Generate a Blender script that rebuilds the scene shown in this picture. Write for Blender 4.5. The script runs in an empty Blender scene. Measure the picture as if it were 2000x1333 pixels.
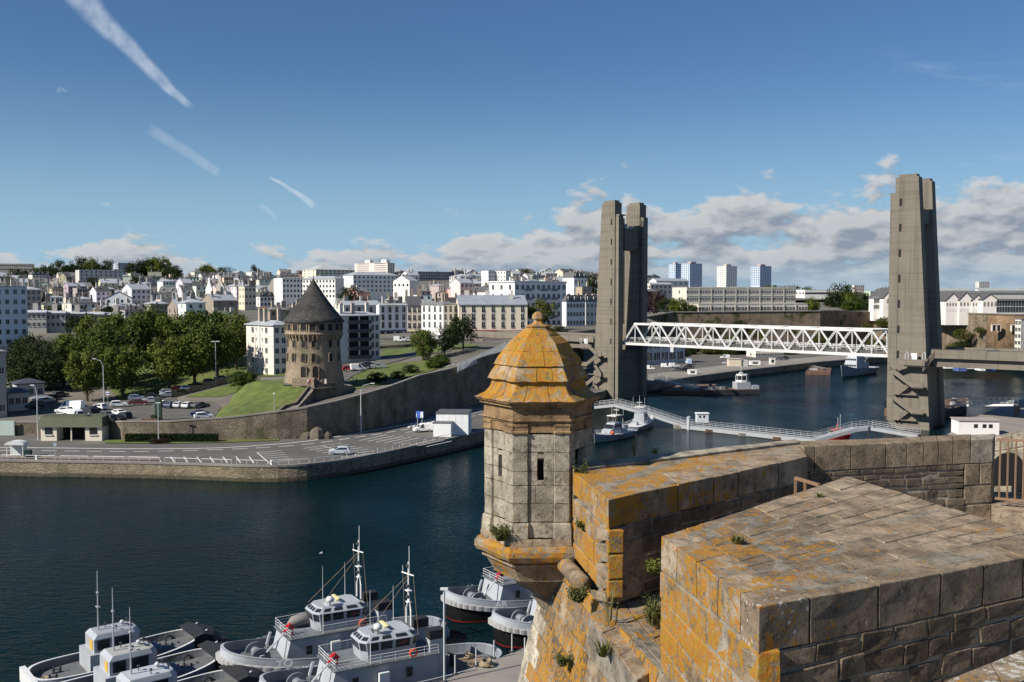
import bpy, bmesh, math, random
from mathutils import Vector, Matrix, noise
from mathutils.geometry import delaunay_2d_cdt
random.seed(7)
R = math.radians
sc = bpy.context.scene
col = sc.collection
# ------------------------------------------------------------------ camera
FPX, HOR, CZ = 1914.0, 574.0, 33.6
PITCH = math.atan((666.5 - HOR) / FPX)
cd = bpy.data.cameras.new('camera'); cam = bpy.data.objects.new('camera', cd); col.objects.link(cam)
cam.location = (0, 0, CZ); cam.rotation_euler = (math.pi / 2 - PITCH, 0, 0)
cd.sensor_width = 36; cd.lens = 36 * FPX / 2000; cd.clip_end = 9000; cd.clip_start = 0.5
sc.camera = cam
CP, SP = math.cos(PITCH), math.sin(PITCH)
def ray(px, py):
    u, v = (px - 1000) / FPX, (666.5 - py) / FPX
    return Vector((u, CP + v * SP, -SP + v * CP))
def G(px, py, z):            # where the line of sight meets level z
    d = ray(px, py); t = (z - CZ) / d.z
    return Vector((d.x * t, d.y * t, z))
def W(px, py, Y):            # point on the line of sight at depth Y
    d = ray(px, py); t = Y / d.y
    return Vector((d.x * t, Y, CZ + d.z * t))
def C(px, Y, z):             # point in column px at depth Y and level z
    return Vector(((px - 1000) / FPX * (Y * CP - (z - CZ) * SP), Y, z))
def pix(p):
    c = p[1] * CP - (p[2] - CZ) * SP
    return 1000 + FPX * p[0] / c, 666.5 - FPX * (p[1] * SP + (p[2] - CZ) * CP) / c
# ------------------------------------------------------------------ light
SUN_EL, SUN_AZ = R(38), R(30)          # azimuth: degrees behind the camera's left
S2 = Vector((-math.cos(SUN_AZ) * math.cos(SUN_EL), -math.sin(SUN_AZ) * math.cos(SUN_EL), math.sin(SUN_EL)))
ld = bpy.data.lights.new('sun', 'SUN'); ld.energy = 5.0; ld.angle = R(0.53); ld.color = (1, 0.93, 0.82)
sun = bpy.data.objects.new('sun', ld); col.objects.link(sun)
sun.location = (-60, -40, 120); sun.rotation_euler = S2.to_track_quat('Z', 'Y').to_euler()
wd = bpy.data.worlds.new('World'); sc.world = wd; wd.use_nodes = True
def build_world():
    nt = wd.node_tree; N = nt.nodes; L = nt.links; N.clear()
    out = N.new('ShaderNodeOutputWorld'); bg = N.new('ShaderNodeBackground'); L.new(bg.outputs[0], out.inputs[0])
    def add(t, **k):
        n = N.new(t)
        for a, b in k.items(): setattr(n, a, b)
        return n
    def sock(n, i, v):
        if isinstance(v, bpy.types.NodeSocket): L.new(v, n.inputs[i])
        elif v is not None: n.inputs[i].default_value = v
    def m(op, a, b=None, c=None, clamp=False):
        n = add('ShaderNodeMath', operation=op, use_clamp=clamp)
        sock(n, 0, a); sock(n, 1, b); sock(n, 2, c); return n.outputs[0]
    def ss(x, a, b):
        n = add('ShaderNodeMapRange', interpolation_type='SMOOTHSTEP')
        sock(n, 0, x); sock(n, 1, a); sock(n, 2, b); return n.outputs[0]
    def comb(x, y, z):
        n = add('ShaderNodeCombineXYZ'); sock(n, 0, x); sock(n, 1, y); sock(n, 2, z); return n.outputs[0]
    def noi(vec, scale, detail=5, rough=.55, dist=0.0):
        n = add('ShaderNodeTexNoise'); sock(n, 'Vector', vec); n.inputs['Scale'].default_value = scale
        n.inputs['Detail'].default_value = detail; n.inputs['Roughness'].default_value = rough
        n.inputs['Distortion'].default_value = dist; return n.outputs[0]
    def mix(f, a, b):
        n = add('ShaderNodeMix', data_type='RGBA'); sock(n, 0, f); sock(n, 6, a); sock(n, 7, b); return n.outputs[2]
    sky = add('ShaderNodeTexSky', sky_type='NISHITA', sun_disc=False)
    sky.sun_elevation = SUN_EL; sky.sun_rotation = math.atan2(S2.x, S2.y)
    sky.altitude = 0; sky.air_density = 1.0; sky.dust_density = 0.25; sky.ozone_density = 2.2
    K = 0.051
    base = add('ShaderNodeVectorMath', operation='SCALE'); L.new(sky.outputs[0], base.inputs[0]); base.inputs[3].default_value = K
    tint = add('ShaderNodeVectorMath', operation='MULTIPLY'); L.new(base.outputs[0], tint.inputs[0]); tint.inputs[1].default_value = (0.66, 0.945, 1.24)
    tc = add('ShaderNodeTexCoord'); sp = add('ShaderNodeSeparateXYZ'); L.new(tc.outputs['Generated'], sp.inputs[0])
    x, y, z = sp.outputs
    az = m('ARCTAN2', x, y)
    zz = m('MAXIMUM', z, 0.0)
    # pale band low in the sky
    hz = m('POWER', m('SUBTRACT', 1.0, ss(zz, 0.0, .26)), 1.6)
    sk = mix(m('MULTIPLY', hz, .88), tint.outputs[0], (.270, .425, .560, 1))
    # cumulus banks low over the horizon
    pw = noi(comb(m('MULTIPLY', az, 1.0), zz, 8.0), 14, 2, .5)
    def dens(da, de):
        e = m('ADD', zz, de); a_ = m('ADD', az, da)
        p = comb(m('MULTIPLY', a_, 1.0), m('MULTIPLY', m('POWER', m('ADD', e, .003), .7), 1.45), 3.7)
        n1 = noi(p, 12.0, 1, .5); n2 = noi(p, 42, 4, .55)
        n = m('ADD', m('MULTIPLY', n1, .64), m('MULTIPLY', n2, .36))
        top = m('ADD', .056, m('MULTIPLY', ss(az, -.16, .16), .068))
        k = m('DIVIDE', e, top)
        b = m('SUBTRACT', m('MULTIPLY', m('SUBTRACT', 1.0, ss(k, .45, 1.25)), .30), .185)
        return m('ADD', n, b)
    d0 = dens(0.0, 0.0); d1 = dens(-.007, .009)
    mask = ss(d0, .497, .588)
    thick = ss(d0, .52, .70)
    lit = m('ADD', .46, m('MULTIPLY', m('SUBTRACT', d0, d1), 6.5), clamp=True)
    lit = m('MULTIPLY', lit, m('SUBTRACT', 1.0, m('MULTIPLY', thick, .25)), clamp=True)
    ccol = mix(lit, (.20, .23, .285, 1), (.49, .49, .485, 1))
    far = ss(zz, .004, .045)
    ccol = mix(m('MULTIPLY', m('SUBTRACT', 1.0, far), .5), ccol, (.29, .36, .44, 1))
    s1 = mix(m('MULTIPLY', mask, m('ADD', .62, m('MULTIPLY', far, .30))), sk, ccol)
    # thin high wisps
    wv = comb(m('MULTIPLY', m('DIVIDE', x, m('MAXIMUM', y, .05)), 1.0), m('MULTIPLY', m('DIVIDE', z, m('MAXIMUM', y, .05)), 4.5), 9.1)
    wn = noi(wv, 5.0, 5, .62, .6); wl = noi(wv, 1.6, 2, .5)
    wm = m('MULTIPLY', ss(wn, .52, .78), m('MULTIPLY', ss(wl, .50, .72), m('MULTIPLY', ss(z, .06, .12), m('SUBTRACT', 1.0, ss(z, .17, .26)))))
    s2 = mix(m('MULTIPLY', wm, .26), s1, (.55, .62, .70, 1))
    # old contrails: streaks fixed in the sky
    u = m('DIVIDE', x, m('MAXIMUM', y, .05)); w = m('DIVIDE', z, m('MAXIMUM', y, .05))
    fr = noi(comb(u, w, 2.0), 55, 3, .65); fr2 = noi(comb(u, w, 5.0), 17, 3, .5)
    cur = s2
    for (a, b, w0, w1, op) in (((95, -80), (374, 209), 37, 8, .48), ((285, 250), (430, 342), 16, 10, .20), ((522, 345), (615, 402), 3, 9, .5), ((505, 402), (540, 428), 6, 4, .18)):
        A, B = ray(*a), ray(*b); ax, ay, bx, by = A.x / A.y, A.z / A.y, B.x / B.y, B.z / B.y
        ln = math.hypot(bx - ax, by - ay); tx, ty = (bx - ax) / ln, (by - ay) / ln
        du = m('SUBTRACT', u, ax); dw = m('SUBTRACT', w, ay)
        t = m('DIVIDE', m('ADD', m('MULTIPLY', du, tx), m('MULTIPLY', dw, ty)), ln)
        s = m('SUBTRACT', m('MULTIPLY', dw, tx), m('MULTIPLY', du, ty))
        s = m('ADD', s, m('MULTIPLY', m('SUBTRACT', fr2, .5), .011))
        # gentle bow of the streak
        s = m('ADD', s, m('MULTIPLY', m('MULTIPLY', m('SUBTRACT', t, 0.0), m('SUBTRACT', t, 1.0)), -.016 if w0 > 20 else .006))
        wid = m('ADD', w0 / FPX, m('MULTIPLY', t, (w1 - w0) / FPX))
        q = m('DIVIDE', m('ABSOLUTE', s), m('MAXIMUM', wid, .001))
        k = m('MULTIPLY', m('SUBTRACT', 1.0, ss(q, .35, 1.05)), m('MULTIPLY', ss(t, -.05 if w0 > 20 else 0.0, .12), m('SUBTRACT', 1.0, ss(t, .93, 1.02))))
        k = m('MULTIPLY', k, m('MULTIPLY', m('ADD', .45, m('MULTIPLY', ss(fr, .25, .7), .55)), op), clamp=True)
        k = m('MULTIPLY', k, ss(y, 0.0, .1))
        cur = mix(k, cur, (.55, .60, .66, 1))
    L.new(cur, bg.inputs[0]); bg.inputs[1].default_value = 1.0
build_world()
wd.cycles.sampling_method = 'MANUAL'; wd.cycles.sample_map_resolution = 256
vs = sc.view_settings
vs.view_transform = 'Standard'; vs.look = 'None'; vs.exposure = 0.40; vs.gamma = 1.0; vs.use_curve_mapping = False
sc.render.engine = 'CYCLES'
sc.cycles.max_bounces = 6; sc.cycles.transparent_max_bounces = 6
# ------------------------------------------------------------------ mesh helpers
class MB:
    def __init__(s): s.v = []; s.f = []; s.m = []; s.T = None
    def add(s, pts, faces, mi=0):
        b = len(s.v)
        s.v += [tuple(s.T @ Vector(p)) if s.T else tuple(p) for p in pts]
        for f in faces: s.f.append([b + i for i in f]); s.m.append(mi)
        return s
    def quad(s, a, b, c, d, mi=0): return s.add((a, b, c, d), ((0, 1, 2, 3),), mi)
    def poly(s, pts, mi=0): return s.add(pts, (list(range(len(pts))),), mi)
    def hexa(s, p, mi=0):     # 8 points: bottom 4 ccw, top 4
        return s.add(p, ((3, 2, 1, 0), (4, 5, 6, 7), (0, 1, 5, 4), (1, 2, 6, 5), (2, 3, 7, 6), (3, 0, 4, 7)), mi)
    def box(s, x0, x1, y0, y1, z0, z1, mi=0):
        return s.hexa(((x0, y0, z0), (x1, y0, z0), (x1, y1, z0), (x0, y1, z0), (x0, y0, z1), (x1, y0, z1), (x1, y1, z1), (x0, y1, z1)), mi)
    def prism(s, pl, z0, z1, mi=0, top=None):
        n = len(pl)
        s.add([(p[0], p[1], z0) for p in pl] + [(p[0], p[1], z1) for p in pl],
              [list(range(n - 1, -1, -1))] + [(i, (i + 1) % n, n + (i + 1) % n, n + i) for i in range(n)], mi)
        return s.poly([(p[0], p[1], z1) for p in pl], mi if top is None else top)
    def extr(s, pts, vec, mi=0):   # planar 3d polygon pushed along vec
        n = len(pts); v = Vector(vec)
        return s.add([tuple(p) for p in pts] + [tuple(Vector(p) + v) for p in pts],
                     [list(range(n - 1, -1, -1)), list(range(n, 2 * n))] + [(i, (i + 1) % n, n + (i + 1) % n, n + i) for i in range(n)], mi)
    def beam(s, a, b, w, h, mi=0, up=(0, 0, 1)):
        a, b = Vector(a), Vector(b); d = (b - a).normalized(); up = Vector(up)
        if abs(d.dot(up)) > .98: up = Vector((1, 0, 0))
        x = d.cross(up).normalized() * (w / 2); y = x.cross(d).normalized() * (h / 2)
        return s.hexa([a - x - y, a + x - y, b + x - y, b - x - y, a - x + y, a + x + y, b + x + y, b - x + y], mi)
    def tube(s, pts, r, n=6, mi=0, cap=True):
        pts = [Vector(p) for p in pts]; rs = r if isinstance(r, (list, tuple)) else [r] * len(pts); vv = []; ff = []
        for i, p in enumerate(pts):
            d = (pts[min(i + 1, len(pts) - 1)] - pts[max(i - 1, 0)]).normalized()
            up = Vector((0, 0, 1)) if abs(d.z) < .95 else Vector((1, 0, 0))
            x = d.cross(up).normalized(); y = x.cross(d)
            vv += [p + (x * math.cos(2 * math.pi * k / n) + y * math.sin(2 * math.pi * k / n)) * rs[i] for k in range(n)]
        for i in range(len(pts) - 1):
            for k in range(n): ff.append((i * n + k, i * n + (k + 1) % n, (i + 1) * n + (k + 1) % n, (i + 1) * n + k))
        if cap: ff += [list(range(n - 1, -1, -1)), [(len(pts) - 1) * n + k for k in range(n)]]
        return s.add(vv, ff, mi)
    def lathe(s, prof, n=16, mi=0, c=(0, 0), a0=0.0, cap=True):
        vv = []; ff = []
        for r, z in prof: vv += [(c[0] + r * math.cos(a0 + 2 * math.pi * k / n), c[1] + r * math.sin(a0 + 2 * math.pi * k / n), z) for k in range(n)]
        for i in range(len(prof) - 1):
            for k in range(n): ff.append((i * n + k, i * n + (k + 1) % n, (i + 1) * n + (k + 1) % n, (i + 1) * n + k))
        if cap: ff += [list(range(n - 1, -1, -1)), [(len(prof) - 1) * n + k for k in range(n)]]
        return s.add(vv, ff, mi)
    def strip(s, path, z0s, z1s, mi=0):   # vertical ribbon
        for i in range(len(path) - 1):
            a, b = path[i], path[i + 1]
            s.quad((a[0], a[1], z0s[i]), (b[0], b[1], z0s[i + 1]), (b[0], b[1], z1s[i + 1]), (a[0], a[1], z1s[i]), mi)
        return s
    def mesh(s, name, mats, smooth=False, fix=True):
        me = bpy.data.meshes.new(name); me.from_pydata(s.v, [], s.f); me.update()
        for mt in (mats if isinstance(mats, (list, tuple)) else [mats]): me.materials.append(mt)
        me.polygons.foreach_set('material_index', s.m)
        if fix:
            bm = bmesh.new(); bm.from_mesh(me); bmesh.ops.recalc_face_normals(bm, faces=bm.faces); bm.to_mesh(me); bm.free()
        if smooth: me.polygons.foreach_set('use_smooth', [True] * len(me.polygons))
        return me
    def build(s, name, mats, parent=None, color=None, world=False, smooth=False, loc=None):
        if world and parent is not None:
            inv = parent.matrix_basis.inverted(); s.v = [tuple(inv @ Vector(p)) for p in s.v]
        return ob(name, s.mesh(name, mats, smooth), parent, color, loc)
def ob(name, me, parent=None, color=None, loc=None, rz=0.0, scale=None):
    o = bpy.data.objects.new(name, me); col.objects.link(o)
    if parent is not None: o.parent = parent
    if color is not None: o.color = (*color, 1.0) if len(color) == 3 else color
    if loc is not None: o.location = loc
    if rz: o.rotation_euler = (0, 0, rz)
    if scale is not None: o.scale = scale
    return o
def tag(o, label, cat, group=None, kind=None):
    if label: o['label'] = label
    if cat: o['category'] = cat
    if group: o['group'] = group
    if kind: o['kind'] = kind
    return o
def thing(name, label, cat, loc=(0, 0, 0), rz=0.0, group=None):
    e = bpy.data.objects.new(name, None); col.objects.link(e); e.empty_display_size = .3
    e.location = loc; e.rotation_euler = (0, 0, rz)
    e.matrix_basis = Matrix.Translation(Vector(loc)) @ Matrix.Rotation(rz, 4, 'Z')
    return tag(e, label, cat, group)
KIDS = {}
def copy_tree(o, parent=None):
    c = o.copy(); col.objects.link(c)
    if parent is not None: c.parent = parent
    for k in [x for x in o.children]: copy_tree(k, c)
    return c
def patch(name, pts, bound, mat, parent=None, kind='structure', sub=0, amp=0.0, freq=.2):
    """surface through 3d points; the first `bound` of them are the outline in order"""
    P2 = [Vector((p[0], p[1])) for p in pts]
    ov, oe, of, vo, eo, fo = delaunay_2d_cdt(P2, [(i, (i + 1) % bound) for i in range(bound)], [], 1, 1e-4)
    vv = []
    for i, q in enumerate(ov):
        k = vo[i][0] if vo[i] else None
        zz = pts[k][2] if k is not None else sum(p[2] / (.01 + (Vector((p[0], p[1])) - q).length_squared) for p in pts) / sum(1 / (.01 + (Vector((p[0], p[1])) - q).length_squared) for p in pts)
        vv.append((q.x, q.y, zz))
    me = bpy.data.meshes.new(name); me.from_pydata(vv, [], [list(f) for f in of]); me.update(); me.materials.append(mat)
    bm = bmesh.new(); bm.from_mesh(me)
    if sub:
        bmesh.ops.subdivide_edges(bm, edges=bm.edges, cuts=sub, use_grid_fill=True)
        if amp:
            for v in bm.verts:
                if not v.is_boundary: v.co.z += amp * noise.noise(Vector((v.co.x * freq, v.co.y * freq, 1.3)))
    bmesh.ops.recalc_face_normals(bm, faces=bm.faces)
    up = sum(f.normal.z for f in bm.faces)
    if up < 0: bmesh.ops.reverse_faces(bm, faces=bm.faces)
    bm.to_mesh(me); bm.free()
    o = ob(name, me, parent)
    if kind and parent is None: o['kind'] = kind
    return o
# ------------------------------------------------------------------ materials
def newmat(name):
    m = bpy.data.materials.new(name); m.use_nodes = True; nt = m.node_tree
    return m, nt, nt.nodes, nt.links, nt.nodes['Principled BSDF']
class NB:
    def __init__(s, nt): s.N = nt.nodes; s.L = nt.links
    def n(s, t, ins=None, **k):
        nd = s.N.new(t)
        for a, b in k.items(): setattr(nd, a, b)
        for i, v in (ins or {}).items():
            if isinstance(v, bpy.types.NodeSocket): s.L.new(v, nd.inputs[i])
            else: nd.inputs[i].default_value = v
        return nd
    def noi(s, vec, scale, detail=4, rough=.55): return s.n('ShaderNodeTexNoise', {'Vector': vec, 'Scale': scale, 'Detail': detail, 'Roughness': rough}).outputs[0]
    def m(s, op, a, b=0.0, clamp=False): return s.n('ShaderNodeMath', {0: a, 1: b}, operation=op, use_clamp=clamp).outputs[0]
    def ss(s, x, a, b): return s.n('ShaderNodeMapRange', {0: x, 1: a, 2: b}, interpolation_type='SMOOTHSTEP').outputs[0]
    def mix(s, f, a, b, bt='MIX'): return s.n('ShaderNodeMix', {0: f, 6: a, 7: b}, data_type='RGBA', blend_type=bt).outputs[2]
    def pos(s): return s.n('ShaderNodeNewGeometry').outputs['Position']
    def scale(s, vec, k): return s.n('ShaderNodeVectorMath', {0: vec, 1: k}, operation='MULTIPLY').outputs[0]
def rgba(c): return (*c, 1.0)
def plain(name, c, rough=.7, var=.15, scale=1.2, bump=0.0, metal=0.0, spec=None, streak=False, objcol=False, dirt=None, bscale=None):
    m, nt, N, L, B = newmat(name); b = NB(nt); p = b.pos()
    src = b.n('ShaderNodeObjectInfo').outputs['Color'] if objcol else rgba(c)
    n = b.noi(p, scale, 5)
    if streak: n2 = b.noi(b.scale(p, (1, 1, .12)), scale * 1.5, 4); n = b.m('MULTIPLY', b.m('ADD', n, n2), .5)
    f = b.m('MULTIPLY', b.m('SUBTRACT', n, .5), 2 * var * 2)
    hs = b.n('ShaderNodeHueSaturation', {'Value': b.m('ADD', 1.0, f), 'Color': src}).outputs[0]
    if dirt: hs = b.mix(b.m('MULTIPLY', b.ss(b.noi(p, scale * .4, 6, .65), .5, .72), dirt[1]), hs, rgba(dirt[0]))
    L.new(hs, B.inputs['Base Color']); B.inputs['Roughness'].default_value = rough; B.inputs['Metallic'].default_value = metal
    if spec is not None: B.inputs['Specular IOR Level'].default_value = spec
    if bump:
        bn = b.n('ShaderNodeBump', {'Strength': bump, 'Distance': .05, 'Height': b.noi(p, bscale or scale * 6, 5, .65)})
        L.new(bn.outputs[0], B.inputs['Normal'])
    return m
PAINT = plain('painted surface', (1, 1, 1), .55, .05, .7, streak=True, objcol=True)
WALLP = plain('rendered wall', (1, 1, 1), .9, .07, .35, streak=True, objcol=True, spec=.2)
SLATE = plain('roof covering', (1, 1, 1), .55, .16, .5, bump=.15, objcol=True)
GLASS = plain('window glass', (.022, .027, .033), .12, .5, .25)
DARK = plain('dark opening', (.012, .012, .013), .9, .1)
WLET = plain('white lettering', (.85, .85, .84), .6, .03)
WHITE = plain('white paint', (.66, .66, .65), .5, .04, .5)
STEELW = plain('white bridge paint', (.62, .62, .61), .5, .10, .5, streak=True, dirt=((.42, .36, .30), .5))
GREY = plain('grey ship paint', (.20, .22, .245), .5, .10, .6, streak=True, dirt=((.13, .10, .08), .45))
LGREY = plain('light grey ship paint', (.36, .385, .415), .5, .10, .6, streak=True, dirt=((.23, .20, .17), .45))
DECK = plain('deck paint', (.13, .14, .15), .75, .25, .8)
BROWN = plain('worn aft deck', (.20, .145, .10), .85, .4, .9)
BLACK = plain('black rubber', (.018, .018, .019), .65, .3, 1.5)
METAL = plain('galvanised metal', (.46, .48, .49), .45, .1, 1.5)
DMETAL = plain('dark metal', (.05, .05, .055), .5, .2, 1.5)
RUST = plain('rusty steel', (.13, .075, .05), .85, .45, .6)
RED = plain('red paint', (.50, .02, .02), .4, .1)
ORANGE = plain('orange paint', (.75, .10, .02), .5, .1)
TARP = plain('grey canvas cover', (.20, .19, .18), .85, .15, 1.5)
ROPE = plain('rope', (.30, .23, .15), .95, .3, 3)
RAILM = plain('brown painted rail', (.24, .145, .085), .5, .12, 6)
ASPH = plain('asphalt', (.100, .095, .086), .9, .26, .16, bump=.2, bscale=9, dirt=((.165, .155, .142), .5))
ROADM = plain('road asphalt', (.098, .094, .089), .9, .16, .2, bump=.2, bscale=9, dirt=((.135, .128, .118), .4))
PAVE = plain('pavement', (.21, .18, .15), .9, .2, .3)
LINE = plain('road paint', (.74, .73, .70), .7, .25, 1.2)
GRASS = plain('lawn', (.085, .115, .020), .95, .42, .35, bump=.8, bscale=1.6, dirt=((.155, .125, .045), .65))
TOWNG = plain('town ground', (.13, .12, .10), .95, .3, .05, dirt=((.05, .075, .02), .9))
EARTH = plain('earth and rubble slope', (.12, .10, .075), .95, .4, .3, bump=.5, bscale=1.5, dirt=((.05, .07, .02), .9))
QUAYC = plain('quay concrete', (.235, .215, .19), .9, .2, .25, bump=.2, bscale=3, dirt=((.14, .13, .11), .6))
CONC = plain('board-marked concrete', (.180, .157, .122), .9, .20, .22, streak=True, bump=.15)
def conc_boards():
    b = NB(CONC.node_tree); B = CONC.node_tree.nodes['Principled BSDF']; p = b.pos()
    w = b.n('ShaderNodeTexNoise', {'Vector': b.scale(p, (.04, .04, 1.5)), 'Scale': 1.3, 'Detail': 3.0}).outputs[0]
    old = B.inputs['Base Color'].links[0].from_socket
    big = b.ss(b.noi(b.scale(p, (1, 1, .25)), .12, 5, .6), .42, .68)
    c = b.mix(b.m('MULTIPLY', b.ss(w, .48, .66), .34), old, rgba((.075, .066, .053)))
    st = b.ss(b.noi(b.scale(p, (1, 1, .035)), 1.1, 4, .6), .50, .68)
    c = b.mix(b.m('MULTIPLY', st, .42), c, rgba((.07, .063, .052)))
    b.L.new(b.mix(b.m('MULTIPLY', big, .3), c, rgba((.235, .208, .168))), B.inputs['Base Color'])
conc_boards()
def rubble(name, c1, c2, mortar, size=.55, flat=1.7, veg=0.0, lich=0.0, tide=False):
    """small masonry seen from afar"""
    m, nt, N, L, B = newmat(name); b = NB(nt); p = b.pos()
    q = b.scale(p, (1 / size, 1 / size, flat / size))
    q = b.n('ShaderNodeVectorMath', {0: q, 1: b.n('ShaderNodeTexNoise', {'Vector': p, 'Scale': .9}).outputs[1]}, operation='ADD').outputs[0]
    v = b.n('ShaderNodeTexVoronoi', {'Vector': q, 'Scale': 1.0})
    e = b.n('ShaderNodeTexVoronoi', {'Vector': q, 'Scale': 1.0}, feature='DISTANCE_TO_EDGE').outputs[0]
    cv = b.n('ShaderNodeSeparateColor', {0: v.outputs['Color']}).outputs[0]
    base = b.mix(cv, rgba(c1), rgba(c2))
    base = b.mix(b.ss(b.noi(p, .22, 6, .65), .42, .68), base, rgba(tuple(x * .62 for x in c1)))
    base = b.mix(b.m('SUBTRACT', 1.0, b.ss(e, .02, .10)), base, rgba(mortar))
    st = b.ss(b.noi(b.scale(p, (1, 1, .1)), .5, 4), .52, .70)
    base = b.mix(b.m('MULTIPLY', st, .45), base, rgba(tuple(x * .35 for x in c1)))
    if tide: base = b.mix(b.m('MULTIPLY', b.m('SUBTRACT', 1.0, b.ss(b.m('ADD', b.n('ShaderNodeSeparateXYZ', {0: p}).outputs[2], b.m('MULTIPLY', b.noi(p, .5, 4), .6)), .75, 1.15)), .85), base, rgba((.075, .068, .045)))
    if veg: base = b.mix(b.m('MULTIPLY', b.ss(b.noi(p, .16, 6, .7), .54, .62), veg), base, rgba((.035, .055, .012)))
    if lich: base = b.mix(b.m('MULTIPLY', b.ss(b.noi(p, .9, 6, .7), .58, .64), lich), base, rgba((.42, .20, .02)))
    L.new(base, B.inputs['Base Color']); B.inputs['Roughness'].default_value = .95; B.inputs['Specular IOR Level'].default_value = .2
    h = b.m('ADD', b.ss(e, 0.0, .15), b.m('MULTIPLY', b.noi(p, 6, 4), .4))
    L.new(b.n('ShaderNodeBump', {'Strength': .7, 'Distance': .08, 'Height': h}).outputs[0], B.inputs['Normal'])
    return m
TOWERST = rubble('tower rubble', (.22, .172, .118), (.35, .275, .195), (.31, .255, .185), .5)
RETAIN = rubble('retaining wall rubble', (.17, .14, .105), (.27, .225, .17), (.16, .135, .10), .6, 1.7, .5)
QUAYW = rubble('quay masonry', (.19, .15, .10), (.30, .24, .16), (.33, .28, .20), 1.1, 3.6, .35, 0.0, True)
CLIFF = rubble('overgrown fort masonry', (.19, .145, .10), (.28, .22, .155), (.16, .13, .10), .8, 1.8, .9)
REDST = rubble('brown tower masonry', (.22, .145, .085), (.33, .225, .135), (.20, .14, .09), .7, 1.8, .2)
DWALL = rubble('castle lower masonry', (.22, .18, .13), (.33, .27, .20), (.30, .26, .2), .7, 1.6, .2, .3)
def lichen_stone(name, ca, cb, grain=1.0):
    """weathered granite; object colour: r = tone, g = orange lichen, b = pale lichen"""
    m, nt, N, L, B = newmat(name); b = NB(nt); p = b.pos()
    oi = b.n('ShaderNodeObjectInfo'); oc = b.n('ShaderNodeSeparateColor', {0: oi.outputs['Color']})
    base = b.mix(oi.outputs['Random'], rgba(ca), rgba(cb))
    base = b.mix(b.ss(b.noi(p, 2.2, 6, .62), .35, .68), base, rgba(tuple(x * .55 for x in ca)))
    sp = b.noi(p, 48, 3, .75)                                   # crystal speckle
    base = b.mix(b.m('MULTIPLY', b.ss(sp, .56, .70), .55 * grain), base, rgba((.50, .47, .42)))
    base = b.mix(b.m('MULTIPLY', b.ss(sp, .46, .32), .65 * grain), base, rgba((.035, .030, .024)))
    dk = b.noi(p, 6.5, 7, .7)
    base = b.mix(b.m('MULTIPLY', b.ss(dk, .50, .68), .7), base, rgba((.045, .038, .03)))
    base = b.n('ShaderNodeHueSaturation', {'Value': b.m('ADD', .45, b.m('MULTIPLY', oc.outputs[0], 1.1)), 'Color': base}).outputs[0]
    # orange lichen crusts
    w = b.n('ShaderNodeVectorMath', {0: p, 1: b.n('ShaderNodeVectorMath', {0: b.n('ShaderNodeTexNoise', {'Vector': p, 'Scale': 9.0, 'Detail': 4.0}).outputs[1], 1: (.16, .16, .16)}, operation='MULTIPLY').outputs[0]}, operation='ADD').outputs[0]
    n1 = b.noi(w, 7.5, 7, .70); n0 = b.noi(p, .9, 3, .5)
    lv = b.m('ADD', n1, b.m('MULTIPLY', b.m('SUBTRACT', n0, .5), .5))
    th = b.m('SUBTRACT', .74, b.m('MULTIPLY', oc.outputs[1], .36))
    om = b.ss(b.m('SUBTRACT', lv, th), -.012, .045)
    fine = b.noi(p, 42, 4, .7)
    om = b.m('MULTIPLY', om, b.ss(fine, .30, .48))
    ocol = b.mix(b.ss(b.noi(p, 13, 5, .65), .38, .64), rgba((.40, .145, .010)), rgba((.355, .225, .024)))
    ocol = b.mix(b.ss(fine, .56, .70), ocol, rgba((.20, .085, .014)))
    base = b.mix(b.m('MULTIPLY', om, .93), base, ocol)
    # pale round lichen
    vv = b.n('ShaderNodeTexVoronoi', {'Vector': w, 'Scale': 11.0}); vs_ = b.n('ShaderNodeSeparateColor', {0: vv.outputs['Color']})
    rad = b.m('MULTIPLY', vs_.outputs[1], b.m('MULTIPLY', oc.outputs[2], .60))
    on = b.m('GREATER_THAN', b.m('MULTIPLY', oc.outputs[2], 1.0), vs_.outputs[0])
    pm = b.m('MULTIPLY', b.m('SUBTRACT', 1.0, b.ss(b.m('SUBTRACT', vv.outputs['Distance'], rad), -.015, .02)), on)
    base = b.mix(b.m('MULTIPLY', pm, .85), base, rgba((.50, .48, .43)))
    L.new(base, B.inputs['Base Color']); B.inputs['Roughness'].default_value = .95; B.inputs['Specular IOR Level'].default_value = .15
    h = b.m('ADD', b.m('MULTIPLY', b.noi(p, 13, 7, .7), 1.0), b.m('ADD', b.m('MULTIPLY', sp, .13), b.m('MULTIPLY', om, .10)))
    L.new(b.n('ShaderNodeBump', {'Strength': .75, 'Distance': .035, 'Height': h}).outputs[0], B.inputs['Normal'])
    return m
GRANITE = lichen_stone('granite block', (.285, .215, .145), (.375, .298, .210))
DGRAN = lichen_stone('dark weathered stone', (.170, .128, .088), (.24, .186, .130))
LGRAN = lichen_stone('pale dressed granite', (.355, .31, .235), (.44, .39, .305))
ROOFST = lichen_stone('roof slab stone', (.29, .215, .13), (.38, .29, .185), .6)
BROWNST = lichen_stone('brown moulded stone', (.27, .17, .085), (.35, .24, .13), .6)
MORTAR = lichen_stone('mortar', (.30, .265, .21), (.33, .29, .23), .5)
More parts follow.
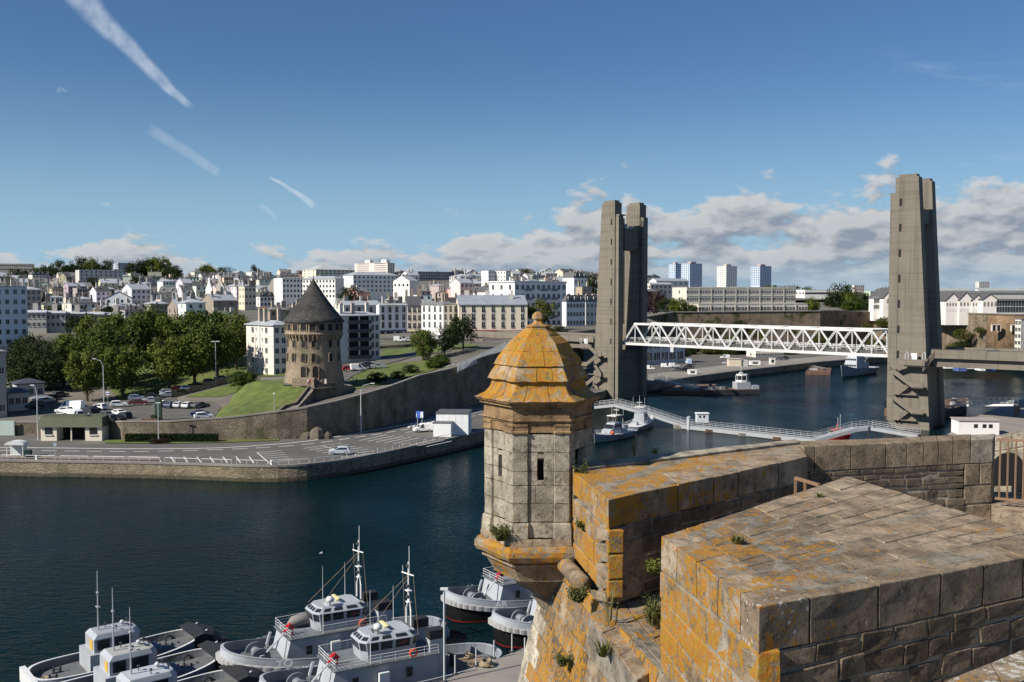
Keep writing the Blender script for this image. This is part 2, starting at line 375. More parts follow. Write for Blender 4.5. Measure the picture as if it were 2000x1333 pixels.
def water_mat():
    m, nt, N, L, B = newmat('harbour water'); b = NB(nt); p = b.pos()
    n = b.noi(p, .018, 4)
    L.new(b.mix(b.ss(n, .35, .65), rgba((.0013, .0098, .0118)), rgba((.0018, .0125, .0165))), B.inputs['Base Color'])
    B.inputs['Roughness'].default_value = .07; B.inputs['IOR'].default_value = 1.16; B.inputs['Specular IOR Level'].default_value = .30; B.inputs['Specular Tint'].default_value = (.50, .82, 1.0, 1)
    q = b.n('ShaderNodeMapping', {'Vector': p, 'Rotation': (0, 0, R(24)), 'Scale': (.55, 1.35, 1)}).outputs[0]
    h1 = b.noi(q, .85, 3, .6); h2 = b.noi(b.n('ShaderNodeMapping', {'Vector': p, 'Rotation': (0, 0, R(-15)), 'Scale': (.7, 1.2, 1)}).outputs[0], 2.6, 2, .6)
    gust = b.ss(b.noi(p, .030, 3), .35, .65)
    h = b.m('MULTIPLY', b.m('ADD', h1, b.m('MULTIPLY', h2, .38)), b.m('ADD', .55, b.m('MULTIPLY', gust, .65)))
    L.new(b.n('ShaderNodeBump', {'Strength': 1.0, 'Distance': .22, 'Height': h}).outputs[0], B.inputs['Normal'])
    return m
WATER = water_mat()
def leaf_mat(name, c1, c2):
    m, nt, N, L, B = newmat(name); b = NB(nt); p = b.pos()
    oi = b.n('ShaderNodeObjectInfo')
    f = b.m('ADD', b.m('MULTIPLY', b.noi(p, .5, 4), .75), b.m('MULTIPLY', oi.outputs['Random'], .3))
    c = b.mix(b.ss(f, .3, .75), rgba(c1), rgba(c2))
    L.new(c, B.inputs['Base Color']); B.inputs['Roughness'].default_value = .75; B.inputs['Specular IOR Level'].default_value = .15
    tr = b.n('ShaderNodeBsdfTranslucent', {'Color': c}); mx = b.n('ShaderNodeMixShader', {0: .22, 1: B.outputs[0], 2: tr.outputs[0]})
    L.new(mx.outputs[0], N['Material Output'].inputs[0]); return m
LEAF = leaf_mat('broadleaf foliage', (.050, .080, .013), (.130, .155, .027))
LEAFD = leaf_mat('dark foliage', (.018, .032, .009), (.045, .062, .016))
LEAFP = leaf_mat('purple foliage', (.022, .010, .010), (.045, .018, .016))
LEAFY = leaf_mat('yellow-green foliage', (.06, .075, .015), (.11, .12, .025))
WEED = leaf_mat('weeds', (.07, .085, .025), (.16, .15, .055))
BARK = plain('bark', (.09, .075, .055), .95, .3, 2.0)
def slate_cone_mat():
    m = rubble('tower slates', (.060, .058, .055), (.115, .11, .10), (.035, .035, .034), .42, 1.6)
    return m
CONES = slate_cone_mat()
# ------------------------------------------------------------------ water, quays, terrain
MB().quad((-900, -60, 0), (900, -60, 0), (900, 900, 0), (-900, 900, 0)).build('water', WATER)['kind'] = 'structure'
ZQ = 3.0
def smooth(pts, n=8):
    out = []
    for i in range(len(pts) - 1):
        p0, p1, p2, p3 = pts[max(i - 1, 0)], pts[i], pts[i + 1], pts[min(i + 2, len(pts) - 1)]
        for k in range(n):
            t = k / n
            out.append(.5 * ((2 * p1) + (p2 - p0) * t + (2 * p0 - 5 * p1 + 4 * p2 - p3) * t * t + (3 * p1 - p0 - 3 * p2 + p3) * t ** 3))
    return out + [pts[-1]]
qe = [G(x, y, ZQ) for x, y in ((-260, 890), (-120, 894), (0, 898), (250, 902), (400, 906), (490, 909), (560, 908.5), (640, 902), (720, 889), (800, 873), (880, 856), (950, 838))]
qe += [Vector((3, 250, ZQ)), Vector((14, 285, ZQ)), Vector((28, 306, ZQ)), Vector((34, 330, ZQ))]
qe2 = [G(x, y, ZQ) for x, y in ((1275, 749), (1345, 737), (1420, 727), (1500, 718), (1600, 707), (1700, 699), (1800, 694), (2000, 689), (2400, 682))]
qe = smooth(qe, 4); edge = qe + qe2

back = [Vector((520, 640, ZQ)), Vector((250, 640, ZQ)), Vector((50, 540, ZQ)), Vector((-10, 400, ZQ)), Vector((-120, 330, ZQ)), Vector((-190, 260, ZQ))]
qpts = edge + back
quay = patch('quay_ground', qpts, len(qpts), ASPH)
mb = MB(); n_ = len(edge)
mb.strip(edge, [-3] * n_, [ZQ - .35] * n_)
qw = mb.build('quay_wall', QUAYW); tag(qw, 'long curved stone quay wall dropping from the road into the harbour', 'quay wall')
mb = MB()
for i in range(n_ - 1):          # coping along the edge
    a, b = edge[i], edge[i + 1]; d = (b - a).normalized(); nn = Vector((d.y, -d.x, 0))
    mb.hexa([a + nn * .12 + Vector((0, 0, -.36)), b + nn * .12 + Vector((0, 0, -.36)), b - nn * .6 + Vector((0, 0, -.36)), a - nn * .6 + Vector((0, 0, -.36)),
             a + nn * .12 + Vector((0, 0, .03)), b + nn * .12 + Vector((0, 0, .03)), b - nn * .6 + Vector((0, 0, .03)), a - nn * .6 + Vector((0, 0, .03))])
mb.build('coping', QUAYC, qw)
# retaining wall: foot on the road, top stepping up to the bridge street
rw = [(-150, 851, 827), (0, 851, 826), (110, 851, 825.5), (200, 853, 825), (240, 860, 825), (330, 861, 825), (450, 860, 817), (540, 859, 806), (600, 857, 798), (660, 851, 785), (720, 838, 769), (760, 829, 757), (820, 815, 735), (880, 801, 722), (940, 788, 700), (985, 779, 687)]
rb = [G(x, y, ZQ) for x, y, t in rw]; rt = [W(x, t, rb[i].y).z for i, (x, y, t) in enumerate(rw)]
rb += [Vector((12, 318, ZQ)), Vector((14, 345, ZQ))]; rt += [17.6, 18.2]
mb = MB(); mb.strip(rb, [ZQ - .2] * len(rb), rt)
ret = mb.build('retaining_wall', RETAIN); tag(ret, 'long rubble stone retaining wall rising along the quay road', 'wall')
mb = MB()
for i in range(len(rb) - 1):
    a = rb[i].copy(); b = rb[i + 1].copy(); a.z, b.z = rt[i], rt[i + 1]; d = (b - a).normalized(); nn = Vector((d.y, -d.x, 0)).normalized()
    mb.hexa([a + nn * .1, b + nn * .1, b - nn * .55, a - nn * .55] + [q + Vector((0, 0, .28)) for q in (a + nn * .1, b + nn * .1, b - nn * .55, a - nn * .55)])
mb.build('coping', QUAYC, ret)
# rock outcrop at the wall foot
mb = MB(); c0 = G(575, 856, ZQ)
for k in range(7):
    c = c0 + Vector((-6 + 2.2 * k, -.4 + .3 * math.sin(k * 2), 0)); r = 1.2 + .5 * math.sin(k * 1.7)
    mb.lathe([(r * 1.2, ZQ - .3), (r * 1.15, ZQ + .6), (r * .8, ZQ + 1.5 + .6 * math.sin(k * 3)), (r * .2, ZQ + 2.0 + .7 * math.sin(k * 3))], 7, 0, (c.x, c.y), k)
tag(mb.build('rock_outcrop', EARTH), 'rough brown rock outcrop at the foot of the retaining wall', 'rock')
# left bank ground behind the wall
ZP = 6.5
def gz(x, Y):            # hill of the far town
    s = 18 + .044 * (Y - 400)
    if Y > 1250: s = 18 + .044 * 850 - (Y - 1250) * .006
    return s - 0.9
outl = [Vector((p.x, p.y, t - .25)) for p, t in zip(rb, rt)]
bp = [Vector((16, 372, 18.2)), Vector((70, 470, 20)), Vector((60, 640, gz(0, 640))), Vector((250, 760, gz(0, 760) - 4)), Vector((520, 900, 25)), Vector((1500, 1900, 22)), Vector((1500, 3200, 18)), Vector((-2200, 3200, 20)), Vector((-1500, 1300, gz(0, 1300))), Vector((-420, 500, 24)), Vector((-300, 330, 16)), Vector((-200, 262, 6))]
inner = [G(100, 815, 6), G(200, 800, ZP), G(260, 805, ZP), G(410, 800, ZP), G(415, 818, ZP), G(330, 780, ZP + .4), G(200, 775, ZP + .5),
         C(250, 262, 8), C(330, 268, 9), C(430, 270, 10.0), C(480, 262, 11), C(560, 262, 11.5), C(690, 262, 12.0), C(740, 270, 12.5), C(800, 275, 13.0), C(690, 240, 11.2), C(760, 245, 11.5), C(830, 262, 13.0),
         C(60, 290, 9), C(100, 330, 15), C(60, 380, 19), C(300, 330, 15), C(420, 320, 15), C(600, 330, 15.5), C(780, 320, 15.5), C(850, 320, 16.5), C(930, 330, 17.6), C(700, 360, 16.5), C(850, 372, 16.6), C(980, 372, 17.4),
         C(120, 420, 20), C(500, 430, 19.5), C(900, 430, 19.5)]
for Y in (560, 740, 950, 1250, 1700):
    for x in (-800, -520, -300, -120, 40, 220):
        if Y <= 740 and (x > 40 or x < -300): continue
        if Y == 950 and (x > 200 or x < -520): continue
        zz_ = gz(x, Y) if x < 100 else 27.0
        if x == 40 and Y >= 1250: zz_ -= 5
        inner.append(Vector((x, Y, zz_)))
terr = patch('terrain', outl + bp + inner, len(outl) + len(bp), TOWNG, sub=1, amp=.25, freq=.05)
from mathutils.bvhtree import BVHTree
tbv = BVHTree.FromPolygons([v.co.copy() for v in terr.data.vertices], [list(p.vertices) for p in terr.data.polygons])
def th(x, y, d=0.0):
    h = tbv.ray_cast(Vector((x, y, 200)), Vector((0, 0, -1)))
    return h[0].z if h[0] else d
def sheet(name, pts, mat, dz=.03, kind='structure', sub=0, inner=(), amp=0.0, flat=False):
    if flat: return patch(name, [Vector((p.x, p.y, p.z + dz)) for p in list(pts) + list(inner)], len(pts), mat, None, kind, sub, amp)
    dense = []
    for i in range(len(pts)):
        a, b = pts[i], pts[(i + 1) % len(pts)]; n = max(1, int((b - a).length / 5))
        dense += [a.lerp(b, k / n) for k in range(n)]
    xs = [p.x for p in dense]; ys = [p.y for p in dense]; ins = list(inner)
    def inside(x, y):
        c = False
        for i in range(len(dense)):
            a, b = dense[i], dense[i - 1]
            if (a.y > y) != (b.y > y) and x < (b.x - a.x) * (y - a.y) / (b.y - a.y) + a.x: c = not c
        return c
    st_ = 4.0; x = min(xs) + 2
    while x < max(xs):
        y = min(ys) + 2
        while y < max(ys):
            if inside(x, y) and min((p.x - x) ** 2 + (p.y - y) ** 2 for p in dense) > 3: ins.append(Vector((x, y, 0)))
            y += st_
        x += st_
    return patch(name, [Vector((p.x, p.y, th(p.x, p.y, p.z) + .10 + dz * .15)) for p in dense + ins], len(dense), mat, None, kind, 0, 0)
# car park
cp = [G(x, y, ZP) for x, y in ((92, 817), (195, 819.5), (242, 825.5), (335, 825), (418, 819), (432, 800), (418, 792), (345, 795), (345, 780), (300, 781), (225, 790), (150, 791), (92, 808))]
carpark = sheet('car_park', cp, ASPH, .06)
# lawns
lw = [C(232, 246, ZP + .6), C(300, 250, ZP + .6), C(345, 251, ZP + .9), C(500, 263, 10.4), C(560, 262, 11.2), C(560, 300, 13.5), C(470, 310, 14.2), C(330, 320, 15), C(180, 300, 12)]
sheet('park_lawn', lw, GRASS, .25, sub=2, inner=[C(330, 272, 9.6), C(430, 275, 10.6), C(300, 295, 12.5), C(440, 296, 13)], amp=.15)
st = [C(340, 249, ZP + .8), C(480, 260, 10.0), C(510, 262, 10.6), C(505, 265, 10.7), C(340, 253, ZP + 1)]
sheet('park_path', st, PAVE, .52)
# strip of garden below the wall with its kerb
gs = [G(x, y, ZQ) for x, y in ((215, 862), (330, 861.5), (450, 860.5), (555, 859), (500, 863), (330, 864), (205, 863.5))]
gs = [G(x, y, ZQ) for x, y in ((245, 859.9), (330, 860.8), (450, 860), (545, 858.8), (545, 861.5), (450, 865), (330, 867.5), (205, 867), (205, 861))]
sheet('verge_lawn', gs, GRASS, .12, flat=True)
# road with kerbed edge
def lerp2(A, B, t): return A + (B - A) * t
rn = [G(x, y, ZQ) for x, y in ((-260, 887), (0, 889.5), (200, 890.5), (330, 889), (450, 884), (560, 876), (650, 866), (760, 850), (860, 832), (950, 812))]
rf = [G(x, y, ZQ) for x, y in ((-260, 868), (0, 869), (200, 869), (330, 868), (450, 865), (560, 861.5), (650, 854), (760, 836), (860, 815), (950, 797))]
road = sheet('road', rn + rf[::-1], ROADM, .012, flat=True)
def ribbon(pts, w, z, mb):
    for i in range(len(pts) - 1):
        a, b = pts[i], pts[i + 1]; d = (b - a); d.z = 0
        if d.length < .01: continue
        d.normalize(); nn = Vector((-d.y, d.x, 0)) * (w / 2)
        mb.quad((a.x - nn.x, a.y - nn.y, z), (b.x - nn.x, b.y - nn.y, z), (b.x + nn.x, b.y + nn.y, z), (a.x + nn.x, a.y + nn.y, z))
def along(pts, s0, s1):
    out = []; acc = 0
    for i in range(len(pts) - 1):
        L_ = (pts[i + 1] - pts[i]).length
        for s in (s0, s1):
            pass
        a0, a1 = max(s0, acc), min(s1, acc + L_)
        if a1 > a0:
            if not out: out.append(pts[i].lerp(pts[i + 1], (a0 - acc) / L_))
            out.append(pts[i].lerp(pts[i + 1], (a1 - acc) / L_))
        acc += L_
    return out
solid = smooth([G(x, y, ZQ) for x, y in ((-200, 874), (60, 875), (250, 877), (400, 876), (500, 871), (600, 862), (700, 846), (800, 828), (870, 812), (960, 795))])
mb = MB(); ribbon(solid, .42, ZQ + .02, mb); mb.build('road_marking', LINE, road)
dsh = smooth([G(x, y, ZQ) for x, y in ((-100, 880), (60, 880.5), (250, 882.5), (400, 879.5), (500, 875.5), (600, 868), (700, 854), (800, 838), (880, 822), (960, 806))])
tot = sum((dsh[i + 1] - dsh[i]).length for i in range(len(dsh) - 1)); s = 0
while s < tot - 4:
    mb = MB(); ribbon(along(dsh, s, s + 3.0), .30, ZQ + .02, mb); s += 4.6
    if mb.f: mb.build('road_marking', LINE, road)
# zebra hatching and arrows near the white hut
for k in range(6):
    mb = MB(); a = G(797 + 9 * k, 836 - 1.9 * k, ZQ); b = G(806 + 9 * k, 827 - 1.6 * k, ZQ); ribbon([a, b], .5, ZQ + .021, mb); mb.build('road_marking', LINE, road)
for (x0, y0, x1, y1) in ((885, 803, 925, 796), (905, 811, 948, 803), (835, 816, 880, 806)):
    mb = MB(); ribbon([G(x0, y0, ZQ), G(x1, y1, ZQ)], .16, ZQ + .022, mb); mb.build('road_marking', LINE, road)
# pavement edge on the water side left, a real kerb
pv = [G(x, y, ZQ) for x, y in ((-260, 888), (0, 890.5), (200, 892), (308, 891.5), (315, 900), (200, 899), (0, 895.5), (-260, 891))]
sheet('pavement', pv, PAVE, .12, flat=True)
# parking bays between road and water
def bayline(p, q):
    mb = MB(); ribbon([G(*p, ZQ), G(*q, ZQ)], .20, ZQ + .02, mb); mb.build('bay_marking', LINE, quay)
for k in range(8): bayline((308 + 25.5 * k, 893 - .02 * k * k), (315 + 25.8 * k, 902.6 + .35 * k))
bayline((502, 884), (527, 906))
for k in range(6): bayline((505 + 5.2 * k, 884.6 + 3.6 * k), (551 + 4.2 * k, 880.5 + 3.8 * k))
for k in range(7): bayline((592 + 12.3 * k, 876.5 + 2.9 * k), (668 + 12.8 * k, 866 + 3.0 * k))
bayline((630, 871.5), (706, 892))
for k in range(9): bayline((702 + 16.3 * k, 861 + 1.5 * k), (756 + 15.8 * k, 849.5 + 1.55 * k))
for k in range(3): bayline((792 + 14 * k, 845.5 - 3 * k), (830 + 16 * k, 838 - 3.4 * k))
# far quay road strip and street surface at the bridge head
stq = [Vector((16, 372, 18.2)), C(1010, 350, 17.9), C(960, 345, 17.7), C(900, 366, 17.0), C(790, 372, 16.6), C(690, 378, 16.4), C(690, 372, 16.3), C(780, 360, 16.3), C(880, 352, 16.8), C(960, 336, 17.6), Vector((13, 340, 18.2))]
sheet('street', [stq[0], stq[1], stq[9], stq[8], stq[7], stq[6], stq[5], stq[4], stq[3]], ASPH, .35)
# ------------------------------------------------------------------ mound and round tower
TC = C(614, 236, 12.4); TZ = 12.4
mp = [G(416, 817, 7.3), G(470, 814, 7.5), G(520, 810, 7.8), G(560, 803.5, 8.3), Vector((0, 0, 0)), Vector((0, 0, 0))]
mp[4] = C(582, 213.5, 8.9); mp[5] = C(604, 222, 11.9)
mp += [C(640, 229, 12.3), C(668, 238, 12.3), C(640, 246, 12.3), C(560, 247, 12.3), C(500, 246, 12.0), C(468, 243, 9.8), C(440, 238, 7.2)]
mi_ = [C(480, 241, 11.3), C(505, 235, 12.2), C(540, 229, 12.25), C(585, 226, 12.2), C(560, 240, 12.4), C(600, 232, 12.4), C(560, 218, 10.1), C(500, 224, 9.6), C(460, 226, 8.2), C(520, 218, 9.1)]
mp = [Vector((p.x, p.y, p.z - .3)) for p in mp]
mound = patch('grass_mound', mp + mi_, len(mp), GRASS, sub=3, amp=.18, freq=.6)
# ramp path and its side walls
def wallseg(name, pts, h, t, mat, lab, cat, foot=1.5):
    mb = MB()
    for i in range(len(pts) - 1):
        a, b = pts[i], pts[i + 1]; d = (b - a); d.z = 0; d.normalize(); nn = Vector((-d.y, d.x, 0)) * (t / 2); f = Vector((0, 0, -foot)); u = Vector((0, 0, h))
        mb.hexa([a - nn + f, b - nn + f, b + nn + f, a + nn + f, a - nn + u, b - nn + u, b + nn + u, a + nn + u])
    return tag(mb.build(name, mat), lab, cat)
r1 = [C(543, 208.5, 8.2), C(556, 212, 8.9), C(577, 213.5, 9.3), C(603, 222, 12.2)]
wallseg('stair_wall', r1, .55, .5, RETAIN, 'low stone wall edging the ramp below the grass mound', 'wall')
r2 = [C(553, 207.8, 7.6), C(590, 211, 8.4), C(612, 221, 11.9)]
mb = MB()
for i in range(len(r1) - 1):
    pass
mb.quad(r1[0], r2[0] + Vector((0, 0, .3)), r2[1], r1[2]); mb.quad(r1[2], r2[1], r2[2], r1[3])
tag(mb.build('ramp', PAVE), None, None, kind='structure')
tw = [C(590, 210.5, 7.9), C(612, 219.5, 12.6), C(628, 222, 13.0), C(664, 224, 13.0)]
mb = MB(); mb.strip([C(553, 207.6, 8), C(575, 209.5, 8), C(612, 219, 8), C(616, 220.5, 8), C(665, 224, 8), C(690, 231, 8)], [4] * 6, [7.8, 8.4, 11.9, 13.2, 13.1, 11.5])
tag(mb.build('terrace_wall', RETAIN), 'dark stone terrace wall holding up the round tower platform', 'wall')
mb = MB(); mb.poly([C(612, 219, 12.3), C(664, 224, 12.3), C(690, 232, 11.8), C(655, 240, 12.3), C(590, 232, 12.4)])
mb.build('terrace', PAVE)['kind'] = 'structure'
tow = thing('round_tower', 'squat round medieval stone tower with a pointed slate cone roof', 'tower', (TC.x, TC.y, TZ))
RB = 6.25
mb = MB(); mb.lathe([(7.9, -6), (7.5, -1.5), (7.05, .8), (6.65, 3.2), (6.4, 5.5), (RB, 8), (RB, 11.2)], 64, cap=False)
mb.build('tower_wall', TOWERST, tow, smooth=True)
ga = 6.85
mb = MB(); mb.lathe([(RB, 10.9), (ga - .15, 11.5), (ga, 11.5), (ga + .08, 11.55), (ga + .08, 11.8), (ga, 11.85), (ga - .05, 14.9)], 64, cap=False)
mb.build('gallery_wall', TOWERST, tow, smooth=True)
mb = MB(); prof = []
for k in range(13):
    t = k / 12; prof.append((7.35 * (1 - t) + .55 * math.sin(t * math.pi) * (-.55), 14.55 + 10.35 * t))
prof[-1] = (.04, 24.9); mb.lathe([(7.2, 14.35)] + prof, 72, cap=False); mb.build('cone_roof', CONES, tow, smooth=True)
mb = MB(); mb.lathe([(.16, 24.4), (.10, 25.0), (.02, 25.9)], 8); mb.build('finial', DMETAL, tow)
def arch_win(w, h, arch=True):      # dark opening with a stone surround, facing +x at x=0
    mb = MB(); pts = [(0, -w / 2, 0), (0, w / 2, 0), (0, w / 2, h)]
    if arch: pts += [(0, w / 2 * math.cos(a), h + w / 2 * math.sin(a)) for a in (R(36), R(72), R(108), R(144))]
    pts += [(0, -w / 2, h)]
    mb.poly([(p[0] - .02, p[1], p[2]) for p in pts], 0)
    n = len(pts); o = [(0.07, p[1] * 1.28, (p[2] - h / 2) * 1.16 + h / 2) for p in pts]; i_ = [(0.07, p[1], p[2]) for p in pts]
    for k in range(n):
        j = (k + 1) % n
        mb.quad(i_[k], i_[j], o[j], o[k], 1); mb.quad((-.02, pts[k][1], pts[k][2]), (-.02, pts[j][1], pts[j][2]), i_[j], i_[k], 1)
        mb.quad(o[k], o[j], (-.4, o[j][1], o[j][2]), (-.4, o[k][1], o[k][2]), 1)
    return mb.mesh('window', [DARK, TOWERST])
aw = arch_win(.95, 1.5); aw_s = arch_win(.5, 1.6); gw = arch_win(1.35, 1.5, False); dw = arch_win(1.25, 3.0)
def on_tower(me, ang, z, r, name='window'):
    ob(name, me, tow, loc=(r * math.cos(R(ang)), r * math.sin(R(ang)), z), rz=R(ang))
for z, r in ((8.55, 6.27), (5.2, 6.5)):
    for a in (-126, -101, -79, -42, -165, -15): on_tower(aw if a not in (-165,) else aw_s, a, z, r + .02)
    on_tower(aw_s, -152, z, r + .02)
for a in (-99.5, -76): on_tower(dw, a, .55, 6.95, 'doorway')
for k in range(20): on_tower(gw, -90 + 9 + 18 * k, 12.55, ga + .01)
for k in range(40):
    mb = MB(); a = R(9 * k); mb.T = Matrix.Rotation(a, 4, 'Z')
    for q in range(3): mb.box(RB - .1, RB + .22 + .2 * q, -.17, .17, 10.1 + .45 * q, 10.1 + .45 * (q + 1) - .02)
    mb.build('corbel', TOWERST, tow)
# porch block and little platform at its foot
mb = MB(); f0 = C(571, 226.5, TZ); mb.hexa([C(570, 226, 12), C(613, 225, 12), C(616, 231, 12), C(572, 232, 12), C(570, 226, 13.9), C(613, 225, 13.9), C(616, 231, 14.0), C(572, 232, 14.0)])
tag(mb.build('entrance_block', TOWERST), 'low stone block of steps against the foot of the round tower', 'steps')
mb = MB(); mb.poly([C(552, 227.5, 12.36), C(600, 224.5, 12.40), C(610, 226, 12.42), C(572, 232, 12.42), C(560, 233, 12.40), C(550, 231, 12.36)]); mb.build('tower_path', ASPH)['kind'] = 'structure'
# wall with stepped top between car park and mound, lawn triangle, slope garden right of the tower
sw = [(336, 247.5, 7.3, 9.2), (372, 250.5, 7.6, 9.9), (397, 252.8, 8, 10.7), (425, 255, 8.3, 11.5), (452, 257.5, 8.7, 12.2), (481, 260, 9, 13)]
mb = MB()
for i in range(5):
    a, b = sw[i], sw[i + 1]; p, q = C(a[0], a[1], 0), C(b[0], b[1], 0); o = Vector((.15, .5, 0))
    mb.hexa([(p.x, p.y, 5), (q.x, q.y, 5), (q.x + .15, q.y + .5, 5), (p.x + .15, p.y + .5, 5), (p.x, p.y, a[3]), (q.x, q.y, a[3]), (q.x + .15, q.y + .5, a[3]), (p.x + .15, p.y + .5, a[3])])
tag(mb.build('stepped_wall', CLIFF), 'brown stone wall with a stepped top behind the car park', 'wall')
tl = [C(360, 247, 7.0), C(432, 241, 7.1), C(455, 243.5, 7.9), C(480, 249, 9.4), C(478, 258, 9.3), C(425, 253.5, 8.0)]
sheet('side_lawn', tl, GRASS, .15)
rl = [C(672, 236, 12.1), C(690, 231, 11.2), C(733, 235, 10.8), C(758, 241, 11.8), C(810, 254, 13.0), C(838, 258, 13.7), C(875, 268, 15.0), C(845, 283, 14.6), C(800, 284, 14.2), C(757, 281, 13.9), C(716, 268, 13.1), C(690, 256, 12.6)]
sheet('garden_lawn', rl, GRASS, .4, sub=2, inner=[C(760, 262, 13.2), C(800, 268, 13.7), C(730, 250, 12.4)], amp=.12)
gp = [C(672, 244, 12.3), C(688, 256, 12.5), C(716, 270, 13.0), C(760, 283, 13.8), C(820, 300, 14.8), C(880, 300, 15.6), C(880, 306, 15.8), C(800, 308, 15.2), C(740, 292, 14.1), C(690, 272, 12.9), C(664, 258, 12.4)]
sheet('garden_drive', gp, ASPH, .5)
l2 = [C(742, 302, 14.6), C(770, 296, 14.6), C(815, 309, 15.3), C(835, 322, 16), C(790, 322, 15.8), C(750, 316, 15.2)]
sheet('upper_lawn', l2, GRASS, .35)
l3 = [C(825, 300, 15.0), C(890, 305, 16.0), C(935, 310, 17.2), C(930, 322, 17.2), C(850, 318, 16.2)]
sheet('corner_lawn', l3, GRASS, .7)
# wall below the street (right of the tower)
wallseg('street_wall', [C(738, 322, 15.8), C(790, 326, 16.2), C(850, 332, 16.8), C(925, 336, 17.6), C(945, 330, 17.6)], .55, .5, RETAIN, 'stone parapet wall edging the street above the garden', 'wall', 5)
# white slatted fence on the wall top towards the bridge
fx = [G(894, 727, 17), None]
fa, fb = W(894, 727, 258), W(988, 683, 292)
fen = thing('white_fence', 'white slatted fence sloping up along the top of the retaining wall', 'fence', fa)
n_ = 44
for k in range(n_ + 1):
    p = fa.lerp(fb, k / n_) - fa; mb = MB(); mb.box(-.22, .22, -.03, .03, 0, 2.1); ob('slat', bpy.data.meshes.get('fence_slat') or mb.mesh('fence_slat', WHITE), fen, loc=p, rz=math.atan2(fb.y - fa.y, fb.x - fa.x))
for z in (.15, 2.1):
    mb = MB(); mb.beam(Vector((0, 0, z)), fb - fa + Vector((0, 0, z)), .08, .1); mb.build('rail', WHITE, fen)
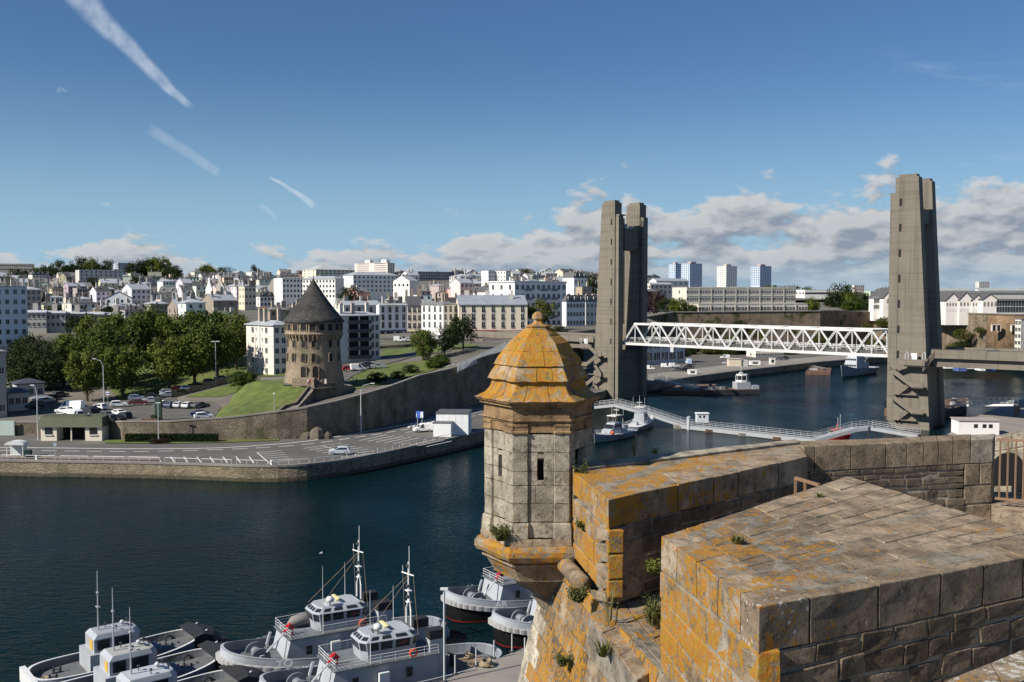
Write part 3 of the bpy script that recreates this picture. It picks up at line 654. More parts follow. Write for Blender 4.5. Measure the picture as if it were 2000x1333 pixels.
# ------------------------------------------------------------------ lift bridge
E = Vector((.69, -.7238, 0)).normalized(); Bk = Vector((-E.y, E.x, 0))       # along the span (to the right, nearer) ; away from camera
OL, OR = Vector((32.4, 310.1, 0)), Vector((95.3, 245.0, 0))
E2 = Vector((math.cos(R(37)), -math.sin(R(37)), 0)); Bk2 = Vector((-E2.y, E2.x, 0))      # the near tower stands at a slightly different angle
def pylon_tower(O, s, lab, E=E, Bk=Bk):
    """s=+1: span lies on the +E side of the tower, s=-1: on the -E side"""
    t = thing('lift_tower', lab, 'bridge tower', (O.x, O.y, 0), group='lift bridge towers')
    def P(a, b, z): return E * (-s * a) + Bk * b + Vector((0, 0, z))    # a: outward from the span
    def hx(mb, a0, a1, a0t, a1t, b0, b1, b0t, b1t, z0, z1, mi=0):
        pts = [P(a0, b0, z0), P(a1, b0, z0), P(a1, b1, z0), P(a0, b1, z0), P(a0t, b0t, z1), P(a1t, b0t, z1), P(a1t, b1t, z1), P(a0t, b1t, z1)]
        mb.hexa(pts, mi)
    for b0 in (0.0, 12.3):
        mb = MB(); hx(mb, 0, 9.4, 0, 5.4, b0 - .15, b0 + 3.5, b0, b0 + 3.3, -4, 62.4); hx(mb, .6, 8.9 - 4.0, .6, 4.9, b0 + .5, b0 + 2.9, b0 + .5, b0 + 2.9, 62.4, 63.1)
        mb.build('pylon', CONC, t)
        mb = MB(); hx(mb, -1.3, -.02, -1.3, -.02, b0 + .35, b0 + 2.6, b0 + .35, b0 + 2.6, -4 if s > 0 else 2.0, 58.2); mb.build('pilaster', CONC, t)
        mb = MB(); hx(mb, .75, 1.0, .75, 1.0, b0 - .22, b0, b0 - .06, b0, 12, 62.2); mb.build('rib', CONC, t)
        if b0 == 0:
            for k in range(7):
                z = 17.5 + 6.3 * k; mb = MB(); hx(mb, 1.05, 1.6, 1.05, 1.6, -.19 + .0024 * z, .05, -.19 + .0024 * z, .05, z, z + 1.9, 0); mb.build('window', DARK, t)
    mb = MB(); hx(mb, .3, 4.2, .3, 4.2, 3.2, 12.4, 3.2, 12.4, 47.5 if s > 0 else 51.0, 54.4); mb.build('cross_beam', CONC, t)
    mb = MB(); hx(mb, 4.25, 5.0, 4.25, 5.0, 3.2, 12.4, 3.2, 12.4, 51.3, 54.9); mb.build('cross_beam', CONC, t)
    mb = MB(); hx(mb, .2, 8.3, .2, 7.6, 3.3, 12.5, 3.3, 12.5, -4, 15.2); mb.build('lower_beam', CONC, t)
    mb = MB(); hx(mb, 1.0, 2.4, 1, 2.4, 5, 7.4, 5, 7.4, 54.42, 55.9); hx(mb, 1.2, 2.0, 1.2, 2.0, 9, 10.4, 9, 10.4, 54.42, 55.3); mb.build('machinery', LGREY, t)
    for b in (3.7, 11.9):
        mb = MB(); mb.tube([P(-.5, b, 24), P(-.5, b, 57.5)], .16, 6); mb.build('lift_cable', DMETAL, t)
        mb = MB(); mb.tube([P(-.9, b, 24), P(-.9, b, 57.5)], .10, 6); mb.build('lift_cable', DMETAL, t)
    mb = MB(); hx(mb, -1.5, .3, -1.5, .3, .5, 3.6, .5, 3.6, 58.22, 58.6); mb.build('sheave_bracket', CONC, t)
    # zig-zag stair on the lit face
    st = MB; z0 = 14.6 if s < 0 else 13.6
    def plate(a0, za, a1, zb, b, h=1.35, t_=.28, name='stair_flight'):
        mb = MB(); mb.extr([P(a0, b, za), P(a1, b, zb), P(a1, b, zb + h), P(a0, b, za + h)], Bk * t_); return mb.build(name, CONC, t)
    A0, A1, A2 = (-.3, 5.6, 8.2) if s < 0 else (4.4, 9.6, 11.6)
    for k in range(4):
        za = z0 - 6.4 * k
        if s < 0:
            plate(A0, za, A1, za - 4.2, -2.6); plate(A1, za - 4.2, A2, za - 4.2, -2.6)
            plate(A1 - 1.0, za - 3.9, A0 + 2.2, za - 6.3, -1.3)
        else:
            plate(A1, za - 3.4, A0, za, -2.6); plate(A1, za - 3.4, A2, za - 3.4, -2.6)
            plate(A0 + .3, za - 6.2, A1 - 2.3, za - 3.6, -1.3); plate(A0 + .3, za, A0 - 1.2, za, -2.6)
        mb = MB(); hx(mb, min(A1, A2), max(A1, A2), min(A1, A2), max(A1, A2), -2.6, -.1, -2.6, -.1, za - 4.2, za - 3.95); mb.build('landing', CONC, t)
        mb = MB(); hx(mb, A0, A0 + 1.6, A0, A0 + 1.6, -2.6, -.1, -2.6, -.1, za - .1, za + .15); mb.build('landing', CONC, t)
        mb = MB(); hx(mb, A0 + .5, A1 + .6, A0 + .5, A1 + .6, -1.05, -.12, -1.05, -.12, za - 6.1, za - 5.9); mb.build('landing', CONC, t)
    a, b_ = (3.4, 8.4) if s < 0 else (8.6, 12.2)
    plate(a, 16.0, b_, 16.0, -2.6, 1.5, .3, 'platform')
    mb = MB(); hx(mb, a, b_, a, b_, -2.3, -.1, -2.3, -.1, 15.7, 15.95); mb.build('platform_floor', CONC, t)
    if s < 0: plate(A0 + .3, 14.6, a, 16.0, -2.6)
    else: plate(a, 16.0, A0 + .6, z0, -2.6)
    for q in (a + .4, b_ - .6):
        mb = MB(); mb.tube([P(q, -2.5, 17.5), P(q, -2.5, 18.9), P(q + .25, -2.5, 19.2), P(q + .5, -2.5, 19.2), P(q + .7, -2.5, 18.9), P(q + .7, -2.5, 17.5)], .12, 6); mb.build('safety_hoop', METAL, t)
    mb = MB(); hx(mb, a + 1.4, a + 2.9, a + 1.4, a + 2.9, -1.6, -1.2, -1.6, -1.2, 15.96, 19.0); mb.build('notice_board', WHITE, t)
    return t
pylon_tower(OL, 1, 'grey concrete lift bridge tower of two pylons on the quay side with parked vans')
pylon_tower(OR, -1, 'grey concrete lift bridge tower of two pylons rising from the water near the castle', E2, Bk2)
# truss span
PL, PR = Vector((35.4, 312, 0)), Vector((96.2, 249, 0)); U = (PR - PL); SPAN = U.length; U.normalize()
Vb = Vector((-U.y, U.x, 0))
br = thing('lift_span', 'white steel truss lift span hanging between two concrete towers', 'bridge', PL)
ZB, ZT = 17.75, 24.1; NP = 9; p_ = SPAN / NP
def Q(t, b, z): return U * t + Vb * b + Vector((0, 0, z))
for b in (0.0, 8.6):
    mb = MB(); mb.beam(Q(-.3, b, ZB), Q(SPAN + .3, b, ZB), .55, .78); mb.build('bottom_chord', STEELW, br)
    mb = MB(); mb.beam(Q(p_ / 2 - .3, b, ZT), Q(SPAN - p_ / 2 + .3, b, ZT), .55, .66); mb.build('top_chord', STEELW, br)
    for k in range(NP):
        x0, x1, xm = k * p_, (k + 1) * p_, (k + .5) * p_
        for (a, c, lace) in ((x0, xm, True), (x1, xm, False)):
            mb = MB(); d = (Q(c, b, ZT) - Q(a, b, ZB)); dn = d.normalized(); sd = dn.cross(Vb).normalized() * .20
            if lace:         # two flanges joined by battens
                for sg in (-1, 1): mb.beam(Q(a, b, ZB) + sd * sg, Q(c, b, ZT) + sd * sg, .42, .14, up=sd)
                m_ = 12
                for q in range(1, m_): c_ = Q(a, b, ZB) + d * (q / m_); mb.beam(c_ - dn * .13, c_ + dn * .13, .26, .36, up=sd)
            else: mb.beam(Q(a, b, ZB), Q(c, b, ZT), .36, .44, up=sd)
            mb.build('diagonal', STEELW, br)
        mb = MB(); mb.beam(Q(xm, b, ZB), Q(xm, b, ZT), .32, .28); mb.build('vertical', STEELW, br)
for k in range(NP):
    xm = (k + .5) * p_
    mb = MB(); mb.beam(Q(xm, 0, ZT), Q(xm, 8.6, ZT), .3, .4); mb.build('cross_strut', STEELW, br)
    mb = MB(); mb.beam(Q(xm, 0, ZB - .1), Q(xm, 8.6, ZB - .1), .4, .7); mb.build('floor_beam', STEELW, br)
for k in range(NP - 1):
    mb = MB(); mb.beam(Q((k + .5) * p_, 0, ZT), Q((k + 1.5) * p_, 8.6, ZT), .2, .25); mb.build('wind_brace', STEELW, br)
mb = MB(); mb.hexa([Q(-.3, .4, 18.25), Q(SPAN, .4, 18.25), Q(SPAN, 8.2, 18.25), Q(-.3, 8.2, 18.25), Q(-.3, .4, 18.6), Q(SPAN, .4, 18.6), Q(SPAN, 8.2, 18.6), Q(-.3, 8.2, 18.6)]); mb.build('deck', ASPH, br)
for b in (-1.3, 9.9):                      # footways outside the trusses
    lo, hi = min(b, 0 if b < 0 else 8.6), max(b, 0 if b < 0 else 8.6)
    mb = MB()
    mb.hexa([Q(0, lo, 18.3), Q(SPAN, lo, 18.3), Q(SPAN, hi, 18.3), Q(0, hi, 18.3), Q(0, lo, 18.5), Q(SPAN, lo, 18.5), Q(SPAN, hi, 18.5), Q(0, hi, 18.5)]) if b > 0 else None
    if b > 0: mb.build('footway', STEELW, br)
for b in (.7, 7.9, 9.8):
    mb = MB(); mb.beam(Q(0, b, 19.7), Q(SPAN, b, 19.7), .09, .12); mb.beam(Q(0, b, 19.3), Q(SPAN, b, 19.3), .06, .08)
    for k in range(45): mb.beam(Q(k * SPAN / 44, b, 18.4), Q(k * SPAN / 44, b, 19.7), .07, .07)
    mb.build('railing', STEELW, br)
mb = MB(); mb.hexa([Q(18.8, -.3, 15.8), Q(20, -.3, 15.8), Q(20, .3, 15.8), Q(18.8, .3, 15.8), Q(18.8, -.3, 17.3), Q(20, -.3, 17.3), Q(20, .3, 17.3), Q(18.8, .3, 17.3)]); mb.build('inspection_basket', METAL, br)
# approach viaducts
def viaduct(O, d, length, lab, zt, Bk=Bk):
    t = thing('approach_viaduct', lab, 'viaduct', (O.x, O.y, 0), group=None)
    def P(a, b, z): return d * a + Bk * b + Vector((0, 0, z))
    def bx(mb, a0, a1, b0, b1, z0, z1): mb.hexa([P(a0, b0, z0), P(a1, b0, z0), P(a1, b1, z0), P(a0, b1, z0), P(a0, b0, z1), P(a1, b0, z1), P(a1, b1, z1), P(a0, b1, z1)])
    mb = MB(); bx(mb, 0, length, .2, 15.4, zt - 1.6, zt - .9); mb.build('deck', CONC, t)
    for b in (0, 15.1):
        mb = MB(); bx(mb, 0, length, b, b + .35, zt - 1.75, zt + .35); mb.build('parapet', CONC, t)
    for b in (1.1, 13.0):
        mb = MB(); bx(mb, .4, length, b, b + 1.3, zt - 3.9, zt - 1.62); mb.build('girder', CONC, t)
    mb = MB(); mb.beam(P(0, .17, zt + .5), P(length, .17, zt + .5), .1, .12); mb.build('rail', DMETAL, t)
    mb = MB(); bx(mb, 0, length, .9, 14.5, zt - .88, zt - .85); mb.build('roadway', ASPH, t)
    return t
viaduct(OL - E * 9.0 + Bk * .2, -E, 62, 'concrete viaduct leading from the street to the bridge tower', 19.6)
viaduct(OR + E2 * 9.2 + Bk2 * -.3, E2, 75, 'concrete viaduct leaving the bridge tower over the water towards the castle bank', 19.6, Bk2)
# wing slab joining tower and right viaduct
mb = MB(); o = OR + E2 * 8.0 - Bk2 * 2.4
mb.extr([o + Vector((0, 0, 16.2)), o + E2 * 2.2 + Bk2 * 2.2 + Vector((0, 0, 19.9)), o + E2 * 2.2 + Bk2 * 2.2 + Vector((0, 0, 18.2)), o + Vector((0, 0, 14.6))], Bk2 * .5 - E2 * .3)
tag(mb.build('stair_wing', CONC), 'slanting concrete stair parapet between tower and viaduct', 'stair')
# ------------------------------------------------------------------ castle in the foreground
rs = random.Random(11)
def block8(name, parent, c, mat, color, r=.035, amp=.018, freq=2.6):
    """rounded, roughened block; c = 4 corners of the back then 4 of the front (same order)"""
    c = [Vector(p) for p in c]; o = sum(c, Vector()) / 8
    dx = max((c[1] - c[0]).length, (c[2] - c[3]).length); dy = max((c[3] - c[0]).length, (c[2] - c[1]).length); dz = (c[4] - c[0]).length
    D = (dx, dy, dz)
    def axis(d):
        e = min(r / max(d, .01), .3)
        return (0, e, .5, 1 - e, 1)
    A = [axis(d) for d in D]; vid = {}; vv = []; ff = []
    def pt(i, j, k):
        key = (i, j, k)
        if key in vid: return vid[key]
        p = [A[0][i] * dx, A[1][j] * dy, A[2][k] * dz]; q = [min(max(p[a], min(r, D[a] * .3)), D[a] - min(r, D[a] * .3)) for a in range(3)]
        d = Vector([p[a] - q[a] for a in range(3)])
        if d.length > 1e-6 and sum(abs(x) > 1e-6 for x in d) > 1:
            d = d.normalized() * max(abs(x) for x in d); p = [q[a] + d[a] for a in range(3)]
        u, v, w = p[0] / dx, p[1] / dy, p[2] / dz
        f = lambda s: (c[s] * (1 - u) * (1 - v) + c[s + 1] * u * (1 - v) + c[s + 2] * u * v + c[s + 3] * (1 - u) * v)
        P = f(0) * (1 - w) + f(4) * w
        nv = noise.noise_vector(P * freq) + .5 * noise.noise_vector(P * freq * 2.7)
        P = P + nv * amp
        vid[key] = len(vv); vv.append(P - o); return vid[key]
    for a in range(4):
        for b in range(4):
            ff.append((pt(a, b, 4), pt(a + 1, b, 4), pt(a + 1, b + 1, 4), pt(a, b + 1, 4)))
            ff.append((pt(a, 0, b), pt(a + 1, 0, b), pt(a + 1, 0, b + 1), pt(a, 0, b + 1)))
            ff.append((pt(a + 1, 4, b), pt(a, 4, b), pt(a, 4, b + 1), pt(a + 1, 4, b + 1)))
            ff.append((pt(0, a + 1, b), pt(0, a, b), pt(0, a, b + 1), pt(0, a + 1, b + 1)))
            ff.append((pt(4, a, b), pt(4, a + 1, b), pt(4, a + 1, b + 1), pt(4, a, b + 1)))
    me = bpy.data.meshes.new(name); me.from_pydata(vv, [], ff); me.update(); me.materials.append(mat)
    bm = bmesh.new(); bm.from_mesh(me); bmesh.ops.recalc_face_normals(bm, faces=bm.faces); bm.to_mesh(me); bm.free()
    return ob(name, me, parent, color, loc=o - (parent.location if parent else Vector()))
def bil(q, u, v): return q[0] * (1 - u) * (1 - v) + q[1] * u * (1 - v) + q[2] * u * v + q[3] * (1 - u) * v
def cuts(total, mean, jit):
    n = max(1, round(total / mean)); a = [1 + rs.uniform(-jit, jit) for _ in range(n)]; s = sum(a); out = [0.0]
    for x in a: out.append(out[-1] + x / s)
    out[-1] = 1.0; return out
def masonry(parent, q, mat, rowh, length, color, thick=.3, gap=.02, jit=.3, proud=.02, r=.03, amp=.015, rows=None, name='stone', lead=None, cj=.25, wob=.0, core=True, skip=None, bed=.03):
    q = [Vector(p) for p in q]; nn = (q[1] - q[0]).cross(q[3] - q[0]).normalized()
    H = (q[3] - q[0]).length; V = rows or cuts(H, rowh, jit); made = 0
    if core:
        wq = (q[1] - q[0]).length; iu = min(.20 / wq, .10); cq_ = [bil(q, iu, 0), bil(q, 1 - iu, 0), bil(q, 1 - iu, 1), bil(q, iu, 1)]
        mb = MB(); mb.hexa([p - nn * (thick + .1) for p in cq_] + [p - nn * bed for p in cq_]); mb.build('mortar_bed', MORTAR, parent, (.60, .2, .1), world=True)
    for i in range(len(V) - 1):
        wid = (bil(q, 1, (V[i] + V[i + 1]) / 2) - bil(q, 0, (V[i] + V[i + 1]) / 2)).length
        U = cuts(wid, length * rs.uniform(.8, 1.25), .45); 
        for j in range(len(U) - 1):
            gu = gap / wid / 2; gv = gap / H / 2
            uu0, uu1, v0, v1 = U[j] + gu * rs.uniform(.5, 1.8), U[j + 1] - gu * rs.uniform(.5, 1.8), V[i] + gv * rs.uniform(.4, 2), V[i + 1] - gv * rs.uniform(.4, 2)
            if skip and skip((uu0 + uu1) / 2, (v0 + v1) / 2): continue
            k = [(uu0, v0), (uu1, v0), (uu1, v1), (uu0, v1)]
            k = [(a + rs.uniform(-1, 1) * gu * wob, b + rs.uniform(-1, 1) * gv * wob) for a, b in k]
            pr = rs.uniform(-proud, proud)
            fc = [bil(q, a, b) + nn * (pr + rs.uniform(-.5, .5) * proud) for a, b in k]; bk = [bil(q, a, b) - nn * thick for a, b in k]
            cl = color((U[j] + U[j + 1]) / 2, (V[i] + V[i + 1]) / 2) if callable(color) else color
            cl = tuple(max(0, x * (1 + rs.uniform(-cj, cj))) for x in cl)
            m_ = mat(i, j) if callable(mat) else mat
            block8(name, parent, bk + fc, m_, cl, r, amp); made += 1
    return made
ZR = 30.0
g = lambda x, y: G(x, y, ZR)
dn = lambda p, h: Vector((p.x, p.y, p.z - h))
B0, B1, A1, A2 = g(1105, 912), g(1188, 976), g(1290, 1048), g(1482, 1187)
A3, A4 = g(2105, 1069), g(1655, 931)
tL = (A2 - B0).normalized(); nL = Vector((tL.y, -tL.x, 0));  nL = nL if nL.x < 0 else -nL
# --- near merlon
am = thing('parapet_merlon', 'huge granite merlon with broad brick-paved top and a grass tuft', 'parapet', dn((A1 + A3) / 2, 2))
qt = [A2, A3, A4, A1]
def topcol(u, v): return (.58 + .1 * u, max(.18, .60 - .55 * u), .15)
hC = .56
fr = cuts(1, 1 / 5.2, .2); lf = [0, .20, .42, .63, .82, 1]
ub, vb = .105, .155
def inset(q, k=.035):
    return [bil(q, k, k * 1.6), bil(q, 1 - k, k * 1.6), bil(q, 1 - k, 1 - k * 1.6), bil(q, k, 1 - k * 1.6)]
def toprow(q, u0, u1, v0, v1, h, mat, colr, parent=am, name='coping_stone', drop=0.0):
    g_ = .0028; cs = [bil(q, u0 + g_ * .6, v0 + g_), bil(q, u1 - g_ * .6, v0 + g_), bil(q, u1 - g_ * .6, v1 - g_), bil(q, u0 + g_ * .6, v1 - g_)]
    dz = rs.uniform(-.006, .008) - drop; fc = [p + Vector((0, 0, dz + rs.uniform(-.006, .006))) for p in cs]
    block8(name, parent, [dn(p, h) for p in cs] + fc, mat, colr, .013, .013)
FR = [0, .135, .33, .52, .66, .80, 1]
for j in range(6): toprow(qt, FR[j], FR[j + 1], 0, vb, hC, GRANITE, (.44, .40 if j < 2 else .24, .62 if j == 0 else .3 if j < 3 else .12))
LF = [vb, .36, .58, .80, 1]
for i in range(4): toprow(qt, 0, ub, LF[i], LF[i + 1], .5, GRANITE, (.60, .72 if i < 3 else .7, .18))
mb = MB(); mb.hexa([dn(p, .75) for p in inset(qt)] + [dn(p, .006) for p in inset(qt)]); mb.build('mortar_bed', MORTAR, am, (.42, .35, .15), world=True)
rowv = [vb, .24, .315, .39, .465, .535, .61, .69, .78, .885, 1]
for i in range(len(rowv) - 1):
    # small brick-like paving to the left, large worn flags to the right
    lim = .50 + .10 * math.sin(i * 1.3); U = [ub + (lim - ub) * t for t in cuts(1, 1 / (3 + i % 3), .35)]
    U += [lim + (1 - lim) * t for t in ((.36, .7, 1) if i % 2 else (.5, 1))]
    for j in range(len(U) - 1):
        big = U[j] >= lim - .001
        toprow(qt, U[j], U[j + 1], rowv[i], rowv[i + 1], .2, GRANITE if big else DGRAN, (.52 + .10 * rs.random() if big else .54 + .26 * rs.random(), .32 if big else max(.26, .74 - .6 * U[j]), .12), am, 'paving_stone', -.004 if big else .0)
lich = lambda u, v: (.52, max(0, .12 - .1 * u), .18)
n_f = Vector((-(A3 - A2).y, (A3 - A2).x, 0)).normalized(); n_f = -n_f if n_f.y > 0 else n_f
fq = [dn(A2, 3.4), dn(A3, 3.4), dn(A3, hC + .01), dn(A2, hC + .01)]
fq = [p - n_f * .0 for p in fq]
masonry(am, fq, lambda i, j: GRANITE if j == 0 or rs.random() < .15 else DGRAN, .255, .62, lambda u, v: (.36, .35 if u < .12 else .06, .10), .3, .030, .5, .010, .016, .022, wob=1.6, bed=.020)
# left (outer) face, standing on the cordon
lq = [dn(A1, 2.0), dn(A2, 2.6), dn(A2, .51), dn(A1, .51)]
masonry(am, lq, lambda i, j: GRANITE, .42, .75, lambda u, v: (.56, .80 - .10 * u, .2), .3, .02, .2, .010, .02, .018, wob=.8, bed=.014)
# the far cheek (towards the turret) closes the block
cq = [dn(A4, 2.0), dn(A1, 2.0), dn(A1, .5), dn(A4, .5)]
masonry(am, cq, DGRAN, .35, .8, (.5, .2, .1), .25)
# --- corner merlon beside the turret
bmn = thing('corner_merlon', 'orange-lichened granite merlon wedged between watch turret and embrasure', 'parapet', dn(B1, 2))
Bf, Bg = g(1578, 892), g(1556, 863)
qb = [B1, Bf, Bg, B0]
mb = MB(); mb.hexa([dn(p, .75) for p in inset(qb)] + [dn(p, .006) for p in inset(qb)]); mb.build('mortar_bed', MORTAR, bmn, (.42, .4, .15), world=True)
UB = [0, .30, .47, .60, .82, 1.0]
for j in range(5): toprow(qb, UB[j], UB[j + 1], 0, .40, .52, GRANITE, (.60, (.74, .58, .58, .48, .15)[j], (.18, .3, .25, .3, .15)[j]), bmn)
UB2 = [0, .16, .45, .72, 1.0]
for j in range(4): toprow(qb, UB2[j], UB2[j + 1], .40, .80, .45, GRANITE, (.58, (.88, .80, .66, .3)[j], .14), bmn)
UB3 = [0, .30, .55, .78, 1.0]
for j in range(4): toprow(qb, UB3[j], UB3[j + 1], .80, 1.0, .6, LGRAN, (.55, (.45, .22, .15, .1)[j], .15), bmn, drop=-.06)
bl = [dn(B0, 1.72), dn(B1, 1.78), dn(B1, .54), dn(B0, .54)]
masonry(bmn, bl, GRANITE, .42, .62, lambda u, v: (.54, .70 + .2 * u, .14), .3, .018, .2, .012, .03, .016)
bc = [dn(B1, 1.9), dn(Bf, 1.9), dn(Bf, .53), dn(B1, .53)]
masonry(bmn, bc, lambda i, j: GRANITE if j == 0 else DGRAN, .38, .75, lambda u, v: (.46 if u < .2 else .37, .42 if u < .2 else .04, .26 if u < .25 else .08), .3, .030, .45, .010, .016, .022, wob=1.6, bed=.020)
# --- embrasure between the merlons
emb = thing('embrasure', 'sloping stone sill of the gun embrasure between two merlons', 'embrasure', dn(A1, 2))
eq = [dn(A1, 2.15) + nL * .35, dn(A4, 1.8), dn(Bf, 1.8), dn(B1, 2.0) + nL * .35]
mb = MB(); mb.hexa([dn(p, .7) for p in eq] + [dn(p, .05) for p in eq]); mb.build('mortar_bed', MORTAR, emb, (.42, .3, .1), world=True)
for i, (a, b) in enumerate(((0, .34), (.34, .68), (.68, 1))):
    for j, (c_, d_) in enumerate(((0, .13), (.13, .3), (.3, .6), (.6, 1))): toprow(eq, c_, d_, a, b, .55, GRANITE, (.56, .62 if j < 2 else .35, .15), emb, 'sill_stone')
# --- cordon and battered wall below
scp = thing('bastion_wall', 'battered masonry bastion wall with a rounded cordon below the merlons', 'fortress wall', (B0.x, B0.y, 2.5))
K = B0 - tL * .9 + nL * .1
zc = 28.12
def cord(a, b, nme, colr, rr=.17):
    mb = MB(); d = (b - a); s_ = 5; pts = [a + d * (k / s_) for k in range(s_ + 1)]
    mb.tube(pts, [rr * (1 + .03 * math.sin(3.1 * k)) for k in range(s_ + 1)], 12); mb.build(nme, GRANITE, scp, colr, world=True, smooth=True)
c0 = Vector((K.x, K.y, zc)) + nL * .08; c1 = Vector((A2.x, A2.y, zc)) + nL * .08 + tL * 1.5
cl = (c1 - c0).length; cc = [0, .075, .16, .25, .34, .42, .52, .62, .75, .88, 1]
for i in range(10):
    if i > 2: continue             # these stones are missing below the embrasure
    cord(c0.lerp(c1, cc[i] + .002), c0.lerp(c1, cc[i + 1] - .002), 'cordon_stone', (.55, .35 + .25 * (i % 2), .2))
def bat(p, z, k=.20): return Vector((p.x, p.y, z)) + nL * ((zc - z) * k)
Kb, Ab = Vector((K.x, K.y, 0)), Vector((A2.x, A2.y, 0)) + tL * 4
upv = Vector((-.18, .98, 0)); zl = 20.5
sq = [bat(Kb, zl) + upv * (zc - zl) * .19, bat(Ab, zl), bat(Ab, zc - .1), bat(Kb, zc - .1) + upv * .05]
def scol(u, v): return (.70 if u < .06 else .50, .08 if u < .06 else (.72 if v > .4 else .60), .14)
masonry(scp, sq, lambda i, j: LGRAN if j == 0 else GRANITE if rs.random() < .6 else DGRAN, .37, .78, scol, .3, .022, .3, .008, .016, .016, wob=.6, bed=.026)
# body of the bastion down to its quay
C2, C3 = Vector((12.6, 25.4, 0)), Vector((44, 31, 0)); Kc = Kb - nL * .12
def foot(z):
    o = (zc - z) * .20; up = Vector((-.18, .98, 0))
    return [Vector((p.x, p.y, z)) for p in (Kc + nL * o + up * o * .9, C2 + up * o, C3 + up * o, Vector((44, -6, 0)), Kc + tL * 26 - nL * .15 + nL * o)]
lo, hi_ = foot(1.5), foot(zc - .12)
mb = MB(); n5 = 5
mb.add([tuple(p) for p in lo] + [tuple(p - nL * .06) for p in hi_], [(i, (i + 1) % n5, n5 + (i + 1) % n5, n5 + i) for i in range(n5)])
mb.build('lower_wall', DWALL, scp, world=True)
mb = MB(); mb.poly([(p.x, p.y, 27.9) for p in hi_]); mb.build('terreplein', QUAYC)['kind'] = 'structure'
# --- long parapet to the right
par = thing('parapet_wall', 'long granite parapet wall ending in a squared pier beside an iron railing', 'parapet', dn(Bf, 2))
Ca, Cb, Cc_, Cd = g(1570, 873), g(1940, 857), g(1945, 847.5), g(1540, 863)
qc = [Ca, Cb, Cc_, Cd]
UC = [0, .055, .24, .42, .53, .62, .70, .78, .90, 1.0]
UC[8] = .875
for j in range(9): toprow(qc, UC[j], UC[j + 1], 0, 1, .60, GRANITE if j != 8 else LGRAN, (.43, .04, .08), par)
qi = [dn(Ca, 2.1), dn(Cb, 2.1), dn(Cb, .61), dn(Ca, .61)]
q_in = [bil(qi, 0, 0), bil(qi, .845, 0), bil(qi, .845, 1), bil(qi, 0, 1)]
masonry(par, q_in, DGRAN, .19, .62, (.36, .02, .07), .3, .03, .45, .012, .018, .022, wob=1.2, bed=.022)
q_qn = [bil(qi, .845, 0), bil(qi, 1, 0), bil(qi, 1, 1), bil(qi, .845, 1)]
masonry(par, q_qn, GRANITE, .46, .62, (.50, .03, .06), .5, .012, .1, .008, .03, .014)
q_ed = [dn(Cb, 2.1), dn(Cc_, 2.1), dn(Cc_, .61), dn(Cb, .61)]
masonry(par, q_ed, GRANITE, .46, 1.2, (.5, .03, .06), .3, .012, .1, .008)
# --- stub of the next merlon at the lower right
nm = thing('lower_merlon', 'corner of a merlon spotted with white and orange lichen', 'parapet', dn(g(1900, 1330), 2))
N1, N2, N3, N4 = g(1812, 1345), g(2140, 1208), g(2250, 1420), g(1900, 1500)
qn = [N4, N3, N2, N1]
for i in range(3):
    for j in range(3): toprow(qn, j / 3, (j + 1) / 3, i / 3, (i + 1) / 3, .5, GRANITE, (.50, .52, .95 if i == 2 else .4), nm)
mb = MB(); mb.hexa([dn(p, 2.4) for p in qn] + [dn(p, .3) for p in qn]); mb.build('core', MORTAR, nm, (.3, .1, .1), world=True)
# --- railing and pale wall behind the gap
ledge = thing('stone_ledge', 'stone ledge under the brown iron railing', 'ledge', C(1960, 24, 28))
lq2 = [C(1936, 23.2, 28.35), C(2140, 22.6, 28.35), C(2140, 25.5, 28.35), C(1936, 25.8, 28.35)]
for j in range(2): toprow(lq2, j / 2, (j + 1) / 2, 0, 1, .6, GRANITE, (.62, .02, .06), ledge, 'slab')
mb = MB(); mb.hexa([dn(p, 1.2) for p in lq2] + [dn(p, .62) for p in lq2]); mb.build('base', MORTAR, ledge, (.3, .0, .1), world=True)
pw = thing('inner_wall', 'pale granite wall with a dark arched drain behind the railing', 'wall', C(1970, 27, 28))
pq = [C(1938, 27.2, 27.9), C(2160, 26.0, 27.9), C(2160, 26.0, 30.45), C(1938, 27.2, 29.55)]
masonry(pw, pq, LGRAN, .45, .8, (.55, .02, .08), .3, .015, .15, .012, .03, .015)
mb = MB(); cpt = C(1968, 26.55, 28.35); ar = [Vector((-.42, 0, 0)), Vector((.42, 0, 0))] + [Vector((.42 * math.cos(a), 0, .55 + .42 * math.sin(a) * .9)) for a in [R(180 * k / 8) for k in range(9)]]
mb.poly([cpt + p for p in ar]); mb.build('drain', DARK, pw, world=True)
rl_ = thing('iron_railing', 'brown painted iron railing of upright bars on the stone ledge', 'railing', C(1941, 24, 28.4))
ra, rb_ = C(1943, 24.0, 28.52), C(2160, 22.9, 28.52)
for z in (.03, 1.5):
    mb = MB(); mb.beam(ra + Vector((0, 0, z)), rb_ + Vector((0, 0, z)), .05, .06); mb.build('rail', RAILM, rl_, world=True)
for k in range(14):
    p = ra.lerp(rb_, .04 + k / 13.6); mb = MB(); mb.beam(p, p + Vector((0, 0, 1.5)), .032, .032); mb.build('bar', RAILM, rl_, world=True)
# second small rail poking up behind the near merlon
r2_ = thing('stair_rail', 'small brown handrail end rising behind the broad merlon', 'railing', W(1553, 960, 19.4))
p0, p1 = W(1553, 934, 19.4), W(1600, 948, 18.6)
mb = MB(); mb.beam(p0, p1, .05, .06); mb.build('rail', RAILM, r2_, world=True)
for t in (.02, .42):
    mb = MB(); q = p0.lerp(p1, t); mb.beam(q, q - Vector((0, 0, .6)), .045, .045); mb.build('post', RAILM, r2_, world=True)
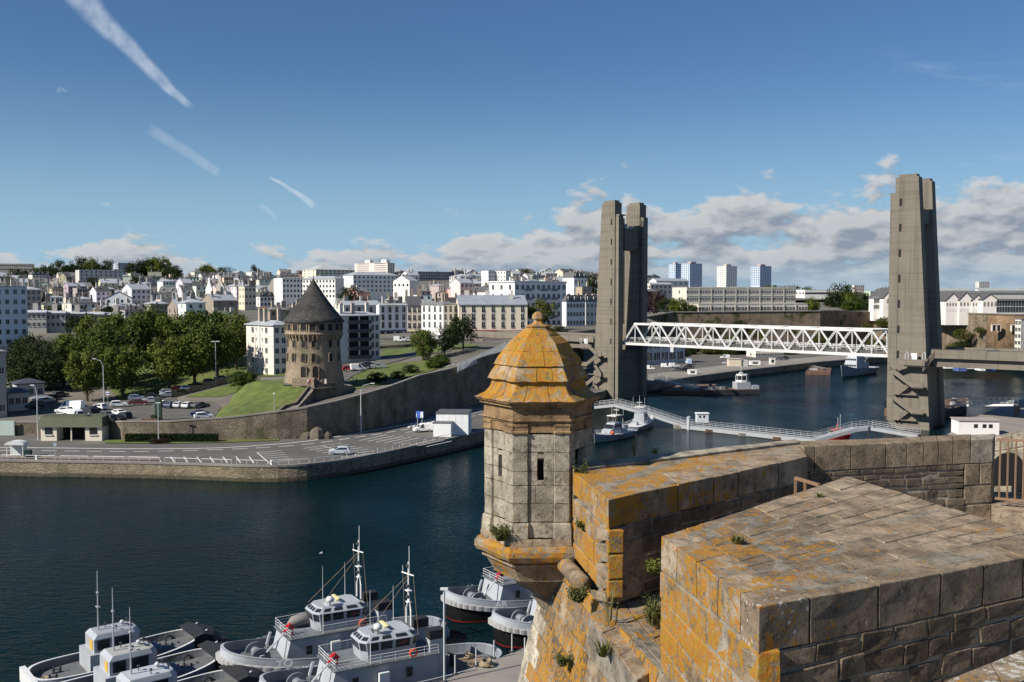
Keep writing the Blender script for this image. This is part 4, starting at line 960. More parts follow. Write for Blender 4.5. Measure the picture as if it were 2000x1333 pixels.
# ------------------------------------------------------------------ watch turret
TCx = C(1051, 20.6, 30); ax, ay = TCx.x, TCx.y
tur = thing('watch_turret', 'six-sided stone watch turret with a bell-shaped lichen-covered slab roof', 'turret', (ax, ay, 27))
HA = [R(-118 + 60 * k) for k in range(7)]
def hp(side, u, r): 
    a = Vector((math.cos(HA[side]), math.sin(HA[side]), 0)) * r; b = Vector((math.cos(HA[side + 1]), math.sin(HA[side + 1]), 0)) * r
    return a.lerp(b, u)
def hexslab(name, side, u0, u1, prof, th, mat, colr, parent, nu=4, jit=.008):
    vv = []; ff = []; m_ = len(prof)
    for sf in (0, 1):
        for i, (r, z) in enumerate(prof):
            for k in range(nu + 1):
                u = u0 + (u1 - u0) * k / nu
                p = hp(side, u, r - sf * th) + Vector((0, 0, z - sf * th * .35))
                p += noise.noise_vector(p * 5 + Vector((ax, ay, 0))) * jit * 1.5
                if i == m_ - 1: p.z += rs.uniform(-1, 1) * jit
                vv.append(p + Vector((0, 0, -27)))
    s = m_ * (nu + 1); w = nu + 1
    for i in range(m_ - 1):
        for k in range(nu):
            a = i * w + k; ff += [(a, a + 1, a + w + 1, a + w), (s + a + 1, s + a, s + a + w, s + a + w + 1)]
    for k in range(nu):
        a = (m_ - 1) * w + k; ff += [(a, a + 1, s + a + 1, s + a), (k + 1, k, s + k, s + k + 1)]
    for i in range(m_ - 1):
        a = i * w; ff += [(a + w, a, s + a, s + a + w), (a + nu, a + w + nu, s + a + w + nu, s + a + nu)]
    o = sum(vv, Vector()) / len(vv); me = bpy.data.meshes.new(name); me.from_pydata([v - o for v in vv], [], ff); me.update(); me.materials.append(mat)
    bm = bmesh.new(); bm.from_mesh(me); bmesh.ops.recalc_face_normals(bm, faces=bm.faces); bm.to_mesh(me); bm.free()
    return ob(name, me, parent, colr, loc=o)
def ring(name, prof, mat, colr, parent=tur, th=None):
    mb = MB(); mb.lathe([(r, z - 27) for r, z in prof], 6, a0=HA[0], cap=True); return mb.build(name, mat, parent, colr)
core = ring('core', [(.8, 28.3), (.8, 31.3)], DARK, (0, 0, 0))
roof = ring('roof', [(1.2, 31.42), (1.0, 31.6), (.95, 31.84), (.82, 32.14), (.6, 32.43), (.36, 32.68), (.1, 32.84)], ROOFST, (.4, .6, .1))
tiers = [([(.90, 31.95), (.975, 31.80), (1.02, 31.67), (1.13, 31.54), (1.345, 31.44)], 3), ([(.78, 32.24), (.91, 32.10), (1.0, 31.97), (1.075, 31.83)], 3), ([(.57, 32.53), (.73, 32.42), (.86, 32.28), (.945, 32.13)], 2), ([(.32, 32.77), (.50, 32.69), (.64, 32.57), (.74, 32.42)], 2), ([(.14, 32.90), (.30, 32.85), (.41, 32.77), (.49, 32.68)], 1)]
for ti, (prof, n) in enumerate(tiers):
    for sd in range(6):
        U = [0] + [k / n + (rs.uniform(-.12, .12)) for k in range(1, n)] + [1]
        for k in range(n):
            hexslab('roof_slab', sd, U[k] + (.006 if k else 0), U[k + 1] - (.006 if k < n - 1 else 0), prof, .12, ROOFST, (.55 + rs.uniform(-.1, .12), (.70, .66, .74, .84, .95)[ti] * rs.uniform(.88, 1.08), .2), roof, 4, .009)
fin = ring('finial', [(.15, 32.8), (.27, 32.83), (.285, 32.87), (.24, 32.89), (.27, 32.90), (.28, 32.93), (.20, 32.95), (.13, 32.97), (.10, 33.02), (.095, 33.06), (.13, 33.065), (.135, 33.10), (.12, 33.16), (.08, 33.205), (.02, 33.225)], GRANITE, (.55, .66, .3))
for (nm_, prof) in (('eave_moulding', [(1.20, 31.45), (1.335, 31.445), (1.30, 31.39), (1.24, 31.36), (1.24, 31.325), (1.20, 31.31)]), ('frieze', [(1.0, 31.31), (1.145, 31.308), (1.145, 31.08), (1.0, 31.08)]), ('string_moulding', [(1.0, 31.08), (1.195, 31.075), (1.2, 31.04), (1.16, 31.02), (1.15, 30.99), (1.0, 30.99)]), ('architrave', [(1.0, 30.99), (1.115, 30.985), (1.115, 30.80), (1.0, 30.80)])):
    ring(nm_, prof, BROWNST, (.52, .16, .12))
for sd in range(6):
    for (u0, u1) in ((-.012, .27), (.73, 1.012)):
        hexslab('capital', sd, u0, u1, [(1.135, 30.985), (1.17, 30.97), (1.17, 30.93), (1.15, 30.90), (1.15, 30.84), (1.18, 30.82), (1.18, 30.79), (1.14, 30.77)], .12, BROWNST, (.55, .16, .12), tur, 3, .004)
zz = [28.98, 29.36, 29.73, 30.02, 30.40, 30.775]
for sd in range(6):
    for i in range(5):
        z0, z1 = zz[i] + .006, zz[i + 1] - .006
        for (u0, u1, rr) in ((0.0, .255, 1.135), (.745, 1.0, 1.135)):
            hexslab('ashlar', sd, u0, u1, [(rr + rs.uniform(-.004, .004), z1), (rr, (z0 + z1) / 2), (rr, z0)], .2, LGRAN, (.56 + rs.uniform(-.08, .08), .04, .06), tur, 2, .006)
        sp = .5 + rs.uniform(-.12, .12); segs = [(.262, sp - .004), (sp + .004, .738)] if i % 2 else [(.262, .738)]
        if sd in (0, 5) and i in (2, 3): segs = [(.262, .43), (.565, .738)]         # loophole
        if sd == 1 and i < 4: segs = []                                             # doorway on the dark side
        for (u0, u1) in segs:
            hexslab('ashlar', sd, u0, u1, [(1.085 + rs.uniform(-.004, .004), z1), (1.085, (z0 + z1) / 2), (1.085, z0)], .2, LGRAN, (.52 + rs.uniform(-.1, .1), .05, .06), tur, 2, .006)
    if sd in (0, 5):
        hexslab('ashlar', sd, .43, .565, [(1.083, zz[3] + .35), (1.083, zz[3] + .26)], .2, LGRAN, (.5, .03, .06), tur, 2, .003); hexslab('ashlar', sd, .43, .565, [(1.083, zz[2] + .10), (1.083, zz[2] + .006)], .2, LGRAN, (.5, .03, .06), tur, 2, .003)
    for (u0, u1) in ((-.01, .275), (.725, 1.01)):
        hexslab('pilaster_base', sd, u0, u1, [(1.14, 28.97), (1.17, 28.93), (1.18, 28.88), (1.20, 28.74), (1.20, 28.64)], .15, LGRAN, (.56, .22, .08), tur, 3, .008)
    hexslab('ashlar', sd, .28, .5, [(1.10, 28.97), (1.10, 28.66)], .2, LGRAN, (.52, .08, .06), tur, 2, .006); hexslab('ashlar', sd, .505, .72, [(1.10, 28.97), (1.10, 28.66)], .2, LGRAN, (.52, .08, .06), tur, 2, .006)
    for (u0, u1) in ((0, .35), (.355, .66), (.665, 1)):
        hexslab('base_stone', sd, u0, u1, [(1.20, 28.65), (1.215, 28.60), (1.22, 28.50)], .25, GRANITE, (.60, .36, .28), tur, 3, .008)
    hexslab('roll_moulding', sd, 0, 1, [(1.2, 28.50), (1.29, 28.48), (1.345, 28.40), (1.35, 28.30), (1.30, 28.21), (1.2, 28.15), (1.1, 28.14)], .2, GRANITE, (.52, .74, .12), tur, 8, .012)
def off_ring(name, prof, colr, mat):
    mb = MB(); vv = []; n = 6
    for r, z, s in prof: vv += [(r * math.cos(HA[k]) + s * .62, r * math.sin(HA[k]) + s * .25, z - 27) for k in range(6)]
    ff = [(i * n + k, i * n + (k + 1) % n, (i + 1) * n + (k + 1) % n, (i + 1) * n + k) for i in range(len(prof) - 1) for k in range(n)] + [list(range(n)), [(len(prof) - 1) * n + k for k in range(n)]]
    mb.add(vv, ff); return mb.build(name, mat, tur, colr)
off_ring('corbel', [(1.1, 28.14, 0), (1.19, 28.12, .0), (1.19, 28.08, 0), (1.12, 28.04, .02), (1.02, 27.80, .1), (1.0, 27.72, .12), (.9, 27.70, .16)], (.5, .5, .1), GRANITE)
off_ring('corbel', [(.86, 27.71, .2), (.82, 27.62, .22), (.70, 27.46, .38), (.68, 27.38, .4), (.6, 27.36, .45)], (.55, .25, .1), GRANITE)
off_ring('corbel', [(.56, 27.37, .5), (.5, 27.2, .58), (.42, 26.9, .72), (.2, 26.6, 1.0)], (.6, .12, .1), GRANITE)
# ------------------------------------------------------------------ weeds growing in the masonry
def weed(p, n, h, lab, spread=.6, mat=WEED, leafy=False, w=.012):
    mb = MB()
    for k in range(n):
        a = rs.uniform(0, 6.28); d = Vector((math.cos(a), math.sin(a), 0)); L_ = h * rs.uniform(.5, 1); b = d * rs.uniform(0, .05 + h * .12)
        tip = b + d * L_ * spread * rs.uniform(.3, 1) + Vector((0, 0, L_ * rs.uniform(.6, 1))); mid = b.lerp(tip, .5) + Vector((0, 0, L_ * .15)); sd = Vector((-d.y, d.x, 0)) * w
        if leafy:
            for q in range(5):
                c = b.lerp(tip, .25 + q * .18) + Vector((rs.uniform(-1, 1), rs.uniform(-1, 1), rs.uniform(-.5, 1))) * .035; e1 = Vector((rs.uniform(-1, 1), rs.uniform(-1, 1), rs.uniform(-.3, .8))).normalized() * .032; e2 = e1.cross(Vector((rs.uniform(-1, 1), rs.uniform(-1, 1), 1))).normalized() * .02
                mb.quad(c - e1, c + e2, c + e1, c - e2)
        mb.quad(b - sd, b + sd, mid + sd, mid - sd); mb.add([mid - sd, mid + sd, tip], ((0, 1, 2),))
    o = mb.build('weed', mat); o.location = p
    return tag(o, lab, 'weed', 'weeds growing in the castle masonry')
def pt_on_L(t, z, o=.1): return B0 + (A2 - B0) * t + nL * o + Vector((0, 0, z - ZR))
weed(g(1440, 1062), 90, .16, 'dry grass tuft growing on the broad paved merlon top', .8)
weed(pt_on_L(.62, 29.4, .03), 60, .22, 'green leafy weed clinging to the orange side of the broad merlon', .9, LEAFY, True)
weed(pt_on_L(.16, 29.05, .03), 45, .18, 'small weed below the coping of the corner merlon', .9, LEAFY, True)
weed(Vector((ax - .78, ay - 1.02, 28.62)), 110, .38, 'bushy dry weed on the ledge of the turret base', .6, WEED, True)
weed(pt_on_L(.02, 28.2, .35), 50, .2, 'weed with green leaves between turret and cordon', .9, LEAFY, True)
weed(pt_on_L(.30, 28.05, .45), 80, .3, 'weed filling the gap where a cordon stone is missing', .7, WEED, True)
weed(pt_on_L(.42, 28.02, .2), 14, .95, 'tall spindly weed standing on the embrasure sill', .25, WEED, False, .008)
weed(pt_on_L(.45, 28.05, -.5), 60, .55, 'leafy weed in the back corner of the embrasure', .35, WEED, True)
weed(pt_on_L(.50, 27.75, .5), 50, .3, 'bright green tuft rooted in the wall under the embrasure', .9, LEAFY)
weed(pt_on_L(.22, 26.6, .55), 50, .3, 'green clump hanging on the battered bastion wall', .6, WEED, True)
weed(bat(Kb, 27.2) + nL * .05, 50, .3, 'dry clump on the edge of the bastion wall under the turret', .6, WEED, True)
weed(g(1240, 892), 5, .55, 'thin flower stalk rising above the parapet coping', .12, WEED, True, .006)
weed(g(1282, 890), 8, .34, 'short thin stalks on the parapet coping near the turret', .2, WEED, True, .006)
weed(Vector((ax + .85, ay - 1.0, 29.9)), 26, .4, 'dry weed beside the dark turret doorway', .5, WEED, True, .006)
weed(g(1600, 972), 26, .12, 'small grass sprouting in a chipped corner of the paved top', .8)
# ------------------------------------------------------------------ buildings
rb2 = random.Random(5)
WINS = {}
FRAMEW = plain('window frame', (.62, .61, .59), .6, .05)
def winmesh(w, h, style):
    k = (round(w, 2), round(h, 2), style)
    if k in WINS: return WINS[k]
    mb = MB()                                   # wall plane y=0, faces -y
    if style == 'far': mb.box(-w / 2, w / 2, -.05, .1, 0, h, 0)
    else:
        mb.quad((-w / 2, -.02, 0), (w / 2, -.02, 0), (w / 2, -.02, h), (-w / 2, -.02, h), 0)
        f = .09
        mb.box(-w / 2 - f, -w / 2, -.07, .05, -f, h + f, 1); mb.box(w / 2, w / 2 + f, -.07, .05, -f, h + f, 1)
        mb.box(-w / 2, w / 2, -.07, .05, h, h + f, 1); mb.box(-w / 2 - f, w / 2 + f, -.14, .05, -f - .06, -.001, 1)
        if style == 'bar': mb.box(-.035, .035, -.05, .02, 0, h, 1)
        if style == 'rail':
            mb.box(-.035, .035, -.05, .02, 0, h, 1); mb.box(-w / 2, w / 2, -.25, -.22, .85, .92, 2)
            for q in range(5): mb.box(-w / 2 + q * w / 4 - .02, -w / 2 + q * w / 4 + .02, -.25, -.22, 0, .9, 2)
    WINS[k] = mb.mesh('window', [GLASS, FRAMEW, DMETAL]); return WINS[k]
BLDS = []
def solve(P, d, px):
    u = (px - 1000) / FPX; return (u * P.y * CP - P.x) / (d.x - u * d.y * CP)
def bldg(name, label, pxl, pxc, pxr, D, ang, ytop, ybot, wall, roof='flat', rcol=(.2, .2, .21), rows=3, cL=0, cR=0, win=(1.1, 1.5), style='bar', group=None, depth=11, cat='house', skirt=6, z=None, mrg=.0, floor0=0.0, chim=0, shop=None):
    a = R(ang); dR = Vector((math.cos(a), math.sin(a), 0)); dL = Vector((-math.sin(a), math.cos(a), 0))
    zt = W(pxc, ytop, D).z; zb = W(pxc, ybot, D).z if z is None else z
    P = C(pxc, D, zb); H = zt - zb
    tR = max(2.0, solve(P, dR, pxr)); tL = max(3.0, solve(P, dL, pxl)) if pxl < pxc - .5 else depth
    tR, tL = min(tR, 140), min(tL, 120)
    if name == 'hillside_house': tR, tL = min(tR, 26), min(tL, 13)
    if name == 'town_house': tL = min(tL, 16)
    t = thing(name, label, cat, P, a, group)
    mb = MB(); mb.box(0, tR, 0, tL, -skirt, H); mb.build('wall', WALLP, t, wall)
    BLDS.append((pxl, pxr, ytop - 4, ybot, D, P, dR, dL, tR, tL))
    o = .45
    if roof == 'flat':
        rf = MB(); rf.box(-.12, tR + .12, -.12, tL + .12, H + .003, H + .32); r_ = rf.build('roof', SLATE, t, rcol)
    elif roof == 'hip':
        h = min(tR, tL) * .16 + .4; m = min(tR, tL) * .5; rf = MB()
        b = [(-o, -o, H), (tR + o, -o, H), (tR + o, tL + o, H), (-o, tL + o, H)]
        rd = [(m, tL / 2, H + h), (tR - m, tL / 2, H + h)] if tR >= tL else [(tR / 2, m, H + h), (tR / 2, tL - m, H + h)]
        rf.box(-o, tR + o, -o, tL + o, H + .003, H + .25); b = [(x, y, H + .25) for x, y, _ in b]
        if tR >= tL: rf.poly([b[0], b[1], rd[1], rd[0]]); rf.poly([b[1], b[2], rd[1]]); rf.poly([b[2], b[3], rd[0], rd[1]]); rf.poly([b[3], b[0], rd[0]])
        else: rf.poly([b[0], b[1], rd[0]]); rf.poly([b[1], b[2], rd[1], rd[0]]); rf.poly([b[2], b[3], rd[1]]); rf.poly([b[3], b[0], rd[0], rd[1]])
        r_ = rf.build('roof', SLATE, t, rcol)
    elif roof in ('gable', 'gabley'):
        rf = MB()
        if roof == 'gable':      # ridge along x, gable ends at x=0 and x=tR
            h = min(tL * .27, 3.6)
            rf.add([(-.2, -o, H - .1), (tR + .2, -o, H - .1), (tR + .2, tL / 2, H + h), (-.2, tL / 2, H + h), (-.2, tL + o, H - .1), (tR + .2, tL + o, H - .1)], ((0, 1, 2, 3), (3, 2, 5, 4)))
            for x in (.02, tR - .02): MB().poly([(x, 0, H), (x, tL, H), (x, tL / 2, H + h - .12)]).build('gable_wall', WALLP, t, wall)
        else:
            h = min(tR * .27, 3.8)
            rf.add([(-o, -.2, H - .1), (tR / 2, -.2, H + h), (tR + o, -.2, H - .1), (-o, tL + .2, H - .1), (tR / 2, tL + .2, H + h), (tR + o, tL + .2, H - .1)], ((0, 1, 4, 3), (1, 2, 5, 4)))
            for y in (.02, tL - .02): MB().poly([(0, y, H), (tR, y, H), (tR / 2, y, H + h - .12)]).build('gable_wall', WALLP, t, wall)
        rf.v += [(x, y, z_ + .16) for x, y, z_ in list(rf.v)]; n = len(rf.v) // 2
        rf.f += [[i + n for i in f] for f in list(rf.f)]; rf.m += rf.m[:]
        r_ = rf.build('roof', SLATE, t, rcol)
    elif roof == 'mansard':
        h = 3.0; rf = MB(); i_ = .9
        rf.add([(-.15, -.15, H), (tR + .15, -.15, H), (tR + .15, tL + .15, H), (-.15, tL + .15, H), (i_, i_, H + h), (tR - i_, i_, H + h), (tR - i_, tL - i_, H + h), (i_, tL - i_, H + h)], ((0, 1, 5, 4), (1, 2, 6, 5), (2, 3, 7, 6), (3, 0, 4, 7), (4, 5, 6, 7)))
        r_ = rf.build('roof', SLATE, t, rcol)
        for k in range(max(2, int(tR / 3.5))):
            x = (k + .5) * tR / max(2, int(tR / 3.5)); mb = MB(); mb.box(x - .6, x + .6, .15, 1.2, H + .5, H + 2.3); d_ = mb.build('dormer', WALLP, t, (.6, .58, .54)); mb = MB(); mb.box(x - .4, x + .4, .1, .2, H + .7, H + 2.0); mb.build('window', GLASS, d_)
    for k in range(chim):
        x = tR * (k + .5) / chim + rb2.uniform(-1, 1); y = tL * rb2.choice((.3, .5, .7)); hh = 1.5 if roof == 'flat' else 2.0 + tL * .1
        mb = MB(); lw = rb2.choice((.5, .9)); mb.box(x - lw, x + lw, y - .35, y + .35, H, H + hh + 1.2); c_ = mb.build('chimney', WALLP, r_, rb2.choice(((.42, .36, .29), (.6, .56, .5), (.3, .25, .2))))
        if style != 'far':
            for q in (-.5, .5): mb = MB(); mb.lathe([(.13, H + hh + 1.2), (.1, H + hh + 1.7)], 6, c=(x + q * lw, y)); mb.build('chimney_pot', PAINT, r_, (.45, .16, .08))
    me = winmesh(win[0], win[1], style); fl = (H - mrg - floor0) / max(rows, 1)
    for i in range(rows):
        zz_ = floor0 + i * fl + fl * .5 - win[1] * .42
        for (n, Lf, side) in ((cR, tR, 0), (cL, tL, 1)):
            for j in range(n):
                q = (j + .5) / n * Lf
                if side == 0: ob('window', me, t, loc=(q, -.012, zz_))
                else: ob('window', me, t, loc=(-.012, q, zz_), rz=-math.pi / 2)
    if shop:
        mb = MB(); mb.box(.4, tR - .4, -.12, .2, .1, floor0 - .9, 0); mb.build('shop_front', GLASS, t)
        mb = MB(); mb.box(.3, tR - .3, -.5, -.02, floor0 - .88, floor0 - .3); mb.build('shop_sign', PAINT, t, shop)
        for q in range(int(tR / 4)): mb = MB(); mb.box(4 * q + 2.2, 4 * q + 2.9, -.2, .1, .05, floor0 - .9); mb.build('shop_pillar', WALLP, t, wall)
    return t, tR, tL, H
WHT, CRM, GRY, PNK, TAN = (.70, .69, .66), (.66, .58, .44), (.40, .385, .36), (.70, .50, .44), (.42, .36, .28)
ZINC, SLT, GRF = (.36, .38, .41), (.085, .085, .09), (.20, .20, .205)
BIG = [
 ('apartment_block', 'white seven-storey apartment block above the dark wooded slope', -90, -40, 53, 292, 40, 561, 700, (.70, .71, .73), 'flat', ZINC, 7, 0, 6, (.95, 1.35), 'bar'),
 ('apartment_block', 'brown-grey block of flats behind the terrace of low zinc-roofed houses', 40, 52, 80, 400, 36, 567, 612, TAN, 'hip', ZINC, 4, 0, 3, (1, 1.5), 'bar'),
 ('apartment_block', 'cream five-storey apartment block with a hipped grey roof beside the round tower', 480, 535, 572, 268, 44, 637, 737, (.74, .66, .58), 'hip', ZINC, 5, 2, 3, (1.15, 1.45), 'bar'),
 ('apartment_block', 'five-storey apartment block with dark balconies behind the round tower', 630, 652, 741, 284, 40, 619, 706, (.62, .60, .58), 'hip', ZINC, 5, 0, 0, (1.0, 1.4), 'bar'),
 ('terrace_building', 'greyish terrace building with few windows at the street bend', 660, 672, 742, 396, 30, 597, 668, (.56, .55, .53), 'gable', ZINC, 3, 0, 6, (1.2, 2.1), 'rail'),
 ('terrace_building', 'pale blue-grey terrace building with tall windows above dark shopfronts', 735, 741, 795, 386, 31, 597, 664, (.70, .72, .74), 'gable', ZINC, 3, 0, 4, (1.25, 2.4), 'rail'),
 ('terrace_building', 'narrow beige terrace building set back between two white ones', 790, 795, 824, 400, 8, 597, 664, (.62, .56, .45), 'gable', SLT, 3, 0, 3, (1.1, 2.2), 'rail'),
 ('terrace_building', 'white corner terrace building with a grey slate roof', 823, 866, 894, 378, 46, 596, 664, (.80, .79, .76), 'hip', GRF, 3, 4, 3, (1.1, 2.3), 'rail'),
 ('terrace_building', 'long cream terrace building with ribbed zinc roof and small shops', 890, 896, 1030, 374, 6, 596, 664, (.70, .63, .49), 'gable', (.27, .30, .34), 3, 0, 7, (1.3, 2.4), 'rail'),
 ('apartment_block', 'large white modern apartment block with many dark balconied windows', 955, 1005, 1106, 432, 41, 553, 660, (.80, .80, .79), 'flat', (.6, .6, .6), 6, 3, 10, (1.5, 2.0), 'bar'),
 ('town_house', 'white three-storey house row with dark mansard roof near the bridge tower', 1100, 1106, 1143, 428, 36, 590, 640, (.66, .68, .70), 'mansard', SLT, 3, 0, 6, (1.2, 1.7), 'bar'),
 ('town_house', 'narrow grey house with mansard dormers beside the bridge tower', 1140, 1144, 1168, 440, 36, 590, 640, (.56, .55, .53), 'mansard', SLT, 3, 0, 3, (1.1, 1.6), 'bar'),
 ('town_house', 'tall house with a blank white gable wall and dark mansard', 1099, 1121, 1147, 540, 44, 543, 592, (.82, .82, .80), 'mansard', SLT, 3, 0, 4, (1.2, 1.7), 'bar'),
 ('town_house', 'brown-rendered house with tall chimneys below the white gable', 1124, 1137, 1156, 500, 42, 561, 600, (.40, .33, .24), 'flat', GRF, 3, 0, 2, (1.0, 1.5), 'bar'),
 ('tower_block', 'pinkish-white slab tower block with balcony bands on the skyline', 693, 757, 771, 1080, 60, 514, 546, (.74, .66, .60), 'flat', (.6, .5, .45), 8, 0, 3, (1.8, 1.2), 'far'),
 ('apartment_block', 'white apartment block with a blank lit end wall on the hillside', 535, 552, 593, 610, 40, 544, 584, (.76, .76, .75), 'flat', (.36, .38, .4), 4, 0, 6, (1.2, 1.5), 'far'),
 ('apartment_block', 'white apartment block with rows of windows behind the cone roof', 591, 655, 672, 590, 62, 545, 584, (.78, .76, .70), 'hip', ZINC, 4, 10, 0, (1.2, 1.5), 'far'),
 ('apartment_block', 'long grey-white apartment block on the hill below the tower block', 670, 690, 779, 650, 37, 538, 572, (.74, .74, .73), 'hip', ZINC, 4, 0, 11, (1.2, 1.4), 'far'),
 ('apartment_block', 'low cream block with pale roofs on the skyline', 591, 617, 690, 1000, 38, 527, 542, (.72, .66, .52), 'hip', (.45, .46, .45), 3, 3, 9, (1.5, 1.5), 'far'),
 ('apartment_block', 'long dark-fronted flat slab of flats on the skyline', 800, 816, 893, 1100, 40, 531, 552, (.36, .37, .38), 'flat', (.16, .18, .2), 4, 0, 16, (2.4, 1.3), 'far'),
 ('town_house', 'white gabled house with a single window on the lit gable', 783, 798, 819, 700, 36, 538, 562, WHT, 'gable', ZINC, 2, 1, 2, (1.2, 1.6), 'far'),
 ('town_house', 'low white house with four windows below the white gable house', 768, 800, 815, 640, 56, 549, 566, WHT, 'gable', ZINC, 1, 4, 0, (1.4, 1.6), 'far'),
 ('town_house', 'pink-rendered house with a sloping zinc roof', 880, 899, 924, 600, 40, 553, 576, (.74, .56, .54), 'gable', ZINC, 2, 0, 3, (1.1, 1.4), 'far'),
 ('town_house', 'white two-storey building with a lit side behind the pink house', 878, 899, 924, 700, 38, 541, 556, WHT, 'hip', ZINC, 2, 5, 3, (1.1, 1.4), 'far'),
 ('town_house', 'small pink-fronted villa with arched windows behind the cone roof', 675, 699, 722, 560, 52, 571, 590, (.70, .40, .34), 'gable', GRF, 1, 4, 0, (.9, 1.6), 'far'),
 ('apartment_block', 'white block with chimneys on the skyline above the cream terrace', 940, 954, 966, 830, 40, 529, 552, WHT, 'flat', GRF, 3, 0, 2, (1.0, 1.2), 'far'),
 ('apartment_block', 'white block with two rows of small windows on the skyline', 966, 988, 998, 830, 58, 530, 552, (.78, .76, .7), 'flat', GRF, 3, 4, 0, (1.0, 1.2), 'far'),
 ('school_building', 'long grey concrete school block with three bands of windows', 1313, 1341, 1554, 545, 15, 562, 606, (.64, .60, .51), 'flat', (.5, .47, .42), 3, 1, 44, (1.7, 1.7), 'bar'),
 ('school_building', 'low concrete wing in front of the long school block', 1342, 1364, 1578, 520, 15, 595, 612, (.64, .60, .52), 'flat', (.5, .47, .42), 1, 4, 34, (1.6, 1.9), 'bar'),
 ('tower_block', 'narrow light blue tower block with reddish roof edge', 1306, 1319, 1331, 1760, 42, 516, 556, (.47, .55, .68), 'flat', (.35, .16, .14), 11, 3, 3, (2.2, 1.3), 'far'),
 ('tower_block', 'wide blue tower block joined to the narrow one', 1330, 1347, 1371, 1740, 42, 515, 556, (.47, .55, .68), 'flat', (.35, .16, .14), 11, 4, 5, (2.2, 1.3), 'far'),
 ('tower_block', 'white tower block with cream edges between the blue towers', 1400, 1418, 1439, 1700, 42, 520, 560, (.76, .74, .70), 'flat', (.5, .42, .32), 11, 4, 5, (2.2, 1.3), 'far'),
 ('tower_block', 'blue tower block standing alone above dark trees', 1466, 1484, 1506, 1700, 42, 520, 558, (.47, .55, .68), 'flat', (.35, .16, .14), 11, 4, 5, (2.2, 1.3), 'far'),
 ('low_building', 'low white building with orange panels behind the school', 1553, 1572, 1660, 820, 12, 567, 580, (.78, .74, .68), 'flat', (.7, .66, .6), 1, 3, 16, (2.4, 1.6), 'far'),
 ('low_building', 'pale green flat building among trees near the gabled hall', 1688, 1700, 1728, 800, 26, 570, 580, (.52, .62, .46), 'flat', (.5, .6, .45), 1, 0, 0, (1, 1), 'far'),
 ('tower_block', 'distant white tower block above the workshop roofs', 1905, 1912, 1932, 2000, 20, 551, 566, (.78, .74, .68), 'flat', WHT, 6, 2, 6, (2, 1.4), 'far'),
 ('apartment_block', 'distant pinkish-white block between trees', 1663, 1668, 1688, 1500, 20, 558, 568, (.78, .66, .6), 'flat', WHT, 3, 0, 5, (2, 1.4), 'far'),
 ('workshop', 'grey quayside workshop with tall gridded windows beside the bridge tower', 1140, 1160, 1336, 402, 36, 668, 716, (.45, .48, .50), 'flat', (.3, .3, .3), 2, 0, 22, (2.4, 3.2), 'bar'),
 ('quay_building', 'pinkish-white low quay building with a band of windows', 1459, 1476, 1532, 470, 14, 686, 702, (.72, .62, .56), 'flat', (.5, .48, .45), 1, 1, 12, (1.2, 1.3), 'bar'),
 ('low_building', 'beige building with lit end beside the school roofs', 1262, 1270, 1312, 640, 30, 556, 576, (.62, .58, .5), 'gable', ZINC, 2, 2, 5, (1.2, 1.5), 'far'),
 ('low_building', 'white gabled building with pale roof behind the bridge tower', 1268, 1282, 1345, 760, 40, 549, 570, WHT, 'gable', (.36, .4, .42), 2, 0, 6, (1.4, 1.5), 'far'),
 ('low_building', 'grey institutional block with small windows beside the purple tree', 1245, 1262, 1290, 600, 36, 570, 588, (.42, .42, .42), 'hip', GRF, 2, 0, 6, (1.1, 1.5), 'far'),
 ('town_house', 'cream stepped house with a tall white chimney pillar', 466, 478, 500, 560, 40, 560, 600, CRM, 'flat', GRF, 3, 2, 3, (1.1, 1.4), 'far'),
 ('slab_building', 'long dark slate-roofed slab on the far left skyline', -20, -6, 67, 1180, 12, 516, 530, (.30, .28, .26), 'flat', (.1, .1, .11), 2, 0, 18, (1.6, 1.4), 'far'),
 ('tower_block', 'grey tower with a white edge above the skyline trees', 222, 231, 256, 1500, 34, 514, 532, (.42, .46, .52), 'flat', GRF, 5, 0, 6, (1.6, 1.2), 'far'),
 ('apartment_block', 'grey block with white end walls below the skyline trees', 148, 155, 240, 900, 30, 528, 548, (.52, .50, .47), 'flat', WHT, 3, 0, 9, (1.4, 1.4), 'far'),
]
